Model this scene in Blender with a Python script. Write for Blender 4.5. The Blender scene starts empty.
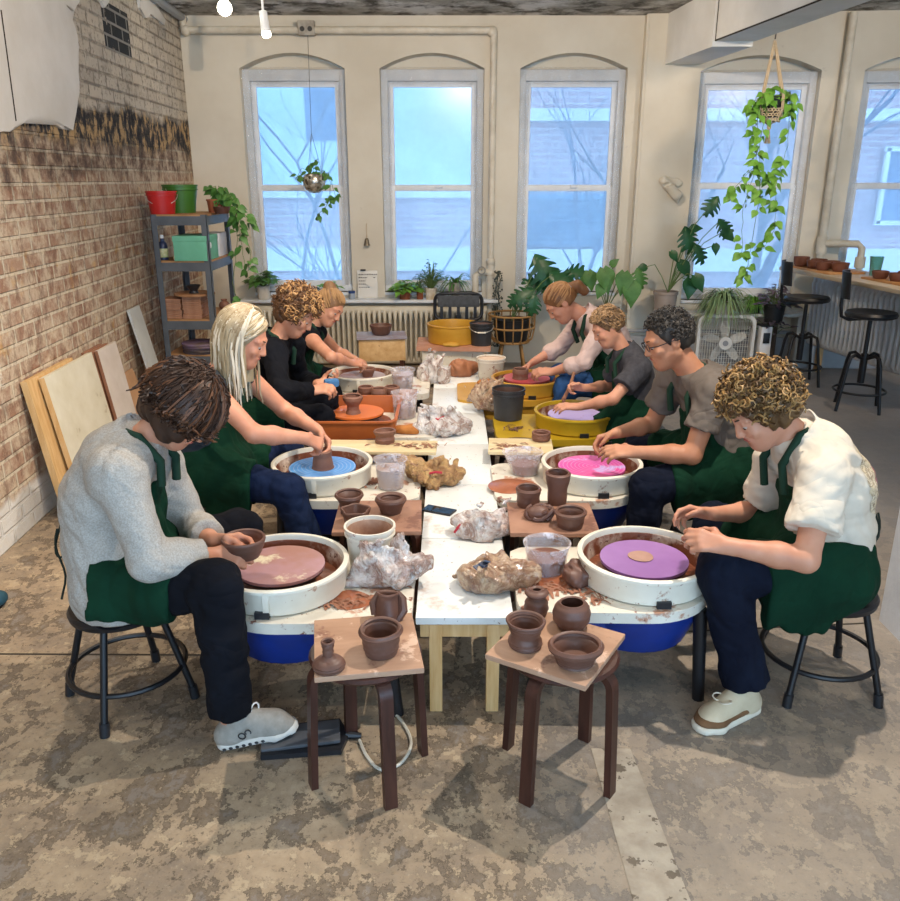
import bpy, bmesh, math, random
import numpy as np
from mathutils import Vector, Matrix, Euler

# ------------------------------------------------------------------ camera, world, light, exposure
SC = bpy.context.scene
COL = SC.collection
CAM_H, CAM_PITCH, CAM_F = 1.8, math.radians(18.3), 820.0
_cd = bpy.data.cameras.new('camera'); CAM = bpy.data.objects.new('camera', _cd); COL.objects.link(CAM)
CAM.location = (0, 0, CAM_H); CAM.rotation_euler = (math.pi/2 - CAM_PITCH, 0, 0)
_cd.sensor_fit = 'HORIZONTAL'; _cd.sensor_width = 36.0; _cd.lens = CAM_F/900*36
_cd.clip_start = 0.05; _cd.clip_end = 200
SC.camera = CAM
SC.view_settings.view_transform = 'Standard'; SC.view_settings.look = 'None'
SC.view_settings.gamma = 1.0; SC.view_settings.use_curve_mapping = False
SC.view_settings.exposure = 0.0
WORLD = bpy.data.worlds.new('overcast_sky'); SC.world = WORLD; WORLD.use_nodes = True
_b = WORLD.node_tree.nodes['Background']; _b.inputs[0].default_value = (0.42, 0.69, 1.0, 1); _b.inputs[1].default_value = 5.0

def spot(name, loc, aim, power, size=95, blend=0.6, radius=0.05, col=(1.0, 0.86, 0.70)):
    d = bpy.data.lights.new(name, 'SPOT'); d.energy = power; d.color = col
    d.spot_size = math.radians(size); d.spot_blend = blend; d.shadow_soft_size = radius
    o = bpy.data.objects.new(name, d); COL.objects.link(o); o.location = loc
    o.rotation_euler = (Vector(aim)-Vector(loc)).to_track_quat('-Z', 'Y').to_euler()
    return o
def area(name, loc, aim, power, sx, sy, col=(1, 1, 1)):
    d = bpy.data.lights.new(name, 'AREA'); d.energy = power; d.color = col; d.shape = 'RECTANGLE'; d.size = sx; d.size_y = sy
    o = bpy.data.objects.new(name, d); COL.objects.link(o); o.location = loc
    o.rotation_euler = (Vector(aim)-Vector(loc)).to_track_quat('-Z', 'Y').to_euler()
    return o
# ceiling track spots over the long table, plus unseen spots added as fill
WARM = (1.0, 0.80, 0.60); NEUT = (1.0, 0.89, 0.77)
spot('track_spot_light', (1.2, 3.0, 3.05), (0.1, 2.6, 0.0), 285, 125, .5, .022, NEUT)
spot('track_spot_light', (-1.2, 3.3, 3.05), (-0.2, 2.9, 0.0), 105, 125, .5, .022, NEUT)
spot('track_spot_light', (-1.0, 1.6, 3.05), (-1.4, 3.4, 0.4), 42, 110, .6, .03, NEUT)  # added fill from near the camera, no visible lamp
spot('track_spot_light', (0.9, 1.3, 3.05), (1.1, 3.4, 0.4), 30, 110, .6, .03, NEUT)  # weaker added fill for the right side, no visible lamp
spot('track_spot_light', (-0.9, 5.6, 3.05), (-0.4, 5.2, 0.3), 85, 115, .6, .03, NEUT)
spot('track_spot_light', (0.9, 5.4, 3.05), (0.6, 5.0, 0.3), 75, 115, .6, .03, NEUT)
spot('track_spot_light', (-0.2, 3.4, 3.05), (-2.6, 5.2, 1.3), 150, 110, .6, .03, WARM)
spot('track_spot_light', (0.2, 5.0, 3.05), (0.2, 8.6, 1.7), 200, 120, .6, .03, WARM)
spot('track_spot_light', (3.3, 4.9, 3.05), (3.3, 8.2, 1.9), 150, 110, .6, .16, WARM)  # unseen wash, placed to warm and brighten the right back wall
spot('track_spot_light', (0.3, 5.8, 3.0), (2.3, 6.9, 2.95), 45, 90, .8, .03, NEUT)  # unseen spot added to brighten the left face of the beam
# broad soft fill added behind the camera, no real source there
area('front_window_daylight', (0.4, -2.6, 2.0), (0.1, 3.5, 0.9), 40, 4.5, 2.2, (1.0, 0.95, 0.88))

# ------------------------------------------------------------------ helpers: points
_cp, _sp = math.cos(CAM_PITCH), math.sin(CAM_PITCH)
def ray(px, py):
    x = (px-450)/CAM_F; y = (450.5-py)/CAM_F
    return Vector((x, _cp+y*_sp, -_sp+y*_cp))
def G(px, py, z=0.0):
    d = ray(px, py); return Vector((0, 0, CAM_H)) + d*((z-CAM_H)/d.z)
def D(px, py, Y):
    d = ray(px, py); return Vector((0, 0, CAM_H)) + d*(Y/d.y)
V = Vector
PI = math.pi

# ------------------------------------------------------------------ helpers: materials
def lin(h):
    if not isinstance(h, str): return tuple(h)[:3] + (1,)
    h = h.lstrip('#'); o = []
    for i in (0, 2, 4):
        c = int(h[i:i+2], 16)/255
        o.append(c/12.92 if c <= .04045 else ((c+.055)/1.055)**2.4)
    return (*o, 1)
MATS = {}
class NT:
    def __init__(s, name):
        s.m = bpy.data.materials.new(name); s.m.use_nodes = True; s.t = s.m.node_tree; s.n = s.t.nodes; s.l = s.t.links
        s.bsdf = s.n['Principled BSDF']; s.out = s.n['Material Output']; s._co = None
    def node(s, typ, **kw):
        n = s.n.new(typ)
        for k, v in kw.items(): setattr(n, k, v)
        return n
    def co(s):
        if not s._co: s._co = s.node('ShaderNodeTexCoord').outputs['Object']
        return s._co
    def map(s, scale=(1, 1, 1), loc=(0, 0, 0), rot=(0, 0, 0), src=None):
        n = s.node('ShaderNodeMapping'); s.l.new(src or s.co(), n.inputs[0])
        n.inputs['Scale'].default_value = scale; n.inputs['Location'].default_value = loc; n.inputs['Rotation'].default_value = rot
        return n.outputs[0]
    def noise(s, scale, detail=4, rough=.55, vec=None, dist=0):
        n = s.node('ShaderNodeTexNoise'); s.l.new(vec or s.co(), n.inputs['Vector'])
        n.inputs['Scale'].default_value = scale; n.inputs['Detail'].default_value = detail; n.inputs['Roughness'].default_value = rough
        n.inputs['Distortion'].default_value = dist
        return n.outputs['Fac']
    def ramp(s, fac, stops, interp='LINEAR'):
        n = s.node('ShaderNodeValToRGB'); s.l.new(fac, n.inputs[0]); e = n.color_ramp.elements; n.color_ramp.interpolation = interp
        while len(e) < len(stops): e.new(.5)
        for i, (p, c) in enumerate(stops):
            e[i].position = p; e[i].color = lin(c) if not isinstance(c, (int, float)) else (c, c, c, 1)
        return n.outputs[0]
    def mix(s, fac, a, b, mode='MIX'):
        n = s.node('ShaderNodeMix', data_type='RGBA', blend_type=mode)
        for i, v in ((0, fac), (6, a), (7, b)):
            if hasattr(v, 'links') or isinstance(v, bpy.types.NodeSocket): s.l.new(v, n.inputs[i])
            elif i == 0: n.inputs[0].default_value = v
            else: n.inputs[i].default_value = lin(v)
        return n.outputs[2]
    def math(s, op, a, b=None):
        n = s.node('ShaderNodeMath', operation=op)
        for i, v in enumerate((a, b)):
            if v is None: continue
            if isinstance(v, bpy.types.NodeSocket): s.l.new(v, n.inputs[i])
            else: n.inputs[i].default_value = v
        return n.outputs[0]
    def sep(s, vec=None):
        n = s.node('ShaderNodeSeparateXYZ'); s.l.new(vec or s.co(), n.inputs[0]); return n.outputs
    def bump(s, h, strength=.3, dist=.01):
        n = s.node('ShaderNodeBump'); s.l.new(h, n.inputs['Height']); n.inputs['Strength'].default_value = strength; n.inputs['Distance'].default_value = dist
        s.l.new(n.outputs[0], s.bsdf.inputs['Normal']); return n
    def set(s, **kw):
        for k, v in kw.items():
            i = s.bsdf.inputs[k.replace('_', ' ')]
            if isinstance(v, bpy.types.NodeSocket): s.l.new(v, i)
            elif isinstance(v, str): i.default_value = lin(v)
            else: i.default_value = v
        return s
def mat(name, col, col2=None, sc=6, rough=.6, metal=0, bump=0, bsc=40, speck=None, stretch=(1, 1, 1), spec=.4, lo=.35, hi=.65, sheen=0):
    if name in MATS: return MATS[name]
    t = NT(name); c = lin(col); src = None
    if col2:
        f = t.noise(sc, 5, .6, t.map(stretch)); src = t.ramp(f, [(lo, col), (hi, col2)])
    for sp in ([speck] if speck and not isinstance(speck, list) else speck or []):
        sc_, ssc, th = sp[:3]; soft = sp[3] if len(sp) > 3 else .03
        m = t.ramp(t.noise(ssc, 6, .65), [(th, 0.0), (th+soft, 1.0)])
        src = t.mix(m, src if src else col, sc_)
    if src: t.set(Base_Color=src)
    else: t.bsdf.inputs['Base Color'].default_value = c
    t.set(Roughness=rough, Metallic=metal, Specular_IOR_Level=spec)
    if sheen: t.set(Sheen_Weight=sheen)
    if bump: t.bump(t.noise(bsc, 5, .6, t.map(stretch)), bump, .01)
    MATS[name] = t.m; return t.m

# ------------------------------------------------------------------ helpers: meshes
class MB:
    """collects shapes into one mesh"""
    def __init__(s): s.v = []; s.f = []; s.mi = []; s.cur = 0
    def add(s, vs, fs):
        b = len(s.v); s.v.extend(tuple(p) for p in vs); s.f.extend([tuple(i+b for i in f) for f in fs]); s.mi.extend([s.cur]*len(fs)); return s
    def box(s, c, size, rz=0, bev=0, rot=None):
        bm = bmesh.new(); bmesh.ops.create_cube(bm, size=1)
        bmesh.ops.scale(bm, vec=V(size), verts=bm.verts)
        if bev: bmesh.ops.bevel(bm, geom=bm.edges[:], offset=min(bev, min(size)*.45), segments=2, affect='EDGES', profile=.6)
        M = Matrix.Translation(V(c)) @ (rot.to_matrix().to_4x4() if rot else Matrix.Rotation(rz, 4, 'Z'))
        bm.transform(M); s.bm(bm); return s
    def bm(s, bm):
        bm.verts.index_update(); s.add([v.co[:] for v in bm.verts], [[v.index for v in f.verts] for f in bm.faces]); bm.free(); return s
    def tube(s, pts, r, n=8, cap=True, closed=False):
        pts = [V(p) for p in pts]; m = len(pts); rs = r if isinstance(r, (list, tuple)) else [r]*m
        vs = []; fs = []; up = None
        for i, p in enumerate(pts):
            if closed: t = pts[(i+1) % m]-pts[i-1]
            else: t = pts[min(i+1, m-1)]-pts[max(i-1, 0)]
            if t.length < 1e-9: t = V((0, 0, 1))
            t.normalize()
            if up is None: up = V((0, 0, 1)) if abs(t.z) < .9 else V((1, 0, 0))
            a = up - t*up.dot(t)
            if a.length < 1e-6: a = t.orthogonal()
            a.normalize(); up = a; b = t.cross(a)
            for k in range(n):
                w = 2*PI*k/n; vs.append(p+(a*math.cos(w)+b*math.sin(w))*rs[i])
        for i in range(m if closed else m-1):
            j = (i+1) % m
            for k in range(n):
                k2 = (k+1) % n; fs.append((i*n+k, i*n+k2, j*n+k2, j*n+k))
        if cap and not closed: fs.append(tuple(range(n))[::-1]); fs.append(tuple((m-1)*n+k for k in range(n)))
        return s.add(vs, fs)
    def lathe(s, prof, c=(0, 0, 0), n=32, wob=0, seed=0, sx=1, sy=1, M=None):
        rnd = random.Random(seed); ph = [rnd.uniform(0, 6.28) for _ in range(4)]; am = [rnd.uniform(-1, 1) for _ in range(4)]
        vs = []; fs = []; c = V(c)
        for i, (r, z) in enumerate(prof):
            for k in range(n):
                a = 2*PI*k/n; w = 1+wob*(am[0]*math.cos(2*a+ph[0])+.6*am[1]*math.cos(3*a+ph[1])) if wob else 1
                dz = wob*.06*am[2]*math.cos(a+ph[2])*(z/(abs(prof[-1][1])+.05)) if wob else 0
                p = V((r*w*math.cos(a)*sx, r*w*math.sin(a)*sy, z+dz)); vs.append((M @ p if M else p)+c)
        for i in range(len(prof)-1):
            for k in range(n):
                k2 = (k+1) % n; fs.append((i*n+k, i*n+k2, (i+1)*n+k2, (i+1)*n+k))
        if prof[0][0] > 1e-5: fs.append(tuple(range(n))[::-1])
        if prof[-1][0] > 1e-5: fs.append(tuple((len(prof)-1)*n+k for k in range(n)))
        return s.add(vs, fs)
    def prism(s, poly, z0, z1, M=None):
        n = len(poly); vs = [V((x, y, z0)) for x, y in poly]+[V((x, y, z1)) for x, y in poly]
        if M: vs = [M @ v for v in vs]
        fs = [tuple(range(n))[::-1], tuple(range(n, 2*n))]+[(k, (k+1) % n, n+(k+1) % n, n+k) for k in range(n)]
        return s.add(vs, fs)
    def ball(s, c, r, n=12, M=None):
        r = r if isinstance(r, (tuple, list)) else (r, r, r)
        bm = bmesh.new(); bmesh.ops.create_uvsphere(bm, u_segments=n, v_segments=max(6, n//2), radius=1)
        bmesh.ops.scale(bm, vec=V(r), verts=bm.verts)
        bm.transform(Matrix.Translation(V(c)) @ (M.to_4x4() if M else Matrix.Identity(4))); return s.bm(bm)
    def quad(s, a, b, c, d): return s.add([a, b, c, d], [(0, 1, 2, 3)])
    def xf(s, M):
        s.v = [tuple(M @ V(p)) for p in s.v]; return s
def mk(name, mb, m, parent=None, smooth=40, off=None):
    """one mesh object; off: world position to subtract (geometry given in world space under a thing at off)"""
    me = bpy.data.meshes.new(name); vs = mb.v
    if off is not None: o = V(off); vs = [(p[0]-o.x, p[1]-o.y, p[2]-o.z) for p in vs]
    me.from_pydata(vs, [], mb.f)
    ms = m if isinstance(m, (list, tuple)) else [m]
    for q in ms: me.materials.append(q)
    if len(ms) > 1: me.polygons.foreach_set('material_index', mb.mi)
    me.update()
    bm = bmesh.new(); bm.from_mesh(me); bmesh.ops.recalc_face_normals(bm, faces=bm.faces); bm.to_mesh(me); bm.free()
    if smooth:
        me.polygons.foreach_set('use_smooth', [True]*len(me.polygons)); me.set_sharp_from_angle(angle=math.radians(smooth))
    o = bpy.data.objects.new(name, me); COL.objects.link(o)
    if parent: o.parent = parent
    return o
def tag(o, label, cat, group=None):
    o['label'] = label; o['category'] = cat
    if group: o['group'] = group
    return o
def thing(name, label, cat, loc=(0, 0, 0), rz=0, group=None):
    o = bpy.data.objects.new(name, None); COL.objects.link(o); o.empty_display_size = .05
    o.location = loc; o.rotation_euler = (0, 0, rz); return tag(o, label, cat, group)
def one(name, mb, m, label, cat, group=None, loc=(0, 0, 0), rz=0, smooth=40):
    o = mk(name, mb, m, None, smooth); o.location = loc; o.rotation_euler = (0, 0, rz); return tag(o, label, cat, group)
def struct(name, mb, m, parent=None, smooth=0):
    o = mk(name, mb, m, parent, smooth)
    if not parent: o['kind'] = 'structure'
    return o
def dup(root, loc, rz=0, label=None, group=None):
    r = root.copy(); COL.objects.link(r); r.location = loc; r.rotation_euler = (0, 0, rz)
    if label: r['label'] = label
    if group: r['group'] = group
    for ch in list(root.children):
        c = ch.copy(); COL.objects.link(c); c.parent = r
        for g in list(ch.children):
            d = g.copy(); COL.objects.link(d); d.parent = c
    return r

# ------------------------------------------------------------------ helpers: soft shapes grown as distance fields
def nrm(v): v = np.asarray(v, float); return v/(np.linalg.norm(v)+1e-12)
def A3(v): return np.array([v[0], v[1], v[2]], float)
class Vox:
    def __init__(s, lo, hi, h):
        s.h = h; s.lo = np.asarray(lo, np.float32)-2*h; s.n = np.ceil((np.asarray(hi)-s.lo)/h).astype(int)+3
        s.D = np.full(s.n, .25, np.float32)
    def blk(s, lo, hi):
        a = np.maximum(np.floor((lo-s.lo)/s.h).astype(int), 0); b = np.minimum(np.ceil((hi-s.lo)/s.h).astype(int)+1, s.n)
        if np.any(b <= a): return None
        sl = tuple(slice(a[i], b[i]) for i in range(3))
        ax = [(s.lo[i]+s.h*np.arange(a[i], b[i])).astype(np.float32) for i in range(3)]
        return sl, ax[0][:, None, None], ax[1][None, :, None], ax[2][None, None, :]
    def put(s, sl, d, k, op):
        a = s.D[sl]
        if op == 'sub': d = -d; f = lambda a, d: np.maximum(a, d)
        if op == 'sub':
            if k > 0: h = np.clip(.5-.5*(d-a)/k, 0, 1); s.D[sl] = d+(a-d)*h+k*h*(1-h)
            else: s.D[sl] = np.maximum(a, d)
        else:
            if k > 0: h = np.clip(.5+.5*(d-a)/k, 0, 1); s.D[sl] = d+(a-d)*h-k*h*(1-h)
            else: s.D[sl] = np.minimum(a, d)
    def cone(s, a, b, ra, rb, k=.02, op='add', side=None, da=None, db=None, inf=0, flat=''):
        """tapered limb a->b; with side: elliptical, ra/rb half widths along side and da/db half depths across it"""
        a = A3(a); b = A3(b); ra += inf; rb += inf
        if side is not None: da = (da if da is not None else ra-inf)+inf; db = (db if db is not None else rb-inf)+inf
        R = max(ra, rb, da or 0, db or 0); m = R+k+3*s.h
        q = s.blk(np.minimum(a, b)-m, np.maximum(a, b)+m)
        if q is None: return s
        sl, X, Y, Z = q; ab = b-a; L2 = max(float(ab@ab), 1e-10)
        px, py, pz = X-a[0], Y-a[1], Z-a[2]
        t0 = (px*ab[0]+py*ab[1]+pz*ab[2])/L2; t = np.clip(t0, 0, 1)
        if side is None:
            d = np.sqrt((px-t*ab[0])**2+(py-t*ab[1])**2+(pz-t*ab[2])**2)-(ra+(rb-ra)*t)
        else:
            L = math.sqrt(L2); ax = ab/L; sd = np.asarray(side, float); sd = nrm(sd-ax*(sd@ax)); fr = np.cross(ax, sd)
            u = px*sd[0]+py*sd[1]+pz*sd[2]; v = px*fr[0]+py*fr[1]+pz*fr[2]; w = (t0-t)*L
            W = ra+(rb-ra)*t; Dp = da+(db-da)*t; E = np.minimum(W, Dp)
            d = (np.sqrt((u/W)**2+(v/Dp)**2+(w/E)**2)-1)*E
        if 'b' in flat: d = np.maximum(d, (t0-1)*math.sqrt(L2))
        if 'a' in flat: d = np.maximum(d, -t0*math.sqrt(L2))
        s.put(sl, d.astype(np.float32), k, op); return s
    def ell(s, c, r, ax=None, k=.02, op='add', inf=0):
        c = A3(c); r = np.asarray(r, float)+inf; R = r.max(); m = R+k+3*s.h
        q = s.blk(c-m, c+m)
        if q is None: return s
        sl, X, Y, Z = q; X = X-c[0]; Y = Y-c[1]; Z = Z-c[2]
        ax = np.eye(3) if ax is None else np.asarray(ax, float)
        u = [(X*ax[i][0]+Y*ax[i][1]+Z*ax[i][2])/r[i] for i in range(3)]
        d = (np.sqrt(u[0]**2+u[1]**2+u[2]**2)-1)*r.min()
        s.put(sl, d.astype(np.float32), k, op); return s
    def grid(s):
        return [(s.lo[i]+s.h*np.arange(s.n[i])).astype(np.float32).reshape([-1 if j == i else 1 for j in range(3)]) for i in range(3)]
    def cut(s, p, n, k=0):
        """removes what lies on the side n points to"""
        X, Y, Z = s.grid(); n = nrm(n); p = A3(p)
        d = ((X-p[0])*n[0]+(Y-p[1])*n[1]+(Z-p[2])*n[2]).astype(np.float32)
        if k: h = np.clip(.5-.5*(d-s.D)/k, 0, 1); s.D = d+(s.D-d)*h+k*h*(1-h)
        else: s.D = np.maximum(s.D, d)
        return s
    def ripple(s, amp, freq, seed=0, stretch=(1, 1, 1), ridge=False, n=5, band=.03, warp=.6):
        rnd = np.random.RandomState(seed); I = np.where(np.abs(s.D) < band+amp)
        P = np.stack([s.lo[i]+s.h*I[i] for i in range(3)], 1)*np.asarray(stretch)
        Wp = P.copy()
        for i in range(3): Wp[:, i] += warp/freq*np.sin(freq*.5*(P@nrm(rnd.randn(3)))+rnd.rand()*6)
        tot = 0
        for o in range(n):
            f = freq*(1+.55*o); q = np.sin(f*(Wp@nrm(rnd.randn(3)))+rnd.rand()*6.28)
            if ridge: q = 1-2*np.abs(q)
            tot = tot+q/(1+.4*o)
        s.D[I] += (amp*tot/n*1.6).astype(np.float32); return s
    def mesh(s):
        D = s.D; S = D < 0; nx, ny, nz = D.shape
        c = np.zeros((nx-1, ny-1, nz-1), np.uint8)
        for i in (0, 1):
            for j in (0, 1):
                for k in (0, 1): c += S[i:nx-1+i, j:ny-1+j, k:nz-1+k]
        I = np.argwhere((c > 0) & (c < 8)); idx = np.full(c.shape, -1, np.int64); idx[tuple(I.T)] = np.arange(len(I))
        acc = np.zeros((len(I), 3)); cnt = np.zeros(len(I))
        cor = [(i, j, k) for i in (0, 1) for j in (0, 1) for k in (0, 1)]
        for a in cor:
            for ax in range(3):
                if a[ax] == 1: continue
                b = list(a); b[ax] = 1
                da = D[I[:, 0]+a[0], I[:, 1]+a[1], I[:, 2]+a[2]]; db = D[I[:, 0]+b[0], I[:, 1]+b[1], I[:, 2]+b[2]]
                m = (da < 0) != (db < 0); t = np.where(m, da/np.where(m, da-db, 1), 0)
                p = np.tile(np.array(a, float), (len(I), 1)); p[:, ax] += t
                acc[m] += p[m]; cnt[m] += 1
        vs = s.lo+s.h*(I+acc/np.maximum(cnt, 1)[:, None]); F = []
        for ax in range(3):
            o1, o2 = [(1, 2), (2, 0), (0, 1)][ax]
            A = [slice(1, -1)]*3; A[ax] = slice(0, -1); B = [slice(1, -1)]*3; B[ax] = slice(1, None)
            d = S[tuple(A)] != S[tuple(B)]; E = np.argwhere(d)
            if not len(E): continue
            off = np.ones(3, int); off[ax] = 0; E = E+off; inside = S[tuple(E.T)]
            def cell(da, db):
                q = E.copy(); q[:, o1] += da; q[:, o2] += db; return idx[tuple(q.T)]
            f = np.stack([cell(-1, -1), cell(0, -1), cell(0, 0), cell(-1, 0)], 1)
            f[~inside] = f[~inside][:, ::-1]; F.append(f)
        F = np.concatenate(F) if F else np.zeros((0, 4), int)
        F = F[(F >= 0).all(1)]
        return vs, F
def mkv(name, vox, m, parent=None, off=None, relax=1):
    vs, F = vox.mesh() if isinstance(vox, Vox) else vox
    for _ in range(relax):
        acc = np.zeros_like(vs); cnt = np.zeros(len(vs))
        for i in range(4):
            np.add.at(acc, F[:, i], vs[F[:, (i+1) % 4]]); np.add.at(cnt, F[:, i], 1)
        q = cnt > 0; vs[q] = vs[q]*.45+acc[q]/cnt[q][:, None]*.55
    if off is not None: vs = vs-A3(off)
    me = bpy.data.meshes.new(name); me.vertices.add(len(vs)); me.vertices.foreach_set('co', vs.astype(np.float32).ravel())
    me.loops.add(len(F)*4); me.loops.foreach_set('vertex_index', F.ravel().astype(np.int32))
    me.polygons.add(len(F)); me.polygons.foreach_set('loop_start', np.arange(0, len(F)*4, 4, dtype=np.int32))
    try: me.polygons.foreach_set('loop_total', np.full(len(F), 4, np.int32))
    except Exception: pass
    me.polygons.foreach_set('use_smooth', np.ones(len(F), bool))
    me.materials.append(m); me.update(calc_edges=True); me.validate()
    o = bpy.data.objects.new(name, me); COL.objects.link(o)
    if parent: o.parent = parent
    return o
# ------------------------------------------------------------------ setting: floor, walls, ceiling
def floor_mat():
    t = NT('worn_concrete_floor'); s = t.sep()
    big = t.noise(.5, 6, .6, t.map((1, 1, 1), (3, 1, 0))); mid = t.noise(2.4, 9, .70, t.map((1, 1, 1), (9, 4, 0))); flk = t.noise(8.5, 11, .70, t.map((1, .75, 1), (2, 7, 1))); fl2 = t.noise(13, 10, .70, t.map((1, .9, 1), (6, 2, 4))); fin = t.noise(34, 8, .75)
    base = t.ramp(mid, [(.34, '#7f7263'), (.45, '#97856f'), (.55, '#a8947a'), (.66, '#b8a58b')])
    base = t.mix(t.ramp(fl2, [(.55, 0.0), (.57, .6)]), base, '#bda98b')
    base = t.mix(t.ramp(flk, [(.525, 0.0), (.545, .72)]), base, '#6c5f51')
    base = t.mix(t.ramp(flk, [(.585, 0.0), (.60, .8)]), base, '#8a8075')
    base = t.mix(t.ramp(flk, [(.513, 0.0), (.524, .75), (.532, .75), (.545, 0.0)]), base, '#41372d')
    base = t.mix(t.ramp(fl2, [(.540, 0.0), (.550, .35), (.556, .35), (.565, 0.0)]), base, '#5d5142')
    base = t.mix(t.ramp(fin, [(.54, 0.0), (.66, .7)]), base, '#4d4338'); base = t.mix(t.ramp(fin, [(.30, .5), (.42, 0.0)]), base, '#cbbda5')
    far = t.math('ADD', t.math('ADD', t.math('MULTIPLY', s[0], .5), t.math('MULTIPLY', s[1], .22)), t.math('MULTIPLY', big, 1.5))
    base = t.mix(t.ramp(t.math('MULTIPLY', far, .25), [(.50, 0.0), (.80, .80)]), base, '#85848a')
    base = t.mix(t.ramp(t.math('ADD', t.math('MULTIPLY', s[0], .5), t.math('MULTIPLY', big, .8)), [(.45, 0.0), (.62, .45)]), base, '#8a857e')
    t.set(Base_Color=base, Roughness=t.ramp(mid, [(.3, .5), (.7, .8)]), Specular_IOR_Level=.35)
    t.bump(t.math('ADD', flk, t.math('MULTIPLY', fin, .5)), .45, .012); return t.m
M_FLOOR = floor_mat()
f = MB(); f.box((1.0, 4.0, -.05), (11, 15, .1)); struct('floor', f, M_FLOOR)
M_SEAM = mat('dark_joint', '#3a332b', rough=.9)
M_SCR = mat('pale_screed', '#b5aa98', '#978b7a', 9, .75, bump=.3, speck=('#6d6254', 12, .58, .02))
q = MB(); q.prism([(.52, -.4), (.74, -.4), (.60, 2.28), (.47, 2.28)], .0005, .002); struct('trim_floor_strip', q, M_SCR)
q = MB(); q.prism([(1.0, 3.02), (1.8, 3.09), (1.8, 3.10), (1.0, 3.03)], .0005, .0015); q.prism([(-2.0, 2.85), (-.9, 2.84), (-.9, 2.85), (-2.0, 2.86)], .0005, .0015); struct('trim_floor_joint', q, M_SEAM)

M_CEIL = (lambda t: (t.set(Base_Color=t.mix(t.ramp(t.noise(4, 8, .7), [(.48, 0.0), (.60, 1.0)]), t.ramp(t.noise(1.6, 6, .65), [(.35, '#7d786f'), (.50, '#aaa69d'), (.60, '#dedcd8')]), '#4a453b'), Roughness=.85), t.bump(t.noise(9, 8, .7), .8, .03), t.m)[-1])(NT('flaking_tin_ceiling'))
f = MB(); f.box((1.0, 4.0, 3.27), (11, 15, .1)); struct('ceiling', f, M_CEIL)

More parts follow.
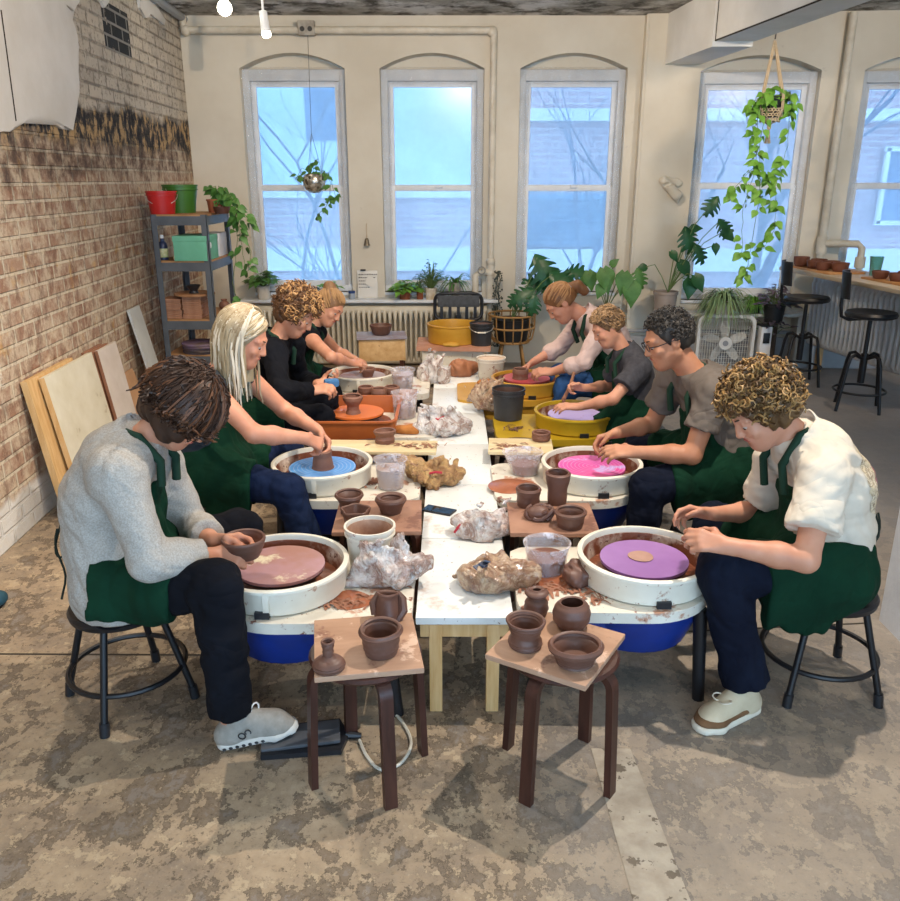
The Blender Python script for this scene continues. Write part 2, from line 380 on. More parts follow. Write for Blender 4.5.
WL0 = V((-2.26, 3.8, 0)); WLD = V((-.048, 1, 0)).normalized(); WLN = V((WLD.y, -WLD.x, 0))   # left wall: point, run, inward normal
def WL(px, py, off=0):
    d = ray(px, py); o = V((0, 0, CAM_H)); t = (WL0+WLN*off-o).dot(WLN)/d.dot(WLN); return o+d*t
def brick_mat():
    t = NT('old_brick_with_plaster_traces'); s = t.sep()
    cmb = t.node('ShaderNodeCombineXYZ'); t.l.new(s[1], cmb.inputs[0]); t.l.new(s[2], cmb.inputs[1])
    wob = t.noise(3, 3, .5); vec = t.mix(.012, cmb.outputs[0], t.node('ShaderNodeTexNoise').outputs['Color'])
    b = t.node('ShaderNodeTexBrick'); t.l.new(vec, b.inputs['Vector'])
    b.inputs['Scale'].default_value = 1; b.inputs['Brick Width'].default_value = .235; b.inputs['Row Height'].default_value = .088
    b.inputs['Mortar Size'].default_value = .011; b.inputs['Mortar Smooth'].default_value = .35; b.inputs['Bias'].default_value = 0
    for i, c in ((1, '#94705c'), (2, '#ad8d76'), (3, '#cdbfa8')): b.inputs[i].default_value = lin(c)
    n1 = t.noise(7, 8, .7); n2 = t.noise(2.2, 6, .65, t.map((1, 1, 1), (4, 4, 4))); n3 = t.noise(26, 6, .7)
    lo = t.mix(t.ramp(n1, [(.42, 0.0), (.56, .60)]), b.outputs[0], '#d8c8ae')
    lo = t.mix(t.ramp(n3, [(.55, 0.0), (.66, .5)]), lo, '#7c5440')
    lo = t.mix(t.ramp(t.noise(15, 7, .72, t.map((1, 1, .55), (3, 3, 3))), [(.50, 0.0), (.60, .60)]), lo, '#76594a')
    lo = t.mix(t.ramp(t.noise(17, 7, .70, t.map((1, 1, .6), (8, 1, 5))), [(.54, 0.0), (.62, .55)]), lo, '#d6c6ab')
    lo = t.mix(t.ramp(t.noise(5, 5, .6, t.map((1, 1, 1), (1, 8, 3))), [(.62, 0.0), (.70, .55)]), lo, '#c99a55')
    # upper zone: brick under old grey plaster
    b2 = t.node('ShaderNodeTexBrick'); t.l.new(vec, b2.inputs['Vector'])
    b2.inputs['Scale'].default_value = 1; b2.inputs['Brick Width'].default_value = .235; b2.inputs['Row Height'].default_value = .088; b2.inputs['Mortar Size'].default_value = .009; b2.inputs['Mortar Smooth'].default_value = .6
    for i, c in ((1, '#aea598'), (2, '#c8beae'), (3, '#857d73')): b2.inputs[i].default_value = lin(c)
    up = t.mix(t.ramp(n1, [(.45, 0.0), (.62, .8)]), b2.outputs[0], '#c9bfae')
    up = t.mix(t.ramp(n3, [(.53, 0.0), (.63, .7)]), up, '#6b645c')
    far = t.math('ADD', t.math('MULTIPLY', s[1], .16), t.math('MULTIPLY', n2, .6))
    up = t.mix(t.ramp(far, [(1.1, 0.0), (1.5, .7)]), up, '#77787a')
    z = t.math('ADD', s[2], t.math('MULTIPLY', t.math('SUBTRACT', n2, .5), .35)); z = t.math('ADD', z, t.math('MULTIPLY', s[1], -.010))
    def band(a, b_, w=.04):
        n = t.node('ShaderNodeMapRange'); t.l.new(z, n.inputs[0]); n.inputs[1].default_value = a; n.inputs[2].default_value = b_; return n.outputs[0]
    base = t.mix(band(2.10, 2.22), lo, up)
    tar = t.math('MULTIPLY', band(1.92, 1.99), t.math('SUBTRACT', 1.0, band(2.18, 2.24)))
    tc = t.ramp(t.noise(14, 6, .7, t.map((1, .8, .5))), [(.40, '#2c2c31'), (.49, '#4a4643'), (.56, '#b89a70')])
    base = t.mix(tar, base, tc)
    soot = t.math('MULTIPLY', t.math('MULTIPLY', band(1.72, 1.80), t.math('SUBTRACT', 1.0, band(1.95, 2.0))), t.ramp(n1, [(.38, .85), (.58, .1)]))
    base = t.mix(soot, base, '#4a403b')
    base = t.mix(t.ramp(t.math('ADD', s[2], t.math('MULTIPLY', n1, .12)), [(.27, 1.0), (.31, 0.0)]), base, '#dedad2')
    # a vertical whitewash run and a patch of black brick high up
    def box(ax, a, b_): return t.math('MULTIPLY', t.math('GREATER_THAN', s[ax], a), t.math('LESS_THAN', s[ax], b_))
    pt = t.math('MULTIPLY', box(1, 6.25, 6.82), t.math('MULTIPLY', box(2, 2.66, 2.97), t.ramp(n1, [(.34, 0.0), (.37, 1.0)])))
    base = t.mix(pt, base, t.mix(b.outputs['Fac'], '#35383b', '#8f8d88'))
    wr = t.math('MULTIPLY', t.math('MULTIPLY', box(1, 3.98, 4.07), box(2, .8, 1.7)), t.ramp(n3, [(.40, 0.0), (.5, .8)]))
    base = t.mix(wr, base, '#e4dccb')
    t.set(Base_Color=base, Roughness=.9, Specular_IOR_Level=.2)
    h = t.math('ADD', t.math('MULTIPLY', b.outputs['Fac'], -.9), t.math('ADD', t.math('MULTIPLY', n1, .7), t.math('MULTIPLY', n3, .35)))
    t.bump(h, .9, .014); return t.m
M_BRICK = brick_mat()
def wallbox(p0, p1, inward, th, z0, z1):
    """wall whose inner face runs p0->p1"""
    a, b = V(p0), V(p1); n = V(inward)*-th; m = MB()
    vs = [V((p.x, p.y, z)) for z in (z0, z1) for p in (a, b, b+n, a+n)]
    m.add(vs, [(0, 1, 2, 3), (4, 5, 6, 7), (0, 1, 5, 4), (1, 2, 6, 5), (2, 3, 7, 6), (3, 0, 4, 7)]); return m
struct('wall_left', wallbox(WL0-WLD*6, WL0+WLD*4.57, WLN, .25, 0, 3.25), M_BRICK)
M_PLAS = mat('old_white_plaster', '#dcd9d3', '#d0ccc4', 3, .8, bump=.15, bsc=12)
def plaster(name, pix, th=.022, jag=.012, seed=1):
    rnd = random.Random(seed); P = [WL(*p) for p in pix]; out = []
    for i, p in enumerate(P):
        q = P[(i+1) % len(P)]; n = max(1, int((q-p).length/.05)) if (i < len(P)-4) else 1
        for k in range(n): out.append(p.lerp(q, k/n)+(WLD*rnd.uniform(-jag, jag)+V((0, 0, rnd.uniform(-jag, jag))) if n > 1 else V()))
    m = MB(); n = len(out); m.v = [tuple(p+WLN*.0005) for p in out]+[tuple(p+WLN*th) for p in out]
    m.f = [tuple(range(n)), tuple(range(n, 2*n))[::-1]]+[(k, (k+1) % n, n+(k+1) % n, n+k) for k in range(n)]; m.mi = [0]*len(m.f)
    bm = bmesh.new(); vv = [bm.verts.new(p) for p in m.v]
    for fc in m.f: bm.faces.new([vv[i] for i in fc])
    bmesh.ops.triangulate(bm, faces=[x for x in bm.faces if len(x.verts) > 4]); r = MB(); r.bm(bm)
    return struct(name, r, M_PLAS)
plaster('wall_left_plaster', [(0, 133), (9, 128), (20, 121), (26, 113), (34, 111), (42, 117), (49, 119), (54, 127), (62, 126), (70, 130), (73, 112), (76, 92), (75, 72), (73, 58), (75, 46), (72, 28), (67, 14), (63, 4), (70, 10), (76, 2), (80, -30), (-60, -30), (-60, 150)])
plaster('wall_left_plaster_patch', [(96, -12), (98, 0), (102, 8), (106, 2), (108, -12), (106, -20), (98, -20)], seed=3)
plaster('wall_left_plaster_corner', [(136, -8), (138, 8), (143, 17), (150, 15), (157, 20), (162, 25), (163, 20), (150, 0), (146, -8)], seed=4)
q = MB(); a, b = WL(1, 10, .024), WL(16, 121, .024); q.tube([a, b], .004, 4); struct('trim_plaster_crack', q, M_SEAM)
# grey conduit moulding along the top of the brick wall
q = MB(); q.tube([WL0+WLD*1.2+WLN*.05+V((0, 0, 3.19)), WL0+WLD*4.55+WLN*.05+V((0, 0, 3.19))], .035, 8); struct('trim_left_top', q, mat('grey_paint', '#8f9396', rough=.5))

# back wall with arched window recesses, built in a local frame: x along the wall, y outward, z up
M_WALL = mat('cream_wall_paint', '#d9d2c2', '#cdc4b2', 1.3, .75, bump=.12, bsc=9, speck=('#b9b0a0', 5, .66, .06))
M_FRAME = mat('white_window_paint', '#e4e8ec', '#d3d9df', 6, .45)
WH, RISE = 3.22, .13
def arched_wall(name, M, x0, x1, wins, th=.34):
    m = MB()
    def face(*p): m.add([M @ V(q) for q in p], [tuple(range(len(p)))])
    def rect(a, b, z0, z1):
        if b-a > 1e-4: face((a, 0, z0), (b, 0, z0), (b, 0, z1), (a, 0, z1))
    x = x0
    for (a, b, sill, spring) in wins:
        rect(x, a, 0, WH); rect(a, b, 0, sill); N = 14
        arc = [(a+(b-a)*k/N, spring+RISE*(1-((2*k/N)-1)**2)) for k in range(N+1)]
        for k in range(N):
            (p, zp), (r, zr) = arc[k], arc[k+1]
            face((p, 0, zp), (r, 0, zr), (r, 0, WH), (p, 0, WH)); face((p, 0, zp), (p, th, zp), (r, th, zr), (r, 0, zr))
        face((a, 0, sill), (a, th, sill), (a, th, spring), (a, 0, spring)); face((b, 0, sill), (b, 0, spring), (b, th, spring), (b, th, sill))
        face((a, 0, sill), (b, 0, sill), (b, th, sill), (a, th, sill)); x = b
    rect(x, x1, 0, WH)
    o = struct(name, m, M_WALL, smooth=30); return o
def glass_mat():
    t = NT('window_film_glass'); t.n.remove(t.bsdf)
    tr = t.node('ShaderNodeBsdfTransparent'); tr.inputs[0].default_value = (.86, .93, 1, 1)
    tl = t.node('ShaderNodeBsdfTranslucent'); tl.inputs[0].default_value = (.80, .90, 1, 1)
    gl = t.node('ShaderNodeBsdfGlossy'); gl.inputs['Roughness'].default_value = .25
    m1 = t.node('ShaderNodeMixShader'); m2 = t.node('ShaderNodeMixShader')
    t.l.new(t.ramp(t.noise(2.2, 4, .6), [(.3, .36), (.7, .50)]), m1.inputs[0]); t.l.new(tr.outputs[0], m1.inputs[1]); t.l.new(tl.outputs[0], m1.inputs[2])
    m2.inputs[0].default_value = .03; t.l.new(m1.outputs[0], m2.inputs[1]); t.l.new(gl.outputs[0], m2.inputs[2])
    t.l.new(m2.outputs[0], t.out.inputs[0]); return t.m
M_GLASS = glass_mat()
def film_mat():
    t = NT('crinkled_insulation_film'); t.n.remove(t.bsdf)
    tr = t.node('ShaderNodeBsdfTransparent'); gl = t.node('ShaderNodeBsdfGlossy'); gl.inputs['Roughness'].default_value = .18
    b = t.node('ShaderNodeBump'); t.l.new(t.noise(38, 5, .7, t.map((1, 1, .35)), 1.5), b.inputs['Height']); b.inputs['Strength'].default_value = 1; b.inputs['Distance'].default_value = .03
    t.l.new(b.outputs[0], gl.inputs['Normal']); m = t.node('ShaderNodeMixShader'); m.inputs[0].default_value = .22
    t.l.new(tr.outputs[0], m.inputs[1]); t.l.new(gl.outputs[0], m.inputs[2]); t.l.new(m.outputs[0], t.out.inputs[0]); return t.m
M_FILM = film_mat()
def window(n, M, a, b, sill, spring, sash, sky_top=True):
    cx = (a+b)/2; w = b-a; top = spring+.0; dy = .10
    root = bpy.data.objects.new('window_%d' % n, None); COL.objects.link(root); root['kind'] = 'structure'
    root.matrix_world = M @ Matrix.Translation((cx, dy, sill))
    H = top-sill; hs = sash-sill
    q = MB()
    fw = .066
    for sx in (-1, 1): q.box((sx*(w/2-fw/2), .03, H/2), (fw, .09, H), bev=.008)
    q.box((0, .029, H-.049), (w-.004, .084, .10), bev=.008); q.box((0, .019, .031), (w-.002, .12, .06), bev=.008)
    mk('window_frame', q, M_FRAME, root, 30); q = MB()
    # arched head board above the frame
    N = 12; arc = [(-w/2+w*k/N, H+RISE*(1-(2*k/N-1)**2)-.004) for k in range(N+1)]
    q.prism([(w/2-.003, H-.004), (-w/2+.003, H-.004)][::-1]+[(x*.993, z) for x, z in arc][::-1], .075, .09, Matrix(((1, 0, 0, 0), (0, 0, 1, 0), (0, 1, 0, 0), (0, 0, 0, 1))))
    mk('arch_head', q, M_WALL, root, 30)
    for nm, z0, z1, yy in (('upper_sash', hs-.02, H-.10, .045), ('lower_sash', .06, hs+.02, .01)):
        q = MB(); iw = w-2*fw; st = .05
        for sx in (-1, 1): q.box((sx*(iw/2-st/2), yy, (z0+z1)/2), (st, .035, z1-z0), bev=.006)
        q.box((0, yy+.001, z1-st/2+.001), (iw-2*st+.004, .031, st), bev=.004); q.box((0, yy+.001, z0+st/2-.001), (iw-2*st+.004, .031, st), bev=.004)
        s = mk(nm, q, M_FRAME, root)
        g = MB(); g.box((0, yy+.006, (z0+z1)/2), (iw-2*st+.01, .004, z1-z0-2*st+.01)); mk('pane', g, M_GLASS, s, 0)
        if nm == 'lower_sash':
            g = MB(); g.box((.06, yy-.025, z1-.01), (.07, .03, .02), bev=.005); mk('sash_lock', g, M_FRAME, s)
    g = MB(); rnd = random.Random(n)
    for (x0, x1, z0, z1) in ((-w/2, w/2, H-.13, H+.02), (-w/2, -w/2+.09, .05, H-.131), (w/2-.09, w/2, .05, H-.131)):
        g.quad((x0, -.022, z0), (x1, -.022, z0), (x1, -.022, z1), (x0, -.022, z1))
    mk('insulation_film', g, M_FILM, root, 0)
    q = MB(); q.box((0, -.02, -.015), (w, .2, .03), bev=.006); mk('window_sill', q, M_FRAME, root)
M1 = Matrix.Translation((0, 8.35, 0))
W1 = [(-1.96, -.98, .72, 2.78), (-.655, .32, .72, 2.78), (.655, 1.655, .72, 2.78)]
arched_wall('wall_back', M1, -2.62, 1.80, W1)
for i, w in enumerate(W1): window(i+1, M1, *w, 1.72)
M2 = Matrix.Translation((1.80, 8.26, 0)) @ Matrix.Rotation(math.radians(-4), 4, 'Z')
W2 = [(.50, 1.58, .66, 2.74), (1.96, 2.98, .66, 2.74)]
arched_wall('wall_back_right', M2, 0, 5.0, W2)
for i, w in enumerate(W2): window(i+4, M2, *w, 1.74)
q = MB(); q.box((1.795, 8.31, 1.61), (.03, .11, 3.22), bev=.01); struct('trim_wall_step', q, M_WALL)
q = MB(); q.prism([(1.0, 3.0), (1.0, 3.1), (1, 3.1)], 0, 0) if 0 else None
# boxed beam under the ceiling
M_BEAM = mat('white_beam_paint', '#e4e3df', '#d6d4ce', 2, .6, bump=.06)
q = MB(); bx = lambda Y: 1.98+(8.35-Y)*.102
vs = [(bx(Y)+dx, Y, z) for Y in (7.2, 1.0) for dx, z in ((0, 2.84), (.32, 2.84), (.32, 3.23), (0, 3.23))]
q.add(vs, [(0, 1, 2, 3), (4, 5, 6, 7), (0, 1, 5, 4), (1, 2, 6, 5), (2, 3, 7, 6), (3, 0, 4, 7)])
vs = [(bx(Y)+dx, Y, z) for Y in (8.35, 7.18) for dx, z in ((-.02, 2.80), (.30, 2.80), (.30, 3.23), (-.02, 3.23))]
q.add(vs, [(0, 1, 2, 3), (4, 5, 6, 7), (0, 1, 5, 4), (1, 2, 6, 5), (2, 3, 7, 6), (3, 0, 4, 7)])
struct('trim_ceiling_beam', q, M_BEAM)
q = MB(); q.tube([(bx(7.17)-.003, 7.17, 2.842), (bx(5.8)-.002, 5.8, 2.838), (bx(4)-.002, 4, 2.84)], .006, 5); q.tube([(bx(7.17)-.003, 7.17, 2.842), (bx(7.17)-.003, 7.17, 3.2)], .004, 5); struct('trim_beam_crack', q, M_SEAM)
# white wall end at the right, its face running towards the camera
M_WHITE = mat('white_rough_wall', '#cfcfd0', '#bfbfc1', 4, .8, bump=.35, bsc=40)
q = MB(); q.box((2.42, 2.12, 1.62), (1.15, 2.0, 3.24)); struct('wall_right', q, M_WHITE)
# far right wall, mostly outside the frame
q = MB(); q.box((6.4, 4.5, 1.62), (.2, 9, 3.24)); struct('wall_far_right', q, M_WALL)
# baseboard board and pipe behind the fan and bar stools
q = MB(); q.box((1.3, -.03, .15), (2.6, .05, .30), bev=.008); q.xf(M2); struct('baseboard_back', q, mat('grey_baseboard', '#a5a7a9', '#94969a', 5, .6))
q = MB(); q.tube([M2 @ V((-.1, -.07, .36)), M2 @ V((2.3, -.07, .36))], .018, 8); struct('trim_skirting_pipe', q, mat('grey_baseboard', '#a5a7a9'))

# outside: two buildings across the street, bare trees, pavement
def facade_mat(name, c1, c2, mo):
    t = NT(name); s = t.sep(); cmb = t.node('ShaderNodeCombineXYZ'); t.l.new(s[0], cmb.inputs[0]); t.l.new(s[2], cmb.inputs[1])
    b = t.node('ShaderNodeTexBrick'); t.l.new(cmb.outputs[0], b.inputs['Vector']); b.inputs['Scale'].default_value = 1; b.inputs['Brick Width'].default_value = .4; b.inputs['Row Height'].default_value = .13; b.inputs['Mortar Size'].default_value = .012
    for i, c in ((1, c1), (2, c2), (3, mo)): b.inputs[i].default_value = lin(c)
    t.set(Base_Color=b.outputs[0], Roughness=.9); return t.m
M_FB = facade_mat('pale_red_brick', '#c9a3a0', '#b98f8d', '#d8c8c4'); M_FP = mat('pale_stucco', '#cfe0e2', '#bcd2d6', .7, .9)
M_FW = mat('white_stone', '#eceae6', rough=.8); M_FG = mat('blue_dark_panes', '#5e7f9b', '#486682', 1, .2); M_FL = mat('blue_grey_louvre', '#6d97ac', rough=.6)
bld = thing('building', 'pale stucco and brick building across the street, seen through the left-hand windows', 'building', (-4, 19, -3))
def bpart(name, x0, x1, z0, z1, y, m, root, th=.3):
    q = MB(); o = root.location; q.box(((x0+x1)/2-o.x, y-o.y, (z0+z1)/2-o.z), (x1-x0, th, z1-z0)); return mk(name, q, m, root, 0)
bpart('brick_wall', -14, 1.2, -3, 1.45, 19, M_FB, bld); bpart('upper_wall', -14, 1.2, 1.45, 8, 19.1, M_FP, bld); bpart('stone_band', -14, 1.2, -.15, .35, 18.9, M_FW, bld); bpart('ledge', -14, 1.2, 1.42, 1.56, 18.85, M_FW, bld)
for x in (-12.4, -9.3, -6.2, -3.1): bpart('window', x, x+1.5, 2.6, 5, 19.02, M_FG, bld, .2)
bld2 = thing('building', 'brick building with white window frames and blue louvres across the street beyond the right windows', 'building', (9, 19.4, -3))
bpart('brick_wall', 1.2, 24, -3, 3.1, 19.4, M_FB, bld2); bpart('upper_wall', 1.2, 24, 3.1, 9, 19.5, M_FB, bld2); bpart('stone_band', 1.2, 24, -.2, .3, 19.2, M_FW, bld2); bpart('ledge', 1.2, 24, 3.0, 3.25, 19.2, M_FW, bld2)
l = bpart('louvre_panel', 1.7, 3.5, .35, 1.5, 19.2, M_FL, bld2, .2)
q = MB(); [q.box((2.6-9, 19.08-19.4, .4+.12*k+3), (1.7, .06, .03)) for k in range(9)]; mk('louvre_slats', q, mat('dark_louvre', '#486a80'), l, 0)
for x, z in ((9.6, .9), (11.9, .9), (9.4, 4), (12, 4), (6.2, 3.9), (14.4, .9)):
    w_ = bpart('window', x, x+1.3, z, z+1.5, 19.2, M_FG, bld2, .12)
    q = MB(); [q.box((x+.65-9+dx, -.3, z+.75+dz+3), s_) for dx, dz, s_ in ((0, 0, (.07, .08, 1.5)), (0, 0, (1.3, .08, .07)), (-.66, 0, (.09, .1, 1.6)), (.66, 0, (.09, .1, 1.6)), (0, .78, (1.45, .1, .1)), (0, -.78, (1.45, .1, .1)))]; mk('window_frame', q, M_FW, w_, 0)
q = MB(); q.box((2, 18, -3.05), (40, 16, .1)); struct('ground', q, mat('street', '#8d929a', rough=.9))
M_BARK = mat('bare_bark', '#5b6b80', '#48566a', 8, .9)
def tree(x, y, lean, seed, label, h=2.6, r0=.16):
    rnd = random.Random(seed); q = MB(); br = MB()
    def grow(p, d, L, r, lev, tgt):
        pts = [p]; 
        for k in range(4):
            d = (d+V((rnd.uniform(-.22, .22), rnd.uniform(-.08, .08), rnd.uniform(-.05, .16)))).normalized(); pts.append(pts[-1]+d*L/4)
        tgt.tube(pts, [r*(1-.45*k/4) for k in range(5)], 6 if lev < 2 else 4)
        if lev < 5:
            for k in range(3 if lev < 2 else 2):
                i = rnd.randint(2, 4); dd = (d+V((rnd.uniform(-.9, .9), rnd.uniform(-.16, .16), rnd.uniform(-.25, .7)))).normalized()
                grow(pts[i], dd, L*rnd.uniform(.6, .8), r*.50, lev+1, br)
    grow(V((0, 0, 0)), V((lean, 0, 1)).normalized(), h, r0, 0, q)
    t = thing('bare_tree', label, 'tree', (x, y, -3)); mk('trunk', q, M_BARK, t); mk('branches', br, M_BARK, t)
tree(4.2, 13.2, .35, 11, 'bare tree with a leaning forked trunk outside the window of the macrame planter', 3.4, .22)
tree(2.5, 15.4, -.15, 5, 'bare tree with thin branches outside the middle window', 3.3, .09)
tree(-.6, 13.2, -.4, 8, 'bare branching tree outside the window behind the face planter', 3.0, .07)
tree(-3.2, 15.2, .35, 21, 'bare branching tree outside the window behind the hanging ball planter', 2.8, .07)
tree(6.9, 16.9, -.1, 33, 'bare tree outside the window above the wooden counter', 3.4, .11)
# ------------------------------------------------------------------ work tables and pottery wheels
CLAY = mat('wet_brown_clay', '#6d4b3e', '#5c3f34', 9, .48, bump=.12, bsc=60, spec=.5)
CLAYL = mat('drying_clay', '#87604f', '#734e40', 8, .6, bump=.15, bsc=60)
SLIP = mat('clay_slip', '#8a5238', '#6b3a26', 12, .35, bump=.3, bsc=40, speck=('#c08a6a', 18, .62, .06))
DIRTYW = mat('splashed_white_plastic', '#e3ddcf', '#d5cdbd', 6, .4, speck=[('#b98c73', 7, .57, .05), ('#8b5b45', 16, .62, .03), ('#a77c64', 45, .64, .03)])
WHITEP = mat('cream_plastic', '#e6e1d2', '#dad3c2', 5, .38, speck=[('#b4937c', 14, .63, .04), ('#8d624c', 30, .66, .03)])
LINING = mat('slip_splashed_lining', '#d8c6b4', '#7a452f', 9, .45, lo=.30, hi=.52, speck=[('#5b2f20', 30, .60, .03)], bump=.3, bsc=40)
BLUEP = mat('blue_plastic', '#173180', '#12296c', 4, .4)
BLACKM = mat('black_metal', '#17171a', rough=.42); BLACKP = mat('black_plastic', '#1c1d20', '#26272b', 8, .4)
PINE = mat('pine_wood', '#d9b581', '#c79c63', 5, .6, stretch=(9, 9, .8), bump=.08); PLY = mat('plywood_face', '#b99479', '#a27d64', 3, .6, stretch=(1, 5, 5), speck=[('#8a6250', 7, .58, .06), ('#cfae96', 11, .60, .05)])
PLYL = mat('pale_plywood', '#e0cfa8', '#cfb98d', 3, .6, stretch=(1, 6, 6), speck=('#9a7050', 22, .70, .02))
BOARDB = mat('clay_stained_board', '#a97f68', '#8f6753', 5, .65, speck=('#7a5344', 9, .57, .06))
TILE = mat('white_laminate', '#e9ebe8', '#dfe2df', 3, .3, speck=[('#6d4c3d', 48, .66, .02), ('#8e6a57', 20, .69, .02), ('#cbb5a6', 5, .60, .10)])
DARKW = mat('dark_bent_birch', '#4a2a20', '#361d16', 4, .4, stretch=(8, 8, 1))
TAN = mat('yellow_plastic', '#cf9d3a', '#c08c2c', 5, .4, speck=('#a0714a', 14, .70, .03)); YEL = mat('mustard_plastic', '#bb9a24', '#a98919', 5, .4, speck=('#96683f', 14, .69, .03))

def table(i, y0, y1, label):
    t = thing('work_table', label, 'table', (.05, (y0+y1)/2, 0), 0, 'white topped tables butted into one long run'); L = y1-y0-.004; w = .335
    q = MB(); q.box((0, 0, .366), (w, L, .028), bev=.004); mk('tabletop', q, TILE, t)
    for sy in (-1, 1): q = MB(); q.box((0, sy*(L/2-.03), .325), (w-.03, .04, .05)); mk('apron_rail', q, PINE, t)
    for sx in (-1, 1):
        q = MB(); q.box((sx*(w/2-.035), 0, .325), (.03, L-.1, .05)); mk('side_rail', q, PINE, t)
        for sy in (-1, 1): q = MB(); q.box((sx*(w/2-.068), sy*(L/2-.026), .175), (.045, .045, .35), bev=.003); mk('leg', q, PINE, t)
TY = [2.475, 3.132, 3.765, 4.41, 5.06, 5.72, 6.48]
TLAB = ['white topped table with pine legs nearest the front of the row', 'white topped table carrying the phone and a plastic clay bag', 'white topped table under the open brown paper bag', 'white topped table under the plastic bag with red marks', 'bare white topped table beside the black clay bucket', 'white topped table at the radiator end of the row']
for i in range(6): table(i, TY[i], TY[i+1], TLAB[i])

def pan_profile(r, h, th=.011):
    return [(0, 0), (r-.012, 0), (r-.004, .008), (r-.003, h*.55), (r, h*.6), (r+.001, h-.02), (r+.007, h-.012), (r+.007, h-.003), (r+.002, h), (r-th, h), (r-th-.003, h-.01), (r-th-.004, .012), (0, .012)]
BASES = {}
def wheel(x, y, rz, label, batmat, batr=.17, batz=.055, pan='round', panm=WHITEP, deckm=DIRTYW, hullm=BLUEP, rim=.5, lining=LINING, bat_label=None, r=.238):
    """local +x points to the table; the potter sits at -x"""
    t = thing('pottery_wheel', label, 'pottery wheel', (x, y, 0), rz, 'pottery wheels along the long table')
    zd = rim-.10
    q = MB(); N = 24; out = []
    for k in range(N+1): a = PI/2+PI*k/N; out.append((.03+.27*math.cos(a), .272*math.sin(a)))
    out += [(.40, -.262), (.44, -.252), (.475, -.22), (.48, -.18), (.48, .18), (.475, .22), (.44, .252), (.40, .262)]
    q.prism(out, zd-.042, zd-.002); mk('deck', q, deckm, t, 50)
    q = MB()
    prof = [(.16, .18), (.20, .20), (.245, zd-.09), (.25, zd-.043)]
    q.lathe(prof, (.03, 0, 0), 28, sx=1, sy=1); q.box((.22, 0, zd-.10), (.36, .40, .115), bev=.02); mk('drive_housing', q, hullm, t)
    for (lx, ly) in ((-.17, -.17), (-.17, .17), (.38, -.19), (.38, .19)):
        q = MB(); q.tube([(lx*1.12, ly*1.1, 0), (lx, ly, zd-.04)], [.022, .026], 10); mk('leg', q, BLACKM, t)
    if pan == 'round':
        q = MB(); q.lathe(pan_profile(r, .10), (0, 0, zd), 48)
        q.box((-.005, -r-.002, zd+.055), (.022, .008, .075), bev=.002)
        pn = mk('splash_pan', q, panm, t, 35)
        q = MB(); q.lathe([(r-.018, .014), (r-.0165, .08), (r-.0185, .079), (r-.03, .016)], (0, 0, zd), 48); mk('lining', q, lining, pn)
        q = MB(); q.box((-.02, (-r+.012)*math.cos(rz), zd+.012), (.05, .04, .024)); mk('drain_notch', q, BLACKP, pn)
    else:
        q = MB(); w, l, c = .255, .30, .07
        def rr(w, l, c, n=6):
            o = []
            for cx, cy, a0 in ((w-c, l-c, 0), (-w+c, l-c, 90), (-w+c, -l+c, 180), (w-c, -l+c, 270)):
                for k in range(n+1): a = math.radians(a0+90*k/n); o.append((cx+c*math.cos(a), cy+c*math.sin(a)))
            return o
        rings = [(w-.02, l-.02, c, 0), (w-.004, l-.004, c, .11), (w+.004, l+.004, c, .112), (w+.004, l+.004, c, .122), (w-.014, l-.014, c-.01, .122), (w-.03, l-.03, c-.01, .014)]
        vs = []; fs = []
        for (a, b, cc, z) in rings: vs += [(px, py, zd-.02+z) for px, py in rr(l if 0 else a, b, cc)]
        n = len(vs)//len(rings)
        for i in range(len(rings)-1):
            for k in range(n): fs.append((i*n+k, i*n+(k+1) % n, (i+1)*n+(k+1) % n, (i+1)*n+k))
        fs += [tuple(range(n))[::-1], tuple(range((len(rings)-1)*n, len(rings)*n))]
        q.add(vs, fs); pn = mk('splash_pan', q, panm, t, 35)
    q = MB(); q.lathe([(0, .013), (r-.03, .013), (r-.03, .018), (0, .020)], (0, 0, zd), 32); mk('slip_pool', q, SLIP, t)
    q = MB(); q.lathe([(.05, .01), (.05, batz-.012), (batr-.02, batz-.012), (batr-.003, batz-.009), (batr-.003, batz-.0005), (.0, batz-.0005)], (0, 0, zd), 36); wh = mk('wheel_head', q, BLACKP, t)
    q = MB(); q.lathe([(batr, -.001), (batr, .010), (0, .010)], (0, 0, zd+batz), 48); b = mk('bat', q, batmat, t, 30)
    if bat_label: b['label'] = bat_label
    return t
def bat_mat(name, c1, c2, smear, th=.55, rings=True):
    t = NT(name); s = t.sep()
    r = t.math('SQRT', t.math('ADD', t.math('MULTIPLY', s[0], s[0]), t.math('MULTIPLY', s[1], s[1])))
    base = t.ramp(t.noise(4, 4), [(.4, c1), (.6, c2)])
    m = t.ramp(t.noise(7, 6, .65, t.map((1, 1, 1), (3, 1, 0))), [(th, 0.0), (th+.07, .9)])
    base = t.mix(m, base, smear)
    if rings:
        w = t.math('SINE', t.math('MULTIPLY', r, 330.0)); base = t.mix(t.ramp(w, [(.7, 0.0), (1.0, .35)]), base, '#f0dfe6')
    t.set(Base_Color=base, Roughness=.38); return t.m
wheel(-.61, 2.675, 0, 'white pottery wheel with a clay covered brown bat nearest on the left side', bat_mat('clay_covered_bat', '#9a6a5c', '#a98088', '#d9cfae', .53, False), .158, .075, lining=LINING)
wheel(-.622, 3.77, 0, 'white pottery wheel with a bright blue bat', bat_mat('blue_bat', '#3f87cf', '#5a9ede', '#9fb9cd', .62), .162, .06)
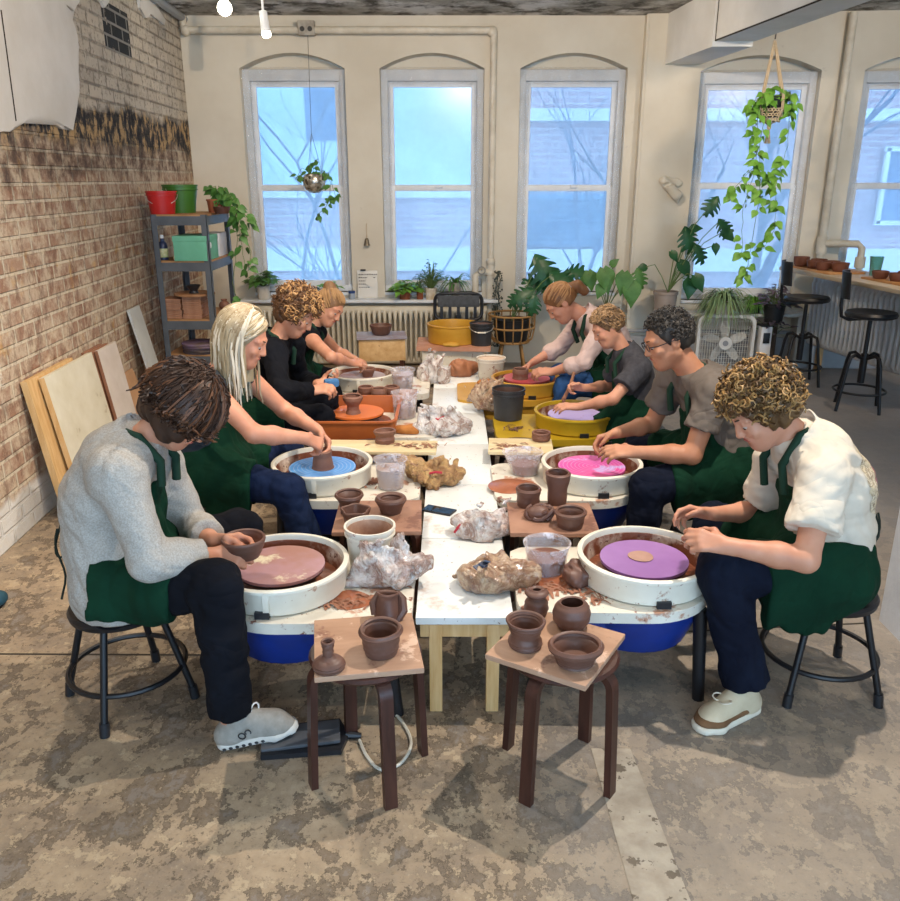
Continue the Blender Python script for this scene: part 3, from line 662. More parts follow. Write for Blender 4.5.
wheel(-.56, 4.74, 0, 'pottery wheel with a rounded rectangular orange tray', bat_mat('orange_bat', '#d0692a', '#c9703a', '#b9a9b8', .58, False), .162, .07, 'tray', mat('orange_tray_plastic', '#b5622f', '#a3552a', 5, .42, speck=('#8a4a30', 12, .66, .05)))
wheel(-.625, 5.73, 0, 'white pottery wheel at the radiator end of the left side', bat_mat('grey_lilac_bat', '#a39aa5', '#9a7f78', '#8d5a48', .50, False), .162, .06)
wp = wheel(.715, 2.745, PI, 'white pottery wheel with a plain purple bat nearest on the right side', bat_mat('purple_bat', '#8d62a0', '#9a70ac', '#75526a', .66, False), .16, .065)
q = MB(); q.lathe([(0, .001), (.046, .001), (.046, .0025), (0, .0025)], (.01, -.01, .476), 28, wob=.05, seed=3); mk('clay_residue', q, mat('tan_residue', '#b08c7c', '#9c7668', 16, .6), wp)
wheel(.69, 3.77, PI, 'white pottery wheel with a pink bat', bat_mat('pink_bat', '#d4438f', '#c94fa8', '#b9a6dd', .52), .162, .065, bat_label='bright pink bat with pale ridged rings')
wheel(.745, 4.70, PI, 'mustard yellow pottery wheel with a lavender bat', bat_mat('lavender_bat', '#a99bd0', '#b3a3cf', '#8a6470', .60, False), .162, .065, panm=YEL, deckm=YEL, hullm=YEL)
wheel(.53, 5.56, PI, 'yellow pottery wheel with a red bat', bat_mat('red_bat', '#b7474c', '#c2595c', '#95584c', .60, False), .162, .085, panm=TAN, deckm=TAN, hullm=TAN)

# ------------------------------------------------------------------ stools
def lab_stool(label, x, y, rz=0):
    t = thing('metal_stool', label, 'stool', (x, y, 0), rz, 'round black stools the potters sit on'); h = .39
    q = MB(); q.lathe([(0, h-.035), (.155, h-.035), (.168, h-.03), (.172, h-.012), (.165, h), (0, h+.002)], n=36); mk('seat', q, BLACKM, t)
    q = MB(); N = 36; q.tube([((.199*math.cos(2*PI*k/N)), .199*math.sin(2*PI*k/N), .135) for k in range(N)], .010, 8, closed=True); mk('foot_ring', q, BLACKM, t)
    for k in range(4):
        a = PI/4+k*PI/2; c, s = math.cos(a), math.sin(a)
        q = MB(); q.tube([(.135*c, .135*s, h-.03), (.228*c, .228*s, .04)], .0125, 10); l = mk('leg', q, BLACKM, t)
        q = MB(); q.tube([(.226*c, .226*s, .05), (.233*c, .233*s, 0)], .017, 10); mk('rubber_foot', q, BLACKP, l)
    return t
st = lab_stool('round black metal stool under the woman in the grey sweater', -1.165, 2.575, -.82)
for lab, x, y, a in (('round black metal stool under the teenager in the printed cream tee', 1.375, 2.675, 0),
                     ('round black metal stool under the blonde woman', -1.17, 3.66, .3), ('round black metal stool under the curly haired woman in black', -1.2, 4.62, 0),
                     ('round black metal stool under the young woman with the bun', -1.15, 5.62, 0), ('round black metal stool under the man in glasses', 1.33, 3.78, .2),
                     ('round black metal stool under the boy', 1.12, 4.70, 0), ('round black metal stool under the woman in pale pink', 1.22, 5.55, 0)):
    dup(st, (x, y, 0), a, lab)

def bent_stool(label, x, y, rz):
    t = thing('bentwood_stool', label, 'stool', (x, y, 0), rz, 'dark bentwood stools holding boards of pots'); h = .44
    q = MB(); q.lathe([(0, h-.018), (.165, h-.018), (.172, h-.009), (.165, h), (0, h)], n=36); mk('seat', q, DARKW, t)
    for k in range(4):
        a = k*PI/2+PI/4; R = Matrix.Rotation(a, 4, 'Z')
        prof = [(.05, h-.024), (.11, h-.026)]+[(.125+.045*math.sin(w), h-.071+.045*math.cos(w)) for w in [i*PI/2/6 for i in range(7)]]+[(.178, .2), (.186, 0)]
        q = MB(); vs = []; fs = []
        for i, (u, z) in enumerate(prof):
            j0, j1 = max(i-1, 0), min(i+1, len(prof)-1); d = V((prof[j1][0]-prof[j0][0], prof[j1][1]-prof[j0][1])).normalized(); n = V((d.y, -d.x))*.011
            for sg in (-1, 1):
                for sy in (-1, 1): vs.append(R @ V((u+n.x*sg, sy*.02, z+n.y*sg)))
        for i in range(len(prof)-1):
            a0, b0 = i*4, i*4+4
            for p, r_ in ((0, 1), (1, 3), (3, 2), (2, 0)): fs.append((a0+p, a0+r_, b0+r_, b0+p))
        fs += [(0, 1, 3, 2), tuple(len(vs)-4+i for i in (0, 1, 3, 2))]
        q.add(vs, fs); mk('leg', q, DARKW, t, 50)
    return t
s0 = bent_stool('dark bentwood stool in front carrying the narrow necked vase', -.258, 2.182, math.radians(-20))
for lab, x, y, a in (('dark bentwood stool in front carrying four round pots', .343, 2.178, .14), ('dark bentwood stool between the left wheels by the white bucket', -.30, 3.2, .4), ('dark bentwood stool between the right wheels under the tall vase', .425, 3.18, .2),
                     ('dark bentwood stool beneath the pale board on the left', -.42, 4.16, .3), ('dark bentwood stool beneath the pale board on the right', .38, 4.18, .3), ('dark bentwood stool under the three small bowls', -.42, 5.22, .1)):
    dup(s0, (x, y, 0), a, lab)
def board(label, cx, cy, sx, sy, rz, m, z=.44, th=.018, seed=0):
    q = MB(); q.box((0, 0, th/2), (sx, sy, th), bev=.003)
    return one('pot_board', q, m, label, 'board', None, (cx, cy, z), rz)
board('plywood board with a narrow necked vase on the front left stool', -.255, 2.19, .315, .325, math.radians(9), PLY)
board('plywood board set askew with four pots on the front right stool', .325, 2.185, .32, .325, math.radians(-31), PLY)
board('clay stained board beside the white bucket', -.30, 3.19, .36, .34, .03, BOARDB)
board('clay stained board holding the tall flared vase', .425, 3.17, .36, .33, -.02, BOARDB)
board('long pale plywood board with one pinched bowl', -.40, 4.14, .66, .20, -.03, PLYL)
board('pale plywood board with one little bowl on the right', .375, 4.15, .34, .24, -.06, PLYL)
board('clay stained board under three small bowls', -.42, 5.25, .40, .26, 0, BOARDB)

# ------------------------------------------------------------------ pots
def pot_prof(outer, th=.011):
    inner = [(max(r-th, .001), z) for r, z in outer[::-1] if z > th]
    r, z = outer[-1]
    return [(0, 0)]+outer+[(r-th*.3, z+th*.35), (r-th*.7, z+th*.3)]+inner[0:]+[(0, max(th, outer[0][1]))]
def smoothp(pts, n=4):
    o = []
    for i in range(len(pts)-1):
        p0, p1, p2, p3 = pts[max(i-1, 0)], pts[i], pts[i+1], pts[min(i+2, len(pts)-1)]
        for k in range(n):
            t = k/n; o.append(tuple(.5*((2*b)+(-a+c)*t+(2*a-5*b+4*c-d)*t*t+(-a+3*b-3*c+d)*t**3) for a, b, c, d in zip(p0, p1, p2, p3)))
    return o+[pts[-1]]
def pot(name, cat, label, outer, loc, wob=.02, th=.011, m=CLAY, seed=0, rz=0, group=None, n=32, ridges=True):
    q = MB(); o = smoothp(outer)
    if ridges: o = [(r+.0011*math.sin(z*700), z) for r, z in o]
    q.lathe(pot_prof(o, th), n=n, wob=wob, seed=seed)
    return one(name, q, m, label, cat, group, loc, rz)
def at(px, py, z): return G(px, py, z)
ZB, ZD, ZT = .4585, .399, .3805
B1 = [(.040, 0), (.050, .02), (.058, .05), (.060, .072), (.064, .078)]
pot('narrow_necked_vase', 'vase', 'small bottle vase with a narrow neck on the front left board', [(.043, 0), (.047, .012), (.040, .026), (.018, .038), (.016, .055), (.018, .080), (.021, .088)], at(329, 668, ZB), .02, .007, seed=2)
pot('clay_bowl', 'bowl', 'deep thick rimmed bowl on the front left board', [(.047, 0), (.053, .02), (.056, .045), (.060, .068), (.066, .073), (.064, .080)], at(381, 652, ZB), .04, .012, seed=3)
q = MB(); q.lathe(pot_prof(smoothp([(.044, 0), (.048, .02), (.040, .045), (.034, .07), (.038, .085)]), .010), n=28, wob=.12, seed=5); q.tube([(.03, -.02, .0), (.05, -.01, .03), (.046, .012, .06), (.03, .02, .08)], [.014, .016, .014, .008], 8); q.tube([(-.04, -.02, .02), (-.046, .0, .05), (-.03, .022, .075)], [.012, .014, .009], 8)
one('twisted_pot', q, CLAY, 'collapsed twisted pot at the back of the front left board', 'pot', None, at(388, 617, ZB))
pot('clay_bowl', 'bowl', 'waisted flower pot shaped bowl on the front right board', [(.048, 0), (.052, .015), (.044, .035), (.050, .06), (.058, .078), (.060, .084)], at(525, 645, ZB), .03, .010, seed=6)
pot('clay_bottle', 'bottle', 'squat bottle with a flat collar neck on the front right board', [(.034, 0), (.040, .02), (.036, .045), (.024, .058), (.036, .068), (.038, .078), (.026, .084)], at(536, 613, ZB), .02, .014, seed=7)
pot('round_vase', 'vase', 'globe shaped vase with an open mouth on the front right board', [(.040, 0), (.056, .022), (.060, .048), (.053, .072), (.042, .083)], at(571, 626, ZB), .02, .009, seed=8)
pot('clay_bowl', 'bowl', 'wide shallow bowl nearest the front edge of the right board', [(.052, 0), (.056, .015), (.066, .035), (.078, .050), (.077, .060)], at(575, 662, ZB), .04, .013, seed=9)
pot('clay_pot', 'pot', 'lipped pot at the back of the board by the white bucket', [(.040, 0), (.042, .03), (.048, .055), (.062, .075), (.060, .083)], at(350, 512, ZB), .04, .010, seed=10)
q = MB(); pr = pot_prof(smoothp([(.045, 0), (.050, .03), (.058, .055), (.060, .065)]), .010); q.lathe(pr, n=40)
q.v = [(x*(1+.09*math.cos(5*math.atan2(y, x))*max(z, 0)/.065), y*(1+.09*math.cos(5*math.atan2(y, x))*max(z, 0)/.065), z) for x, y, z in q.v]
one('scalloped_bowl', q, CLAY, 'bowl with a pinched scalloped rim by the white bucket', 'bowl', None, at(356, 524, ZB), .4)
pot('clay_bowl', 'bowl', 'bowl with a broad flat rim in front of the measuring tub', [(.042, 0), (.050, .025), (.060, .045), (.066, .058), (.064, .064)], at(391, 512, ZB), .02, .022, seed=12)
pot('clay_bowl', 'bowl', 'pinched bowl on the long pale board', [(.050, 0), (.053, .02), (.048, .035), (.060, .06), (.058, .066)], at(385, 442, ZB), .07, .011, seed=13, m=CLAYL)
pot('clay_pot', 'pot', 'straight sided pot on the right board beside the tall vase', [(.046, 0), (.050, .02), (.051, .05), (.056, .074), (.054, .080)], at(528, 505, ZB), .03, .010, seed=14)
pot('tall_vase', 'vase', 'tall flared vase in front of the pink bat', [(.040, 0), (.041, .03), (.043, .07), (.050, .11), (.054, .135), (.051, .142)], at(557, 503, ZB), .02, .009, seed=15)
pot('clay_bowl', 'bowl', 'rimmed bowl at the right front of the tall vase board', [(.050, 0), (.055, .02), (.058, .045), (.066, .060), (.063, .067)], at(570, 526, ZB), .03, .011, seed=16)
pot('clay_bowl', 'bowl', 'little bowl alone on the right pale board', [(.046, 0), (.052, .015), (.050, .03), (.052, .044)], at(541, 440, ZB), .02, .011, seed=17, m=CLAYL)
for px, py, l, sd in ((366, 394, 'small bowl at the left of three by the grey lilac wheel', 18), (379, 398, 'middle and tallest of three small bowls behind the orange tray', 19), (392, 394, 'small bowl beside the cloudy tub, right of three', 20)):
    pot('clay_bowl', 'bowl', l, [(.042, 0), (.050, .02), (.052, .045), (.047, .064 if sd == 19 else .05)], at(px, py, ZB), .03, .010, seed=sd, m=CLAYL, n=24)
pot('thrown_pot', 'pot', 'flared pot standing on the orange bat', [(.045, 0), (.036, .025), (.038, .05), (.056, .078), (.060, .098), (.056, .106)], V((-.575, 4.70, .48)), .03, .012, seed=21, m=CLAYL)
pot('thrown_pot', 'pot', 'squat cylinder being thrown on the blue bat', [(.055, 0), (.050, .02), (.046, .06), (.048, .085)], V((-.617, 3.757, .470)), .03, .016, seed=22, m=CLAYL)
pot('thrown_pot', 'pot', 'small bowl being thrown by the young woman with the bun', [(.035, 0), (.042, .02), (.052, .042), (.056, .058)], V((-.585, 5.70, .470)), .03, .012, seed=23, m=CLAYL, n=24)
pot('thrown_pot', 'pot', 'low bowl between the hands of the woman in pale pink', [(.055, 0), (.052, .02), (.056, .045), (.052, .066)], V((.485, 5.53, .495)), .03, .012, seed=24, m=CLAYL, n=24)
# knotted lump of clay
q = MB(); q.ball((0, 0, .028), (.055, .035, .030), 14)
for k in range(6):
    a = k*1.05; q.tube([(.055*math.cos(a+w), .032*math.sin(a+w*.5), .03+.022*math.sin(w*2+k)) for w in [i*.35 for i in range(7)]], .010, 7)
one('clay_lump', q, CLAY, 'knotted lump of clay straps beside the tall vase', 'clay', None, at(539, 519, ZB))

# ------------------------------------------------------------------ tubs and buckets
def clear_mat(name, col, a=.35, rough=.12):
    t = NT(name); t.set(Base_Color=t.mix(t.ramp(t.noise(16, 6, .65), [(.58, 0.0), (.64, 1.0)]), col, '#a2765f'), Roughness=rough, Alpha=t.ramp(t.noise(13, 6, .65, t.map((1, 1, 1), (2, 2, 2))), [(.56, a), (.64, .85)])); return t.m
CLEAR = clear_mat('cloudy_clear_plastic', '#e4dde0', .26)
WATER = mat('milky_clay_water', '#b9a49c', '#a58d84', 6, .15); DKWATER = mat('brown_clay_water', '#7a5140', '#6a4334', 8, .3)
MARK = mat('grey_print', '#55586a', rough=.5)
def tub(label, loc, r0, r1, h, fill, fm=WATER, marks=True, spout=False, name='measuring_tub'):
    t = thing(name, label, 'tub', loc)
    q = MB(); q.lathe([(0, 0), (r0-.004, 0), (r0, .004), (r0+(r1-r0)*.95, h*.93), (r1+.005, h*.95), (r1+.006, h), (r1, h), (r0+(r1-r0)*.95-.003, h*.93), (r0-.003, .006), (0, .006)], n=36)
    if spout: q.v = [(x-(.03 if x < -r1*.75 and z > h*.8 else 0), y, z) for x, y, z in q.v]
    mk('tub_wall', q, CLEAR, t)
    hf = h*fill; rf = r0+(r1-r0)*fill-.006
    q = MB(); q.lathe([(0, .007), (r0-.006, .007), (rf, hf), (0, hf)], n=32); o = mk('clay_water', q, fm, t)
    if marks:
        q = MB()
        for k in range(6):
            z = h*(.18+.1*k); rr = r0+(r1-r0)*z/h+.001; a0 = -PI/2+.35; w = .30 if k % 2 == 0 else .2
            pts = [(rr*math.cos(a0+w*i/4), rr*math.sin(a0+w*i/4)) for i in range(5)]
            for i in range(4): q.quad((*pts[i], z), (*pts[i+1], z), (*pts[i+1], z+.0035), (*pts[i], z+.0035))
        mk('volume_marks', q, MARK, t, 0)
    return t
tub('cloudy measuring tub of clay water behind the broad rimmed bowl', at(391, 487, ZD), .062, .076, .145, .68)
tub('clay spattered tub half full of brown slip by the orange tray', at(405, 417, ZD), .068, .080, .16, .45, DKWATER)
tub('tall cloudy tub beside the wheel of the young woman with the bun', at(403, 393, ZD), .066, .082, .17, .8)
tub('oval spouted pitcher of slip behind the tall vase', at(525, 473, ZD), .068, .082, .115, .45, DKWATER, False, True, 'slip_pitcher')
tub('round clear tub of brown slip near the plain purple bat', at(546, 570, ZD), .072, .084, .115, .52, DKWATER, False)
def bucket(label, loc, r0, r1, h, m, inner, name='bucket', bail=None, fill=None, fm=DKWATER, cat='bucket', rz=0):
    t = thing(name, label, cat, loc, rz)
    q = MB(); q.lathe([(0, 0), (r0, 0), (r0+(r1-r0)*.8, h*.80), (r1+.004, h*.81), (r1+.004, h*.845), (r1-.001, h*.85), (r1, h*.93), (r1+.005, h*.94), (r1+.005, h), (r1-.003, h), (r1-.004, h*.9), (r0-.004, .006), (0, .006)], n=36); mk('bucket_wall', q, m, t)
    q = MB(); q.lathe([(r0-.003, .01), (r1-.0065, h*.92), (r1-.0085, h*.92), (r0-.006, .01)], n=36); mk('stained_lining', q, inner, t)
    if fill: rf = r0+(r1-r0)*fill-.006; q = MB(); q.lathe([(0, h*fill-.02), (rf-.003, h*fill-.02), (rf, h*fill), (0, h*fill+.002)], n=32); mk('slip', q, fm, t)
    if bail:
        q = MB(); N = 14; q.tube([((r1+.008)*math.cos(PI*k/N), -.02-(r1*.9)*math.sin(PI*k/N)*math.cos(bail), h*.86-(r1*.9)*math.sin(PI*k/N)*math.sin(bail)) for k in range(N+1)], .0028, 6); hd = mk('handle', q, mat('galvanised_wire', '#b9b9b6', rough=.35, metal=.6), t)
        q = MB(); q.tube([(.035*s, -.02-r1*.9*math.cos(bail)*.985, h*.86-r1*.9*math.sin(bail)*.985) for s in (-1, 1)], .007, 8); mk('grip', q, WHITEP, hd)
    return t
BRIM = mat('clay_crusted_lining', '#c7a48b', '#8d5d45', 8, .6, speck=('#6a3c2b', 10, .58, .05))
bucket('white plastic bucket crusted with clay behind the large plastic clay bag', at(371, 566, ZD), .078, .092, .17, DIRTYW, BRIM, fill=.5)
DB = mat('dusty_black_plastic', '#2b2c2f', '#3b3a3b', 6, .45, speck=('#7b6a60', 20, .68, .05))
bucket('small black bucket in front of the brown paper clay bag on the right', at(508, 418, ZD), .085, .098, .19, DB, mat('clay_black_lining', '#5b4338', '#3a2a25', 7, .6), fill=.75)
# ------------------------------------------------------------------ bags of clay
def film_bag(name, c1, c2, c3, rough=.22, tr=.0):
    t = NT(name); n = t.noise(8, 8, .68, dist=1.2); c = t.ramp(n, [(.40, c1), (.49, c2), (.57, c3), (.64, c1)])
    c = t.mix(t.ramp(t.noise(24, 5, .6), [(.60, 0.0), (.66, .7)]), c, '#7a4f3e')
    t.set(Base_Color=c, Roughness=rough, Specular_IOR_Level=.8, Coat_Weight=.6 if rough < .4 else 0, Coat_Roughness=.10)
    t.bump(t.noise(13, 7, .62, dist=3.5), 1.0, .03); return t.m
BAGW = film_bag('clear_plastic_over_clay', '#ece6e2', '#d2bcb2', '#a07b6b'); BAGT = film_bag('tan_plastic_over_clay', '#d8b997', '#bb9576', '#94694d'); BAGP = film_bag('brown_paper_bag', '#cda569', '#b58a58', '#94683d', .55); BAGG = film_bag('pale_plastic_over_clay', '#f2ece7', '#dfd5cf', '#a9897a')
def bag(label, loc, sx, sy, h, m, seed, name='clay_bag', tail=None, hh=.0048, red=None, cat='clay bag', amp=.010, freq=24, fins=4):
    rnd = np.random.RandomState(seed); v = Vox((-sx-.07, -sy-.06, -.01), (sx+.07, sy+.06, h+.07), hh)
    v.ell((0, 0, h*.32), (sx*.80, sy*.80, h*.45), k=.03)
    for k in range(6):
        a = rnd.rand()*6.28; rr = .5+.3*rnd.rand(); v.ell((sx*rr*math.cos(a), sy*rr*math.sin(a), h*(.2+.4*rnd.rand())), (sx*(.3+.2*rnd.rand()), sy*(.3+.2*rnd.rand()), h*(.22+.2*rnd.rand())), k=.025)
    if cat in ('clay bag', 'bag'):
        for k in range(fins):   # crumpled folds of film standing off the clay
            a = rnd.rand()*6.28; e = rnd.rand()**.7; c = np.array((sx*.85*e*math.cos(a), sy*.85*e*math.sin(a), h*(.95-.75*e*e))); nn = nrm(rnd.randn(3)); t1 = nrm(np.cross(nn, rnd.randn(3))); t2 = np.cross(nn, t1)
            v.ell(c, (sx*(.22+.22*rnd.rand()), h*(.16+.14*rnd.rand()), .007), (t1, t2, nn), .024)
    for tl in (tail or []): v.cone(*tl, k=.02)
    v.ripple(amp, freq, seed, ridge=True, band=.05, warp=2.2, n=3); v.ripple(amp*.4, freq*2.3, seed+1, ridge=True, band=.05, warp=1.8, n=3); v.cut((0, 0, .001), (0, 0, -1))
    t = thing(name, label, cat, loc); mkv('bag_body', v, m, t)
    if red:
        q = MB(); q.tube([V(p) for p in red], .006, 6); mk('printed_tape', q, mat('red_print', '#b32e3c', rough=.4), t)
    return t
bag('big clear plastic clay bag flopped by the white bucket', at(392, 583, ZD)+V((0, .03, 0)), .125, .10, .125, BAGW, 3, tail=[((-.06, 0, .03), (-.15, -.05, .012), .05, .02)])
bag('clear plastic clay bag on the table near the phone', at(481, 537, ZT)+V((0, .03, 0)), .12, .085, .095, BAGW, 5, red=[(-.11, -.05, .03), (-.10, -.055, .05), (-.085, -.05, .065)])
bag('tan plastic clay bag with a twisted neck at the front of the table', at(487, 592, ZT)+V((0, .03, 0)), .115, .095, .13, BAGT, 7, tail=[((.06, 0, .07), (.17, .0, .06), .05, .035)])
q = MB(); rnd = random.Random(4)
for k in range(3): q.box((.012*k-.01, .004*k, .006*k), (.05, .022, .005), rot=Euler((.3, .25*k, .5+.5*k)))
one('dark_plastic_tie', q, mat('blue_grey_plastic', '#4b5264', rough=.35), 'blue grey plastic tie on top of the tan clay bag', 'tie', None, at(483, 566, .5), .2)
bag('crumpled brown paper bag beside the measuring tub', at(430, 484, ZT)+V((0, .02, 0)), .12, .085, .115, BAGP, 11, 'paper_bag', tail=[((-.05, .02, .06), (-.13, .02, .10), .05, .03), ((.05, 0, .03), (.14, -.02, .05), .05, .03)], red=[(.0, -.075, .075), (.03, -.083, .085), (.06, -.08, .08)], cat='bag')
bag('clear plastic clay bag with red marks between the wheels', at(440, 435, ZT)+V((0, .03, 0)), .155, .10, .11, BAGG, 13, red=[(-.05, -.02, .105), (-.01, -.05, .10), (.02, -.02, .108), (.05, -.05, .095)])
bag('pale plastic clay bag at the radiator end of the table', at(433, 382, ZT)+V((0, .03, 0)), .12, .09, .17, BAGG, 17, hh=.0055)
bag('heap of folded brown clay at the radiator end of the table', at(464, 376, ZT)+V((0, .03, 0)), .105, .09, .14, mat('folded_clay', '#a9714f', '#8d5a3e', 6, .6, bump=.3), 19, 'clay_heap', cat='clay', hh=.0055)
bag('tan bag leaning behind the black bucket on the right', at(487, 411, ZD)+V((.02, .05, 0)), .105, .10, .185, BAGT, 23, hh=.0055)
bag('orange sponge lump beside the slip tub on the left', at(408, 432, ZD), .07, .045, .045, mat('orange_sponge', '#bf7f42', '#a5672f', 12, .9, bump=.5), 29, 'sponge', cat='sponge', amp=.004)
bag('brown rag of clay by the plain purple bat', at(578, 583, ZD), .05, .05, .075, CLAY, 31, 'clay_scrap', cat='clay', amp=.010)
# phone on the table
t = thing('mobile_phone', 'black phone lying on the white table', 'phone', at(439, 511, ZT), -.45)
q = MB(); q.box((0, 0, .004), (.145, .072, .008), bev=.003); mk('phone_body', q, BLACKP, t)
q = MB(); q.box((0, 0, .0083), (.135, .064, .0006)); mk('screen', q, mat('glossy_screen', '#16222b', rough=.03, spec=1.0), t, 0)
# trimmings and wet clay on the decks
def scraps(label, pts, n, seed, z, sp, m, name='clay_trimmings'):
    rnd = random.Random(seed); q = MB()
    for k in range(n):
        c = rnd.choice(pts); p = c+V((rnd.gauss(0, sp[0]), rnd.gauss(0, sp[1]), 0)); L = rnd.uniform(.008, .03); a = rnd.uniform(0, 6.3); w = rnd.uniform(.003, .009)
        d = V((math.cos(a), math.sin(a), 0)); s_ = V((-d.y, d.x, 0))*w; u = V((0, 0, rnd.uniform(.002, .010)))
        q.add([p-d*L-s_+u*.1, p-s_*.8+u, p+s_*.8+u, p-d*L+s_+u*.1, p+d*L-s_*.5, p+d*L+s_*.5], [(0, 1, 2, 3), (1, 4, 5, 2)])
    b = pts[0].copy(); b.z = z; q.v = [(x-b.x, y-b.y, zz-b.z+.001) for x, y, zz in q.v]
    o = one(name, q, m, label, 'clay trimmings', None, b); o['kind'] = 'stuff'; return o
SCRAP = mat('dry_trimmings', '#a8765c', '#8a5a45', 20, .7)
scraps('thin clay trimmings scattered in front of the large plastic bag', [at(350, 603, ZD), at(335, 605, ZD), at(365, 600, ZD), at(390, 585, ZD)], 70, 1, ZD, (.03, .02), SCRAP)
scraps('clay trimmings scattered by the plain purple bat', [at(560, 585, ZD), at(575, 590, ZD), at(590, 600, ZD), at(545, 590, ZD)], 80, 2, ZD, (.04, .025), SCRAP)
scraps('clay crumbs scattered over the right pale board', [at(505, 445, ZB), at(520, 448, ZB)], 30, 3, ZB, (.05, .025), SCRAP)
scraps('clay crumbs scattered over the long pale board', [at(405, 446, ZB), at(420, 446, ZB)], 30, 4, ZB, (.06, .02), SCRAP)
scraps('clay crumbs on the yellow deck below the black bucket', [at(508, 431, ZD), at(515, 428, ZD)], 26, 5, ZD, (.05, .02), CLAY)
scraps('clay trimmings beside the tall vase board', [at(375, 455, ZD)+V((0, -.42, 0)), at(375, 482, ZD)], 50, 6, ZD, (.05, .04), SCRAP)
def puddle(label, loc, r, m, seed):
    q = MB(); q.lathe([(0, .0002), (r, .0002), (r*.96, .0022), (0, .003)], n=36, wob=.14, seed=seed); return one('slip_puddle', q, m, label, 'clay slip', None, loc)
puddle('brown slip smear under the clear tub near the plain purple bat', at(545, 580, ZD), .095, mat('wet_slip_film', '#b06d4d', '#94573c', 8, .25), 1)
puddle('brown slip smear under the spouted pitcher', at(512, 486, ZD), .11, mat('wet_slip_film', '#b06d4d'), 2)
puddle('brown slip smear in front of the large plastic clay bag', at(352, 600, ZD), .07, mat('wet_slip_film', '#b06d4d'), 3)
# ------------------------------------------------------------------ people
def reach(p, px, py, L, near=True):
    """the point on the line of sight through (px, py) that lies L from p (a bone of length L)"""
    o = V((0, 0, CAM_H)); d = ray(px, py).normalized(); m = o-p; b = m.dot(d); c = m.length_squared-L*L; q = b*b-c
    if q <= 0:
        x = o+d*(-b); return p+(x-p).normalized()*L
    t = -b-math.sqrt(q) if near else -b+math.sqrt(q); return o+d*t
def skin_mat(name, c1, c2, red='#b5654f'):
    t = NT(name); n = t.noise(9, 4); base = t.ramp(n, [(.35, c1), (.65, c2)])
    base = t.mix(t.ramp(t.noise(14, 4, .5, t.map((1, 1, 1), (5, 2, 2))), [(.55, 0.0), (.8, .35)]), base, red)
    t.set(Base_Color=base, Roughness=.5, Specular_IOR_Level=.4, Subsurface_Weight=.08); t.bsdf.inputs['Subsurface Radius'].default_value = (.01, .004, .002)
    return t.m
def cloth(name, c1, c2, sc=8, rough=.9, bump=.25, fold=.42):
    if name in MATS: return MATS[name]
    t = NT(name); t.set(Base_Color=t.ramp(t.noise(sc, 5, .6), [(.35, c1), (.65, c2)]), Roughness=rough, Specular_IOR_Level=.12)
    w = t.noise(4.2, 1.5, .4, t.map((1, 1, 1.4)), 1.8); w2 = t.noise(8, 1.5, .4, t.map((1, 1, .7), (3, 1, 2)), 1.6)
    rid = t.math('ADD', t.math('ABSOLUTE', t.math('SUBTRACT', w, .5)), t.math('MULTIPLY', t.math('ABSOLUTE', t.math('SUBTRACT', w2, .5)), .6))
    t.bump(t.math('ADD', t.math('POWER', rid, .8), t.math('MULTIPLY', t.noise(220, 3), .02)), fold, .035); MATS[name] = t.m; return t.m
APRON = cloth('dark_green_apron', '#103524', '#0c2a1c', 5)
STRAP = mat('dark_green_strap', '#0e3020', rough=.85)
CLAYHAND = mat('dried_clay_smear', '#9a6c58', '#85584a', 20, .7)
EYEW = mat('eye_white', '#b3a79d', rough=.35); IRIS = mat('dark_iris', '#3a2a20', rough=.2)
def frame(fwd, up):
    f = V(fwd).normalized(); u = V(up); u = (u-f*u.dot(f)).normalized(); return f, u, f.cross(u)
def hand_chains(w, fd, pn, ts, sc=1., curl=(.5, .6, .5), spread=.08, thumb=.5):
    """five finger chains and the palm rays: [(points, radii)]"""
    fd = fd.normalized(); pn = (pn-fd*pn.dot(fd)).normalized(); sd = fd.cross(pn)*ts; out = []
    lens = ((.044, .027, .021), (.048, .031, .022), (.045, .029, .021), (.036, .022, .018))
    for i in range(4):
        x = (1.5-i)*.0195*sc; kn = w+fd*(.088-.004*abs(i-1)-.006*(i == 3))*sc+sd*x-pn*.004*sc
        d = (fd+sd*spread*(1.5-i)).normalized(); ax = d.cross(pn).normalized(); pts = [w+fd*.012+sd*x*.55, kn]; p = kn; a = 0
        for j in range(3):
            a += curl[j]*(1+.12*(i-1)); dd = d*math.cos(a)+pn*math.sin(a); p = p+dd*lens[i][j]*sc; pts.append(p)
        out.append((pts, [.0135*sc, .0115*sc, .0092*sc, .0082*sc, .0068*sc]))
    d = (fd*.55+sd*.75+pn*.35).normalized(); b = w+fd*.022*sc+sd*.020*sc; p = b+d*.040*sc; d2 = (fd*.85+sd*(.45-thumb*.6)+pn*(.3+thumb*.5)).normalized(); p2 = p+d2*.034*sc; d3 = (d2+fd*.2-sd*thumb*.5).normalized()
    out.append(([b, p, p2, p2+d3*.026*sc], [.015*sc, .0125*sc, .0098*sc, .0080*sc])); return out
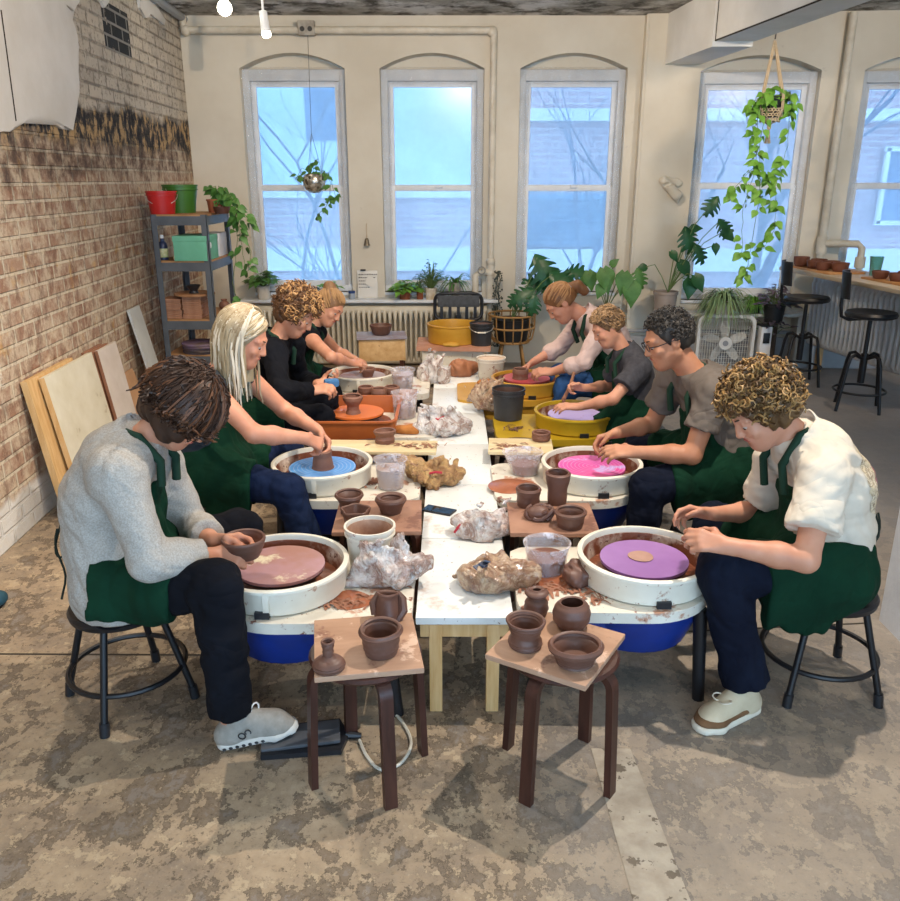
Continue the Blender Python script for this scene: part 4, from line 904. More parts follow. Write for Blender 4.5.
class Person:
    def __init__(s, label, seat, face, Yc, px, size=1., build=1., res=.0062, hand_curl=((.55, .7, .5), (.55, .7, .5)), arms=None, legs=None, head_up=None, sw=.175):
        """px: pixel marks of the joints; n = the side next to the camera, f = the far side; face = +1 looks to +x"""
        s.label = label; s.face = face; s.size = size; s.b = build; s.res = res; sx, sy = seat; s.seat = V((sx, sy, 0)); s.root = thing('person', label, 'person', s.seat)
        ua, fa, th, sh = (.285*size, .245*size, .42*size, .41*size)
        if arms: ua, fa = arms
        if legs: th, sh = legs
        s.ua, s.fa = ua, fa
        s.hip = {'n': V((sx+face*.03, Yc-.085*size, .485)), 'f': V((sx+face*.03, Yc+.085*size, .485))}; s.pel = (s.hip['n']+s.hip['f'])/2
        s.neck = D(*px['neck'], Yc); s.hd = D(*px['head'], Yc+px.get('head_dy', 0)); s.f, s.u, s.r = frame(px['fwd'], px.get('up', (0, 0, 1)))
        s.sh = {}; s.el = {}; s.wr = {}; s.ht = {}; s.kn = {}; s.an = {}; s.toe = {}
        for k, sg in (('n', -1), ('f', 1)):
            s.sh[k] = D(*px['sh_'+k], Yc+sg*sw*size); s.el[k] = reach(s.sh[k], *px['el_'+k], ua, k == 'n' if 'elb' not in px else px['elb'][k]); s.wr[k] = reach(s.el[k], *px['wr_'+k], fa, px.get('wn', {'n': False, 'f': True})[k])
            s.ht[k] = reach(s.wr[k], *px['ha_'+k], .10*size, px.get('hn', {'n': False, 'f': True})[k])
            s.kn[k] = reach(s.hip[k], *px['kn_'+k], th, k == 'n'); a = px['an_'+k]
            s.an[k] = V(a) if len(a) == 3 else reach(s.kn[k], *a, sh, True)
            s.toe[k] = V(px['toe_'+k])
        s.curl = hand_curl; s.fr = V((face, 0, 0)); s.sv = (s.sh['f']-s.sh['n']).normalized()
        sp = s.neck-s.pel; s.upv = sp.normalized(); s.frv = s.sv.cross(s.upv)
        if s.frv.x*face < 0: s.frv = -s.frv
        s.back = px.get('back', .05)
    def spine(s):
        n, p = s.neck, s.pel; c = lambda t, o: p.lerp(n, t)-s.frv*o*s.size
        b = s.b*s.size
        return [(c(0, .0)+V((0, 0, .01)), .165*b, .125*b), (c(.28, s.back*.7), .150*b, .118*b), (c(.58, s.back), .152*b, .112*b), (c(.84, s.back*.7), .150*b, .092*b)]
    def torso(s, v, inf=0, k=.05, lower=True):
        sp = s.spine()
        for i in range(3):
            a, wa, da = sp[i]; b, wb, db = sp[i+1]; v.cone(a, b, wa, wb, k, side=s.sv, da=da, db=db, inf=inf)
        for q in 'nf':
            v.cone(s.sh[q].lerp(s.neck, .45)-s.upv*.02, s.sh[q], .058*s.b*s.size, .056*s.b*s.size, .05, inf=inf)
        if lower: v.cone(s.hip['n'], s.hip['f'], .115*s.b*s.size, .115*s.b*s.size, .05, inf=inf)
    def rad(s): b = s.size*(.5+.5*s.b); return dict(sh=.052*b, el=.040*b, wr=.026*b, hip=.092*b*s.b, kn=.062*b, calf=.058*b, an=.040*b)
    def thigh(s, v, q, inf=0, t=1., k=.04, flat=''):
        r = s.rad(); e = s.hip[q].lerp(s.kn[q], t); v.cone(s.hip[q], e, r['hip'], r['hip']+(r['kn']-r['hip'])*t, k, inf=inf, flat=flat)
    def shin(s, v, q, inf=0, t=1., flare=0, flat=''):
        r = s.rad(); K, A = s.kn[q], s.an[q]; m = K.lerp(A, .35)-s.frv*.0; v.cone(K, m, r['kn'], r['calf'], .03, inf=inf); v.cone(m, K.lerp(A, t), r['calf'], r['an']+flare, .02, inf=inf, flat=flat)
    def box(s, pts, pad=.16): P = np.array([A3(p) for p in pts]); return P.min(0)-pad, P.max(0)+pad
    def arm(s, v, q, inf=0, t=2., k=.03, flare=0, flat=''):
        r = s.rad(); S, E, W = s.sh[q], s.el[q], s.wr[q]
        if t <= 1: v.cone(S, S.lerp(E, t), r['sh'], r['sh']+(r['el']-r['sh'])*t+flare, k, inf=inf, flat=flat); return
        v.cone(S, E, r['sh'], r['el'], k, inf=inf); m = E.lerp(W, .35)
        u = t-1
        if u <= .35: v.cone(E, E.lerp(W, u), r['el'], r['el']+flare, .02, inf=inf, flat=flat)
        else: v.cone(E, m, r['el'], r['el']*1.04, .02, inf=inf); v.cone(m, E.lerp(W, u), r['el']*1.04, r['el']*1.04+(r['wr']-r['el']*1.04)*(u-.35)/.65+flare, .02, inf=inf, flat=flat)
    def body(s, skin, lips='#a8594e', eyes=True, brow='#4a3527', jaw=1., male=False, ears=True):
        z = s.size; c, f, u, r = s.hd, s.f, s.u, s.r
        v = Vox(*s.box([*s.sh.values(), *s.el.values(), *s.ht.values(), *s.hip.values(), *s.kn.values(), *s.an.values(), c], .15), s.res)
        s.torso(v)
        for q in 'nf':
            s.thigh(v, q); s.shin(v, q); s.arm(v, q)
        v.cone(s.neck-s.upv*.03, c-u*.055*z-f*.022*z, .058*z*(1.06 if male else .95), .052*z*(1.08 if male else .93), .03)
        ax = [A3(r), A3(f), A3(u)]
        v.ell(c+u*.030*z-f*.014*z, (.076*z, .096*z, .088*z), ax, .01); v.ell(c+f*.030*z-u*.035*z, (.060*z, .062*z, .085*z), ax, .03)
        v.ell(c+f*.058*z-u*.098*z, (.027*z*jaw, .024*z, .022*z), ax, .035)
        for sg in (-1, 1):
            v.cone(c+r*sg*.052*z-u*.055*z-f*.005*z, c+f*.052*z-u*.098*z, .022*z*jaw, .018*z, .035)
            v.ell(c+r*sg*.042*z+f*.066*z-u*.030*z, (.020*z, .016*z, .018*z), ax, .02)
            v.cone(c+r*sg*.016*z+f*.086*z+u*.026*z, c+r*sg*.050*z+f*.070*z+u*.022*z, .010*z, .009*z, .014)
            v.ell(c+r*sg*.033*z+f*.092*z+u*.004*z, (.017*z, .012*z, .010*z), ax, .010, 'sub')
            v.ell(c+r*sg*.032*z+f*.0765*z+u*.0065*z, (.0140*z,)*3, None, .003)
            if ears: v.ell(c+r*sg*.079*z-f*.012*z-u*.008*z, (.010*z, .021*z, .032*z), ax, .008); v.ell(c+r*sg*.090*z-f*.008*z-u*.006*z, (.007*z, .011*z, .019*z), ax, .004, 'sub')
            v.ell(c+r*sg*.011*z+f*.096*z-u*.036*z, (.0085*z, .009*z, .0065*z), ax, .008)
        v.cone(c+f*.089*z+u*.010*z, c+f*.106*z-u*.032*z, .008*z, .0108*z, .014)
        v.cone(c-r*.016*z+f*.085*z-u*.062*z, c+r*.016*z+f*.085*z-u*.062*z, .009*z, .009*z, .012)
        for q, sg in (('n', -1), ('f', 1)):
            w = s.wr[q]; fd = (s.ht[q]-w); pn = s.palm[q]; ts = s.thumb[q]
            for pts, rs in hand_chains(w, fd, pn, ts, z*.98, s.curl[0 if q == 'n' else 1]):
                for i in range(len(pts)-1): v.cone(pts[i], pts[i+1], rs[i], rs[i+1], .007 if i else .010)
            v.cone(w-(s.wr[q]-s.el[q]).normalized()*.02, w+fd.normalized()*.03, .026*z, .024*z, .015, side=fd.cross(pn), da=.019*z, db=.014*z)
        v.cut((0, 0, .10), (0, 0, -1))
        o = mkv('body', v, skin, s.root, s.seat)
        q = MB()
        for sg in (-1, 1): q.tube([c+r*sg*(.016+.010*i)*z+f*(.0955-.0040*i-.0016*i*i)*z+u*(.026+.003*math.sin(i))*z for i in range(4)], [.0030*z, .0040*z, .0036*z, .0018*z], 6)
        mk('eyebrows', q, mat('brow_'+brow, brow, rough=.8), s.root, 60, s.seat)
        if eyes:
            for sg in (-1, 1):
                e = c+r*sg*.032*z+f*.0765*z-u*.002*z; q = MB(); q.ball(e, .0122*z, 12); eo = mk('eye', q, EYEW, s.root, 60, s.seat); q = MB(); q.ball(e+f*.0064*z-u*.0048*z, .0070*z, 10); mk('iris', q, IRIS, eo, 60, s.seat)
        q = MB(); q.tube([c+r*(.023*i/3)*z+f*(.0945-.004*abs(i)/3*abs(i)/3)*z-u*(.063-.0015*(3-abs(i)))*z for i in range(-3, 4)], [.0014*z, .0034*z, .0044*z, .0038*z, .0044*z, .0034*z, .0014*z], 7); mk('lips', q, mat('lips_'+lips, lips, rough=.5), s.root, 60, s.seat)
        return o
    def shirt(s, m, sleeve, name='shirt', inf=.012, flare=.0, neckcut=.02, hem=None, seed=1, hemz=None, rip=.0045, fr=20):
        pts = [*s.sh.values(), *s.hip.values(), s.neck] + ([*s.el.values()] if sleeve > .3 else []) + ([*s.wr.values()] if sleeve > 1 else [])
        v = Vox(*s.box(pts, .16), .0075); s.torso(v, inf, lower=True)
        if sleeve > 0:
            for q in 'nf': s.arm(v, q, inf+.002, sleeve, .045, flare, 'b')
        else:
            for q in 'nf':
                v.cut(s.sh[q]+s.sv*(.02 if q == 'f' else -.02)*1-s.upv*.0, s.sv*(1 if q == 'f' else -1)+s.upv*.25)
        v.cone(s.neck-s.upv*.05, s.neck+s.upv*.015, .075*s.size, .068*s.size, .03, inf=inf-.008)
        nd = (s.hd-s.neck).normalized(); nd = (nd+s.upv).normalized()
        v.cone(s.neck+nd*neckcut+s.frv*.012, s.neck+nd*.22, .082*s.size, .13*s.size, .006, 'sub', flat='a')
        v.ripple(rip, fr, seed, stretch=(1, 1, 1.25), band=.05, warp=1.2); v.ripple(rip*.85, fr*1.5, seed+9, stretch=(1, 1, 1.6), ridge=True, band=.05, warp=1.5, n=3)
        v.cut((0, 0, hemz if hemz else .405), (0, 0, -1))
        return mkv(name, v, m, s.root, s.seat)
    def trousers(s, m, flare=.02, t=.93, seed=2, inf=.013, name='trousers', ends=('n', 'f')):
        v = Vox(*s.box([*s.hip.values(), *s.kn.values(), *s.an.values()], .16), .0078)
        v.cone(s.hip['n'], s.hip['f'], .115*s.b*s.size, .115*s.b*s.size, .04, inf=.004)
        for q in 'nf': s.thigh(v, q, inf); s.shin(v, q, inf, t, flare, 'b')
        v.ripple(.005, 24, seed, stretch=(1.3, 1, .8), band=.05, warp=1.2); v.ripple(.006, 34, seed+5, ridge=True, band=.04, warp=1.4, n=3)
        v.cut((0, 0, .393), (0, 0, -1)) if 0 else None
        return mkv(name, v, m, s.root, s.seat)
    def apron(s, skirt=.8, hang=.10, bib=.72, bibw=.125, seed=3, wrap=.10, neckstrap=True, ties=True, inf=.034, zmin=None):
        v = Vox(*s.box([*s.sh.values(), *s.hip.values(), *s.kn.values()], .16), .0078); sp = s.spine(); z = s.size
        # bib
        for i in range(3): a, wa, da = sp[i]; b, wb, db = sp[i+1]; v.cone(a, b, wa, wb, .05, side=s.sv, da=da, db=db, inf=inf-.006)
        top = s.pel.lerp(s.neck, bib); v.cut(top, s.upv)
        mid = s.pel.lerp(s.neck, .5)
        for sg in (-1, 1): v.cut(mid+s.sv*sg*bibw*z, s.sv*sg+s.upv*.32)
        v.cut(mid+s.frv*.025, -s.frv)
        # skirt over the lap
        w = Vox.__new__(Vox); w.h, w.lo, w.n = v.h, v.lo, v.n; w.D = np.full(v.n, .25, np.float32)
        w.cone(s.hip['n'], s.hip['f'], .115*s.b*z, .115*s.b*z, .04, inf=inf); w.cone(sp[0][0], sp[1][0], sp[0][1], sp[1][1], .04, side=s.sv, da=sp[0][2], db=sp[1][2], inf=inf)
        for q in 'nf': s.thigh(w, q, inf-.004, skirt)
        a = s.hip['n'].lerp(s.kn['n'], skirt*.45); b = s.hip['f'].lerp(s.kn['f'], skirt*.45); w.cone(a+V((0, 0, .05)), b+V((0, 0, .05)), .075, .075, .06)
        for q, o in (('n', -.075), ('f', .075)):
            h0 = s.hip[q].lerp(s.kn[q], .10)+V((0, o*z*s.b, 0)); h1 = s.hip[q].lerp(s.kn[q], skirt*.92)+V((0, o*z*s.b*.8, 0)); d = V((0, 0, -hang))
            w.cone(h0+d*.75, h1+d*.7, .095+hang*.15, .07+hang*.3, .04, side=V((0, 0, 1)), da=.040, db=.036)
        w.cut(s.pel-s.frv*wrap*z, -s.frv+V((0, 0, -.15))); kk = s.hip['n'].lerp(s.kn['n'], skirt+.03); w.cut(kk, V((s.face, 0, -.10)))
        if zmin: w.cut((s.hip['n'].x, 0, zmin), (s.face*-.22, 0, -1))
        w.cut(s.pel.lerp(s.neck, .30), s.upv-s.frv*.45)
        v.D = np.minimum(v.D, w.D)
        v.ripple(.007, 18, seed, stretch=(1, 1, .6), band=.06, warp=1.5); v.ripple(.007, 28, seed+3, stretch=(1, 1, .6), ridge=True, band=.05, warp=1.5, n=3)
        o = mkv('apron', v, APRON, s.root, s.seat)
        if neckstrap:
            nk = s.neck; nd = (s.hd-nk).normalized(); tp = s.pel.lerp(s.neck, bib)+s.frv*.10*z; rr = .073*z; q = MB(); pts = []
            for k in range(9):
                a = -1.0+k*(PI+2.0)/8-PI/2; pts.append(nk+nd*.015+s.sv*math.cos(a+PI/2-PI/2)*rr*1.05-s.frv*(-math.sin(a))*rr*-1 if 0 else nk+nd*.018+s.sv*(-math.cos(PI*k/8))*rr*1.02-s.frv*math.sin(PI*k/8)*rr*.95)
            pts = [tp-s.sv*bibw*.75*z, (tp-s.sv*bibw*.75*z).lerp(pts[0], .55)+s.frv*.035]+pts+[(tp+s.sv*bibw*.75*z).lerp(pts[-1], .55)+s.frv*.035, tp+s.sv*bibw*.75*z]
            q.tube([p+s.frv*.008*(1 if 1 < i < len(pts)-2 else 2) for i, p in enumerate(pts)], .0150*z, 8); mk('neck_strap', q, STRAP, o, 60, s.seat)
        if ties:
            q = MB(); p = s.spine()[1][0]-s.frv*(.12*s.b+.035)*z; rnd = random.Random(seed)
            N = 12; q.tube([p+s.sv*.02+V((-s.face*(.03+.02*math.sin(k*.5)), -.035*math.sin(PI*k/N), -.11*math.sin(PI*k/N)*1.0)) for k in range(N+1)], .004, 5)
            q.tube([p+V((-s.face*(.02+.012*math.sin(k*.8)), -.03-.008*k*.4, -.028*k)) for k in range(10)], .004, 5)
            mk('apron_tie', q, mat('black_tie', '#15231c', rough=.8), o, 60, s.seat)
        return o
    def shoes(s, m, sole, name='shoe', detail=None):
        out = []
        for q in 'nf':
            a, t = s.an[q], s.toe[q]; d = V((t.x-a.x, t.y-a.y, 0)); d.normalize(); pitch = V((t.x-a.x, t.y-a.y, 0)).length; sd = V((-d.y, d.x, 0)); z0 = t.z
            heel = V((a.x, a.y, a.z-.10))-d*.03; ball = t-d*.075
            v = Vox(*s.box([heel, t, a], .09), .0055)
            v.cone(heel+V((0, 0, .035)), ball+V((0, 0, .03)), .036, .046, .03, side=sd, da=.045, db=.036); v.cone(ball+V((0, 0, .03)), t-d*.035+V((0, 0, .026)), .046, .036, .03, side=sd, da=.036, db=.026)
            v.cone(heel+d*.025+V((0, 0, .05)), a+d*.008+V((0, 0, .012)), .042, .040, .025); v.cone(a+V((0, 0, .0))+d*.02, ball+V((0, 0, .05)), .040, .030, .03)
            n = V((0, 0, -1)); fl = (ball-heel).normalized(); pn = sd.cross(fl); pn = pn if pn.z > 0 else -pn
            v.cut(ball+V((0, 0, .006)), -pn)
            o = mkv(name, v, m, s.root, s.seat)
            w = Vox(*s.box([heel, t], .09), .0055); w.cone(heel+V((0, 0, .016)), ball+V((0, 0, .012)), .041, .052, .02, side=sd, da=.03, db=.03); w.cone(ball+V((0, 0, .014)), t-d*.03+V((0, 0, .016)), .053, .043, .02, side=sd, da=.03, db=.03)
            w.cut(ball+V((0, 0, .028)), pn); w.cut(ball-V((0, 0, .0)), -pn)
            mkv('sole', w, sole, o, s.seat)
            if detail: detail(s, o, heel, ball, t, a, d, sd, pn, q)
            out.append(o)
        return out
# ---- hair
def hair_base(s, m, grow=.014, face=.045, low=-.02, extra=None, name='hair', rip=.003, fr=60, hair_seed=1, back=.02, nape=-.085, res=.006):
    c, f, u, r, z = s.hd, s.f, s.u, s.r, s.size; ax = [A3(r), A3(f), A3(u)]
    pts = [c]+([e[0] for e in (extra or [])])
    v = Vox(*s.box(pts, .19), res)
    v.ell(c+u*.032*z-f*.020*z, (.076*z+grow, .095*z+grow, .088*z+grow), ax, .01)
    v.ell(c-u*.02*z-f*.055*z, (.066*z+grow*.8, .055*z+grow*.8, .075*z+grow*.5), ax, .03)
    v.cut(c+f*face*z+u*.03*z, f-u*.55); v.cut(c+u*nape*z, -u-f*.1)
    v.ell(c+f*.060*z-u*.045*z, (.085*z, .062*z, .082*z), ax, .008, 'sub')
    for e in (extra or []):
        if e[2] is None: v.ell(e[0], e[1], ax if len(e) < 4 else e[3], .02)
        else: v.cone(e[0], e[2], e[1][0], e[1][1], .02)
    v.ripple(rip, fr, hair_seed, ridge=True, band=.04, warp=1.0)
    return mkv(name, v, m, s.root, s.seat)
def locks(s, n, style, seed, r0=.004, L=(.05, .08), region=None, off=.012, gravity=.3, part=None, name='locks', m=None, parent=None, curl=.010, flow=None, amp=.0, hang=1.75, start=(.15, .5), lifts=.0):
    """locks of hair rooted on the scalp"""
    rnd = random.Random(seed); c, f, u, r, z = s.hd, s.f, s.u, s.r, s.size; q = MB()
    made = 0; tries = 0
    while made < n and tries < n*30:
        tries += 1
        a = rnd.uniform(-PI, PI); e = math.asin(rnd.uniform(-.55, 1)); d = V((math.cos(e)*math.sin(a), math.cos(e)*math.cos(a), math.sin(e)))   # side, forward, up
        if region and not region(d): continue
        if not region:
            lim = .30+.55*max(d.z, 0) if d.y > 0 else 9
            if d.y > .15 and d.z < .42: continue
            if d.z < -.45: continue
            if abs(d.x) > .72 and d.y > -.15 and d.z < -.05: continue
        nrm_ = (r*d.x/.076+f*d.y/.096+u*d.z/.088).normalized()
        p = c+u*.032*z-f*.018*z+r*d.x*(.076*z+off)+f*d.y*(.096*z+off)+u*d.z*(.088*z+off); ln = rnd.uniform(*L)
        if style == 'curl':
            ax = (nrm_*1.0+V((rnd.gauss(0, .5), rnd.gauss(0, .5), rnd.gauss(0, .5)-gravity))).normalized(); b1 = ax.orthogonal().normalized(); b2 = ax.cross(b1); ph = rnd.uniform(0, 6.28); tw = rnd.uniform(1.2, 2.2)*rnd.choice((-1, 1)); N = 11; cr = curl*rnd.uniform(.7, 1.3)
            pts = [p+ax*ln*(k/N)*(.75)+(b1*math.cos(ph+tw*6.28*k/N)+b2*math.sin(ph+tw*6.28*k/N))*cr*min(1, .4+k/N) for k in range(N+1)]
            q.tube(pts, [r0*(1-.5*k/N) for k in range(N+1)], 4)
        elif style == 'short':
            fl = flow(d) if flow else V((0, -.6, -.2)); g = (r*fl.x+f*fl.y+u*fl.z); ax = (nrm_*.55+g*.7+V((rnd.gauss(0, .22), rnd.gauss(0, .22), rnd.gauss(0, .22)))).normalized(); ax2 = (ax+g*.6+V((rnd.gauss(0, .2), rnd.gauss(0, .2), -.1))).normalized()
            q.tube([p-nrm_*.004, p+ax*ln*.5, p+(ax+ax2)*ln*.5], [r0, r0*.8, r0*.25], 4)
        elif style == 'sweep':
            tg = flow(d).normalized(); N = 8; om = d.angle(tg); fr_ = min(1, ln/.095/max(om, .05)); pts = []; lift = rnd.uniform(0, .006)
            for k in range(N+1):
                t = fr_*k/N; dd = (d*math.sin((1-t)*om)+tg*math.sin(t*om))/max(math.sin(om), .02); dd.normalize(); o = off+lift*math.sin(PI*k/N)
                pts.append(c+u*.032*z-f*.018*z+r*dd.x*(.076*z+o)+f*dd.y*(.096*z+o)+u*dd.z*(.088*z+o)+V((rnd.gauss(0, amp), rnd.gauss(0, amp), rnd.gauss(0, amp))))
            q.tube(pts, [r0*(.6 if k == 0 else 1-.75*(k/N)**2) for k in range(N+1)], 5)
        elif style == 'long':
            # combed from the parting down over the skull, then hanging
            pts = []; th = math.acos(max(-1, min(1, d.z)))*rnd.uniform(*start); az = a; lift = rnd.uniform(0, lifts); wv = rnd.uniform(-.12, .12); N = 9; end = hang+rnd.uniform(-.2, .15); pos = None
            for k in range(N+1):
                t = th+(end-th)*k/N; dd = V((math.sin(t)*math.sin(az), math.sin(t)*math.cos(az), math.cos(t))); o = off+lift*math.sin(PI*.5*k/N)+rnd.uniform(-.002, .002); az = a+wv*k/N
                pos = c+u*.032*z-f*.018*z+r*dd.x*(.076*z+o)+f*dd.y*(.096*z+o)+u*dd.z*(.088*z+o); pts.append(pos)
            dn = V((0, 0, -1)); ou = (pts[-1]-pts[-2]).normalized(); M_ = 7
            for k in range(1, M_+1):
                dd = ou.lerp(dn, min(1, k/3)).normalized(); pos = pos+dd*ln/M_+V((rnd.gauss(0, amp), rnd.gauss(0, amp), 0)); pts.append(pos)
            nn = len(pts); q.tube(pts, [r0*(1 if k < nn-3 else (nn-k)/4) for k in range(nn)], 4)
        made += 1
    return mk(name, q, m, parent or s.root, 60, s.seat)
def hairm(name, c1, c2, rough=.5): return mat(name, c1, c2, 30, rough, stretch=(1, 1, .3), spec=.35)
def setup(s, pn_n=(0, .8, -.6), pn_f=(0, -.8, -.6)):
    s.palm = {'n': V(pn_n), 'f': V(pn_f)}; s.thumb = {'n': s.face, 'f': -s.face}; return s
SK_A = skin_mat('fair_skin', '#c78f72', '#bb8064'); SK_B = skin_mat('rosy_fair_skin', '#cf9478', '#c2856a'); SK_C = skin_mat('light_skin', '#cb9478', '#be8468'); SK_D = skin_mat('light_olive_skin', '#bd8768', '#ae7759')
NAVY = cloth('navy_denim', '#151f38', '#1c2946', 10); BLACKC = cloth('black_cotton', '#0d0e13', '#13151c', 7); DKNAVY = cloth('dark_navy_trousers', '#0e1220', '#141a29', 7); JEAN = cloth('blue_denim', '#2b4a72', '#35588a', 10)
# A: woman in grey, front left
A = setup(Person('person in a light grey sweater and green apron bending over the clay covered bat', (-1.165, 2.575), 1, 2.58,
    dict(head=(184, 409), neck=(140, 437), fwd=(.66, -.10, -.74), up=(.72, 0, .66), back=.075, sh_n=(118, 476), el_n=(152, 566), wr_n=(214, 556), ha_n=(254, 556), sh_f=(158, 462), el_f=(192, 528), wr_f=(214, 541), ha_f=(246, 540),
         kn_n=(215, 585), an_n=(-.72, 2.30, .105), toe_n=(-.51, 2.335, .035), kn_f=(240, 530), an_f=(-.78, 2.99, .10), toe_f=(-.58, 3.0, .0)), 1., 1.10))
A.body(SK_A, ears=False)
A.shirt(cloth('heather_grey_knit', '#b3aea6', '#98938b', 190), 1.72, 'sweater', .018, .006, seed=11, hemz=.40)
A.trousers(BLACKC, .014, .95, 12)
A.apron(.60, .0, .74, .10, 13, wrap=.02, zmin=.45)
def run_logo(s, o, heel, ball, t, a, d, sd, pn, q):
    side = sd*-1 if sd.y > 0 else sd
    m = mat('dark_shoe_print', '#23262b', rough=.5); base = heel.lerp(ball, .36)+side*.047+V((0, 0, .050)); X = d; Z = pn
    k = MB(); k.tube([base+(X*math.cos(w)+Z*math.sin(w))*.011 for w in [i*PI/6 for i in range(12)]], .0022, 5, closed=True)
    b2 = base+X*.022+Z*.012; k.tube([b2+(X*math.cos(w)+Z*math.sin(w))*.009 for w in [-.6+i*.45 for i in range(11)]], .0022, 5)
    mk('shoe_emblem', k, m, o, 60, s.seat)
    k = MB()
    for i in range(9): p = heel.lerp(ball, i/8.)+side*(.043+.008*i/8)+V((0, 0, .012)); k.ball(p, (.007, .004, .005), 8)
    mk('sole_slots', k, m, o, 60, s.seat)
    k = MB(); tp = a.lerp(ball, .45)+V((0, 0, .042))
    for i in range(5):
        c0 = heel.lerp(ball, .62+.13*i)+V((0, 0, .088-.0075*i)); k.tube([c0-sd*.024-V((0, 0, .012)), c0+V((0, 0, .004))+d*.008, c0+sd*.024-V((0, 0, .012))], .003, 5)
    lp = heel.lerp(ball, .62)+V((0, 0, .090)); k.tube([lp+d*(.03*math.sin(w)*.4)+V((0, 0, .03*(1-math.cos(w))*.7))+sd*.012*math.sin(w) for w in [i*2*PI/10 for i in range(11)]], .003, 5)
    mk('laces', k, mat('white_lace', '#dedbd4', rough=.8), o, 60, s.seat)
A.shoes(mat('pale_grey_mesh', '#99948b', '#8a857c', 40, .8), mat('white_foam_sole', '#c9c5bc', rough=.7), detail=run_logo)
HA = hairm('dark_brown_hair', '#2a1a12', '#442b1c'); HA2 = hairm('chestnut_hair', '#573521', '#70472c')
h = hair_base(A, HA, .030, .058, extra=[(A.hd+A.f*.06+A.u*.065, (.062, .045, .040), None), (A.hd-A.f*.075-A.u*.055, (.062, .045, .06), None), (A.hd+A.r*.075-A.u*.035+A.f*.02, (.024, .055, .06), None), (A.hd-A.r*.075-A.u*.035+A.f*.02, (.024, .055, .06), None)], nape=-.12, rip=.006, fr=70)
bobr = lambda d: d.z > -.25 and not (d.y > .6 and d.z < .2)
locks(A, 560, 'long', 5, .0040, (.0, .03), bobr, .026, name='dark_locks', m=HA, parent=h, amp=.006, hang=1.85, start=(.2, .95), lifts=.022); locks(A, 110, 'long', 6, .0042, (.0, .03), bobr, .030, name='chestnut_locks', m=HA2, parent=h, amp=.006, hang=1.8, start=(.2, .95), lifts=.022)
bobs = lambda d: V((d.x*1.1+.25*math.sin(9*d.z+5*d.y), d.y*.9+.2*math.sin(11*d.x), -.85))
locks(A, 340, 'sweep', 15, .0036, (.05, .10), bobr, .038, name='layered_tufts', m=HA, parent=h, flow=bobs, amp=.004)
# B: blonde woman
Bp = setup(Person('person with long straight blonde hair in a sleeveless dark top and green apron', (-1.17, 3.66), 1, 3.70,
    dict(head=(245, 338), neck=(214, 372), fwd=(.90, -.05, -.42), up=(.42, 0, .9), back=.06, sh_n=(210, 389), el_n=(254, 434), wr_n=(306, 438), ha_n=(322, 446), sh_f=(244, 374), el_f=(284, 410), wr_f=(318, 430), ha_f=(330, 446),
         kn_n=(288, 490), an_n=(-.62, 3.43, .10), toe_n=(-.42, 3.42, .0), kn_f=(288, 452), an_f=(-.72, 3.98, .10), toe_f=(-.5, 3.98, .0)), 1., .98, hand_curl=((.7, .9, .6), (.7, .9, .6))), (0, .6, -.8), (0, -.6, -.8))
Bp.body(SK_B, ears=False); Bp.shirt(cloth('charcoal_jersey', '#2b3036', '#353b42', 9), 0, 'tank_top', .011, seed=21); Bp.trousers(NAVY, .02, .97, 22)
Bp.apron(.55, .17, .70, .085, 23, wrap=.14)
Bp.shoes(mat('dark_shoe', '#2a2b30', rough=.7), mat('dark_sole', '#1b1b1d', rough=.7))
HB = hairm('ash_blonde_hair', '#948467', '#ab9b7e', .4); HB2 = hairm('pale_blonde_hair', '#c3b8a1', '#d6ccb8', .4); HB3 = hairm('dark_blonde_hair', '#7d6a4e', '#94805f', .4)
h = hair_base(Bp, HB, .014, .05, extra=[(Bp.hd-Bp.f*.06-V((0, 0, .04)), (.075, .055), Bp.hd+V((-.105, 0, -.25))), (Bp.hd-Bp.f*.03-V((0, 0, .02))+Bp.r*.05, (.045, .035), Bp.hd+Bp.r*.065+V((-.03, 0, -.27))), (Bp.hd-Bp.f*.03-V((0, 0, .02))-Bp.r*.05, (.045, .035), Bp.hd-Bp.r*.065+V((-.03, 0, -.26)))], nape=-.4, rip=.004, fr=80)
rg = lambda d: d.y < .06 and d.z > .1
bsw = lambda d: V((1.0 if d.x > -.12 else -1.0, -.25, -.75))
locks(Bp, 170, 'sweep', 27, .0062, (.12, .2), lambda d: -.1 < d.y and d.z > .30 and not (d.y > .72), .016, name='front_strands', m=HB2, parent=h, flow=bsw, amp=.001); locks(Bp, 90, 'sweep', 29, .0058, (.12, .2), lambda d: -.1 < d.y and d.z > .30 and not (d.y > .72), .019, name='front_ash_strands', m=HB, parent=h, flow=bsw, amp=.001)
locks(Bp, 190, 'long', 7, .0072, (.24, .34), rg, .026, name='pale_strands', m=HB2, parent=h, amp=.003); locks(Bp, 150, 'long', 8, .0068, (.24, .34), rg, .028, name='ash_strands', m=HB, parent=h, amp=.003); locks(Bp, 70, 'long', 9, .0055, (.24, .33), rg, .029, name='dark_strands', m=HB3, parent=h, amp=.003)
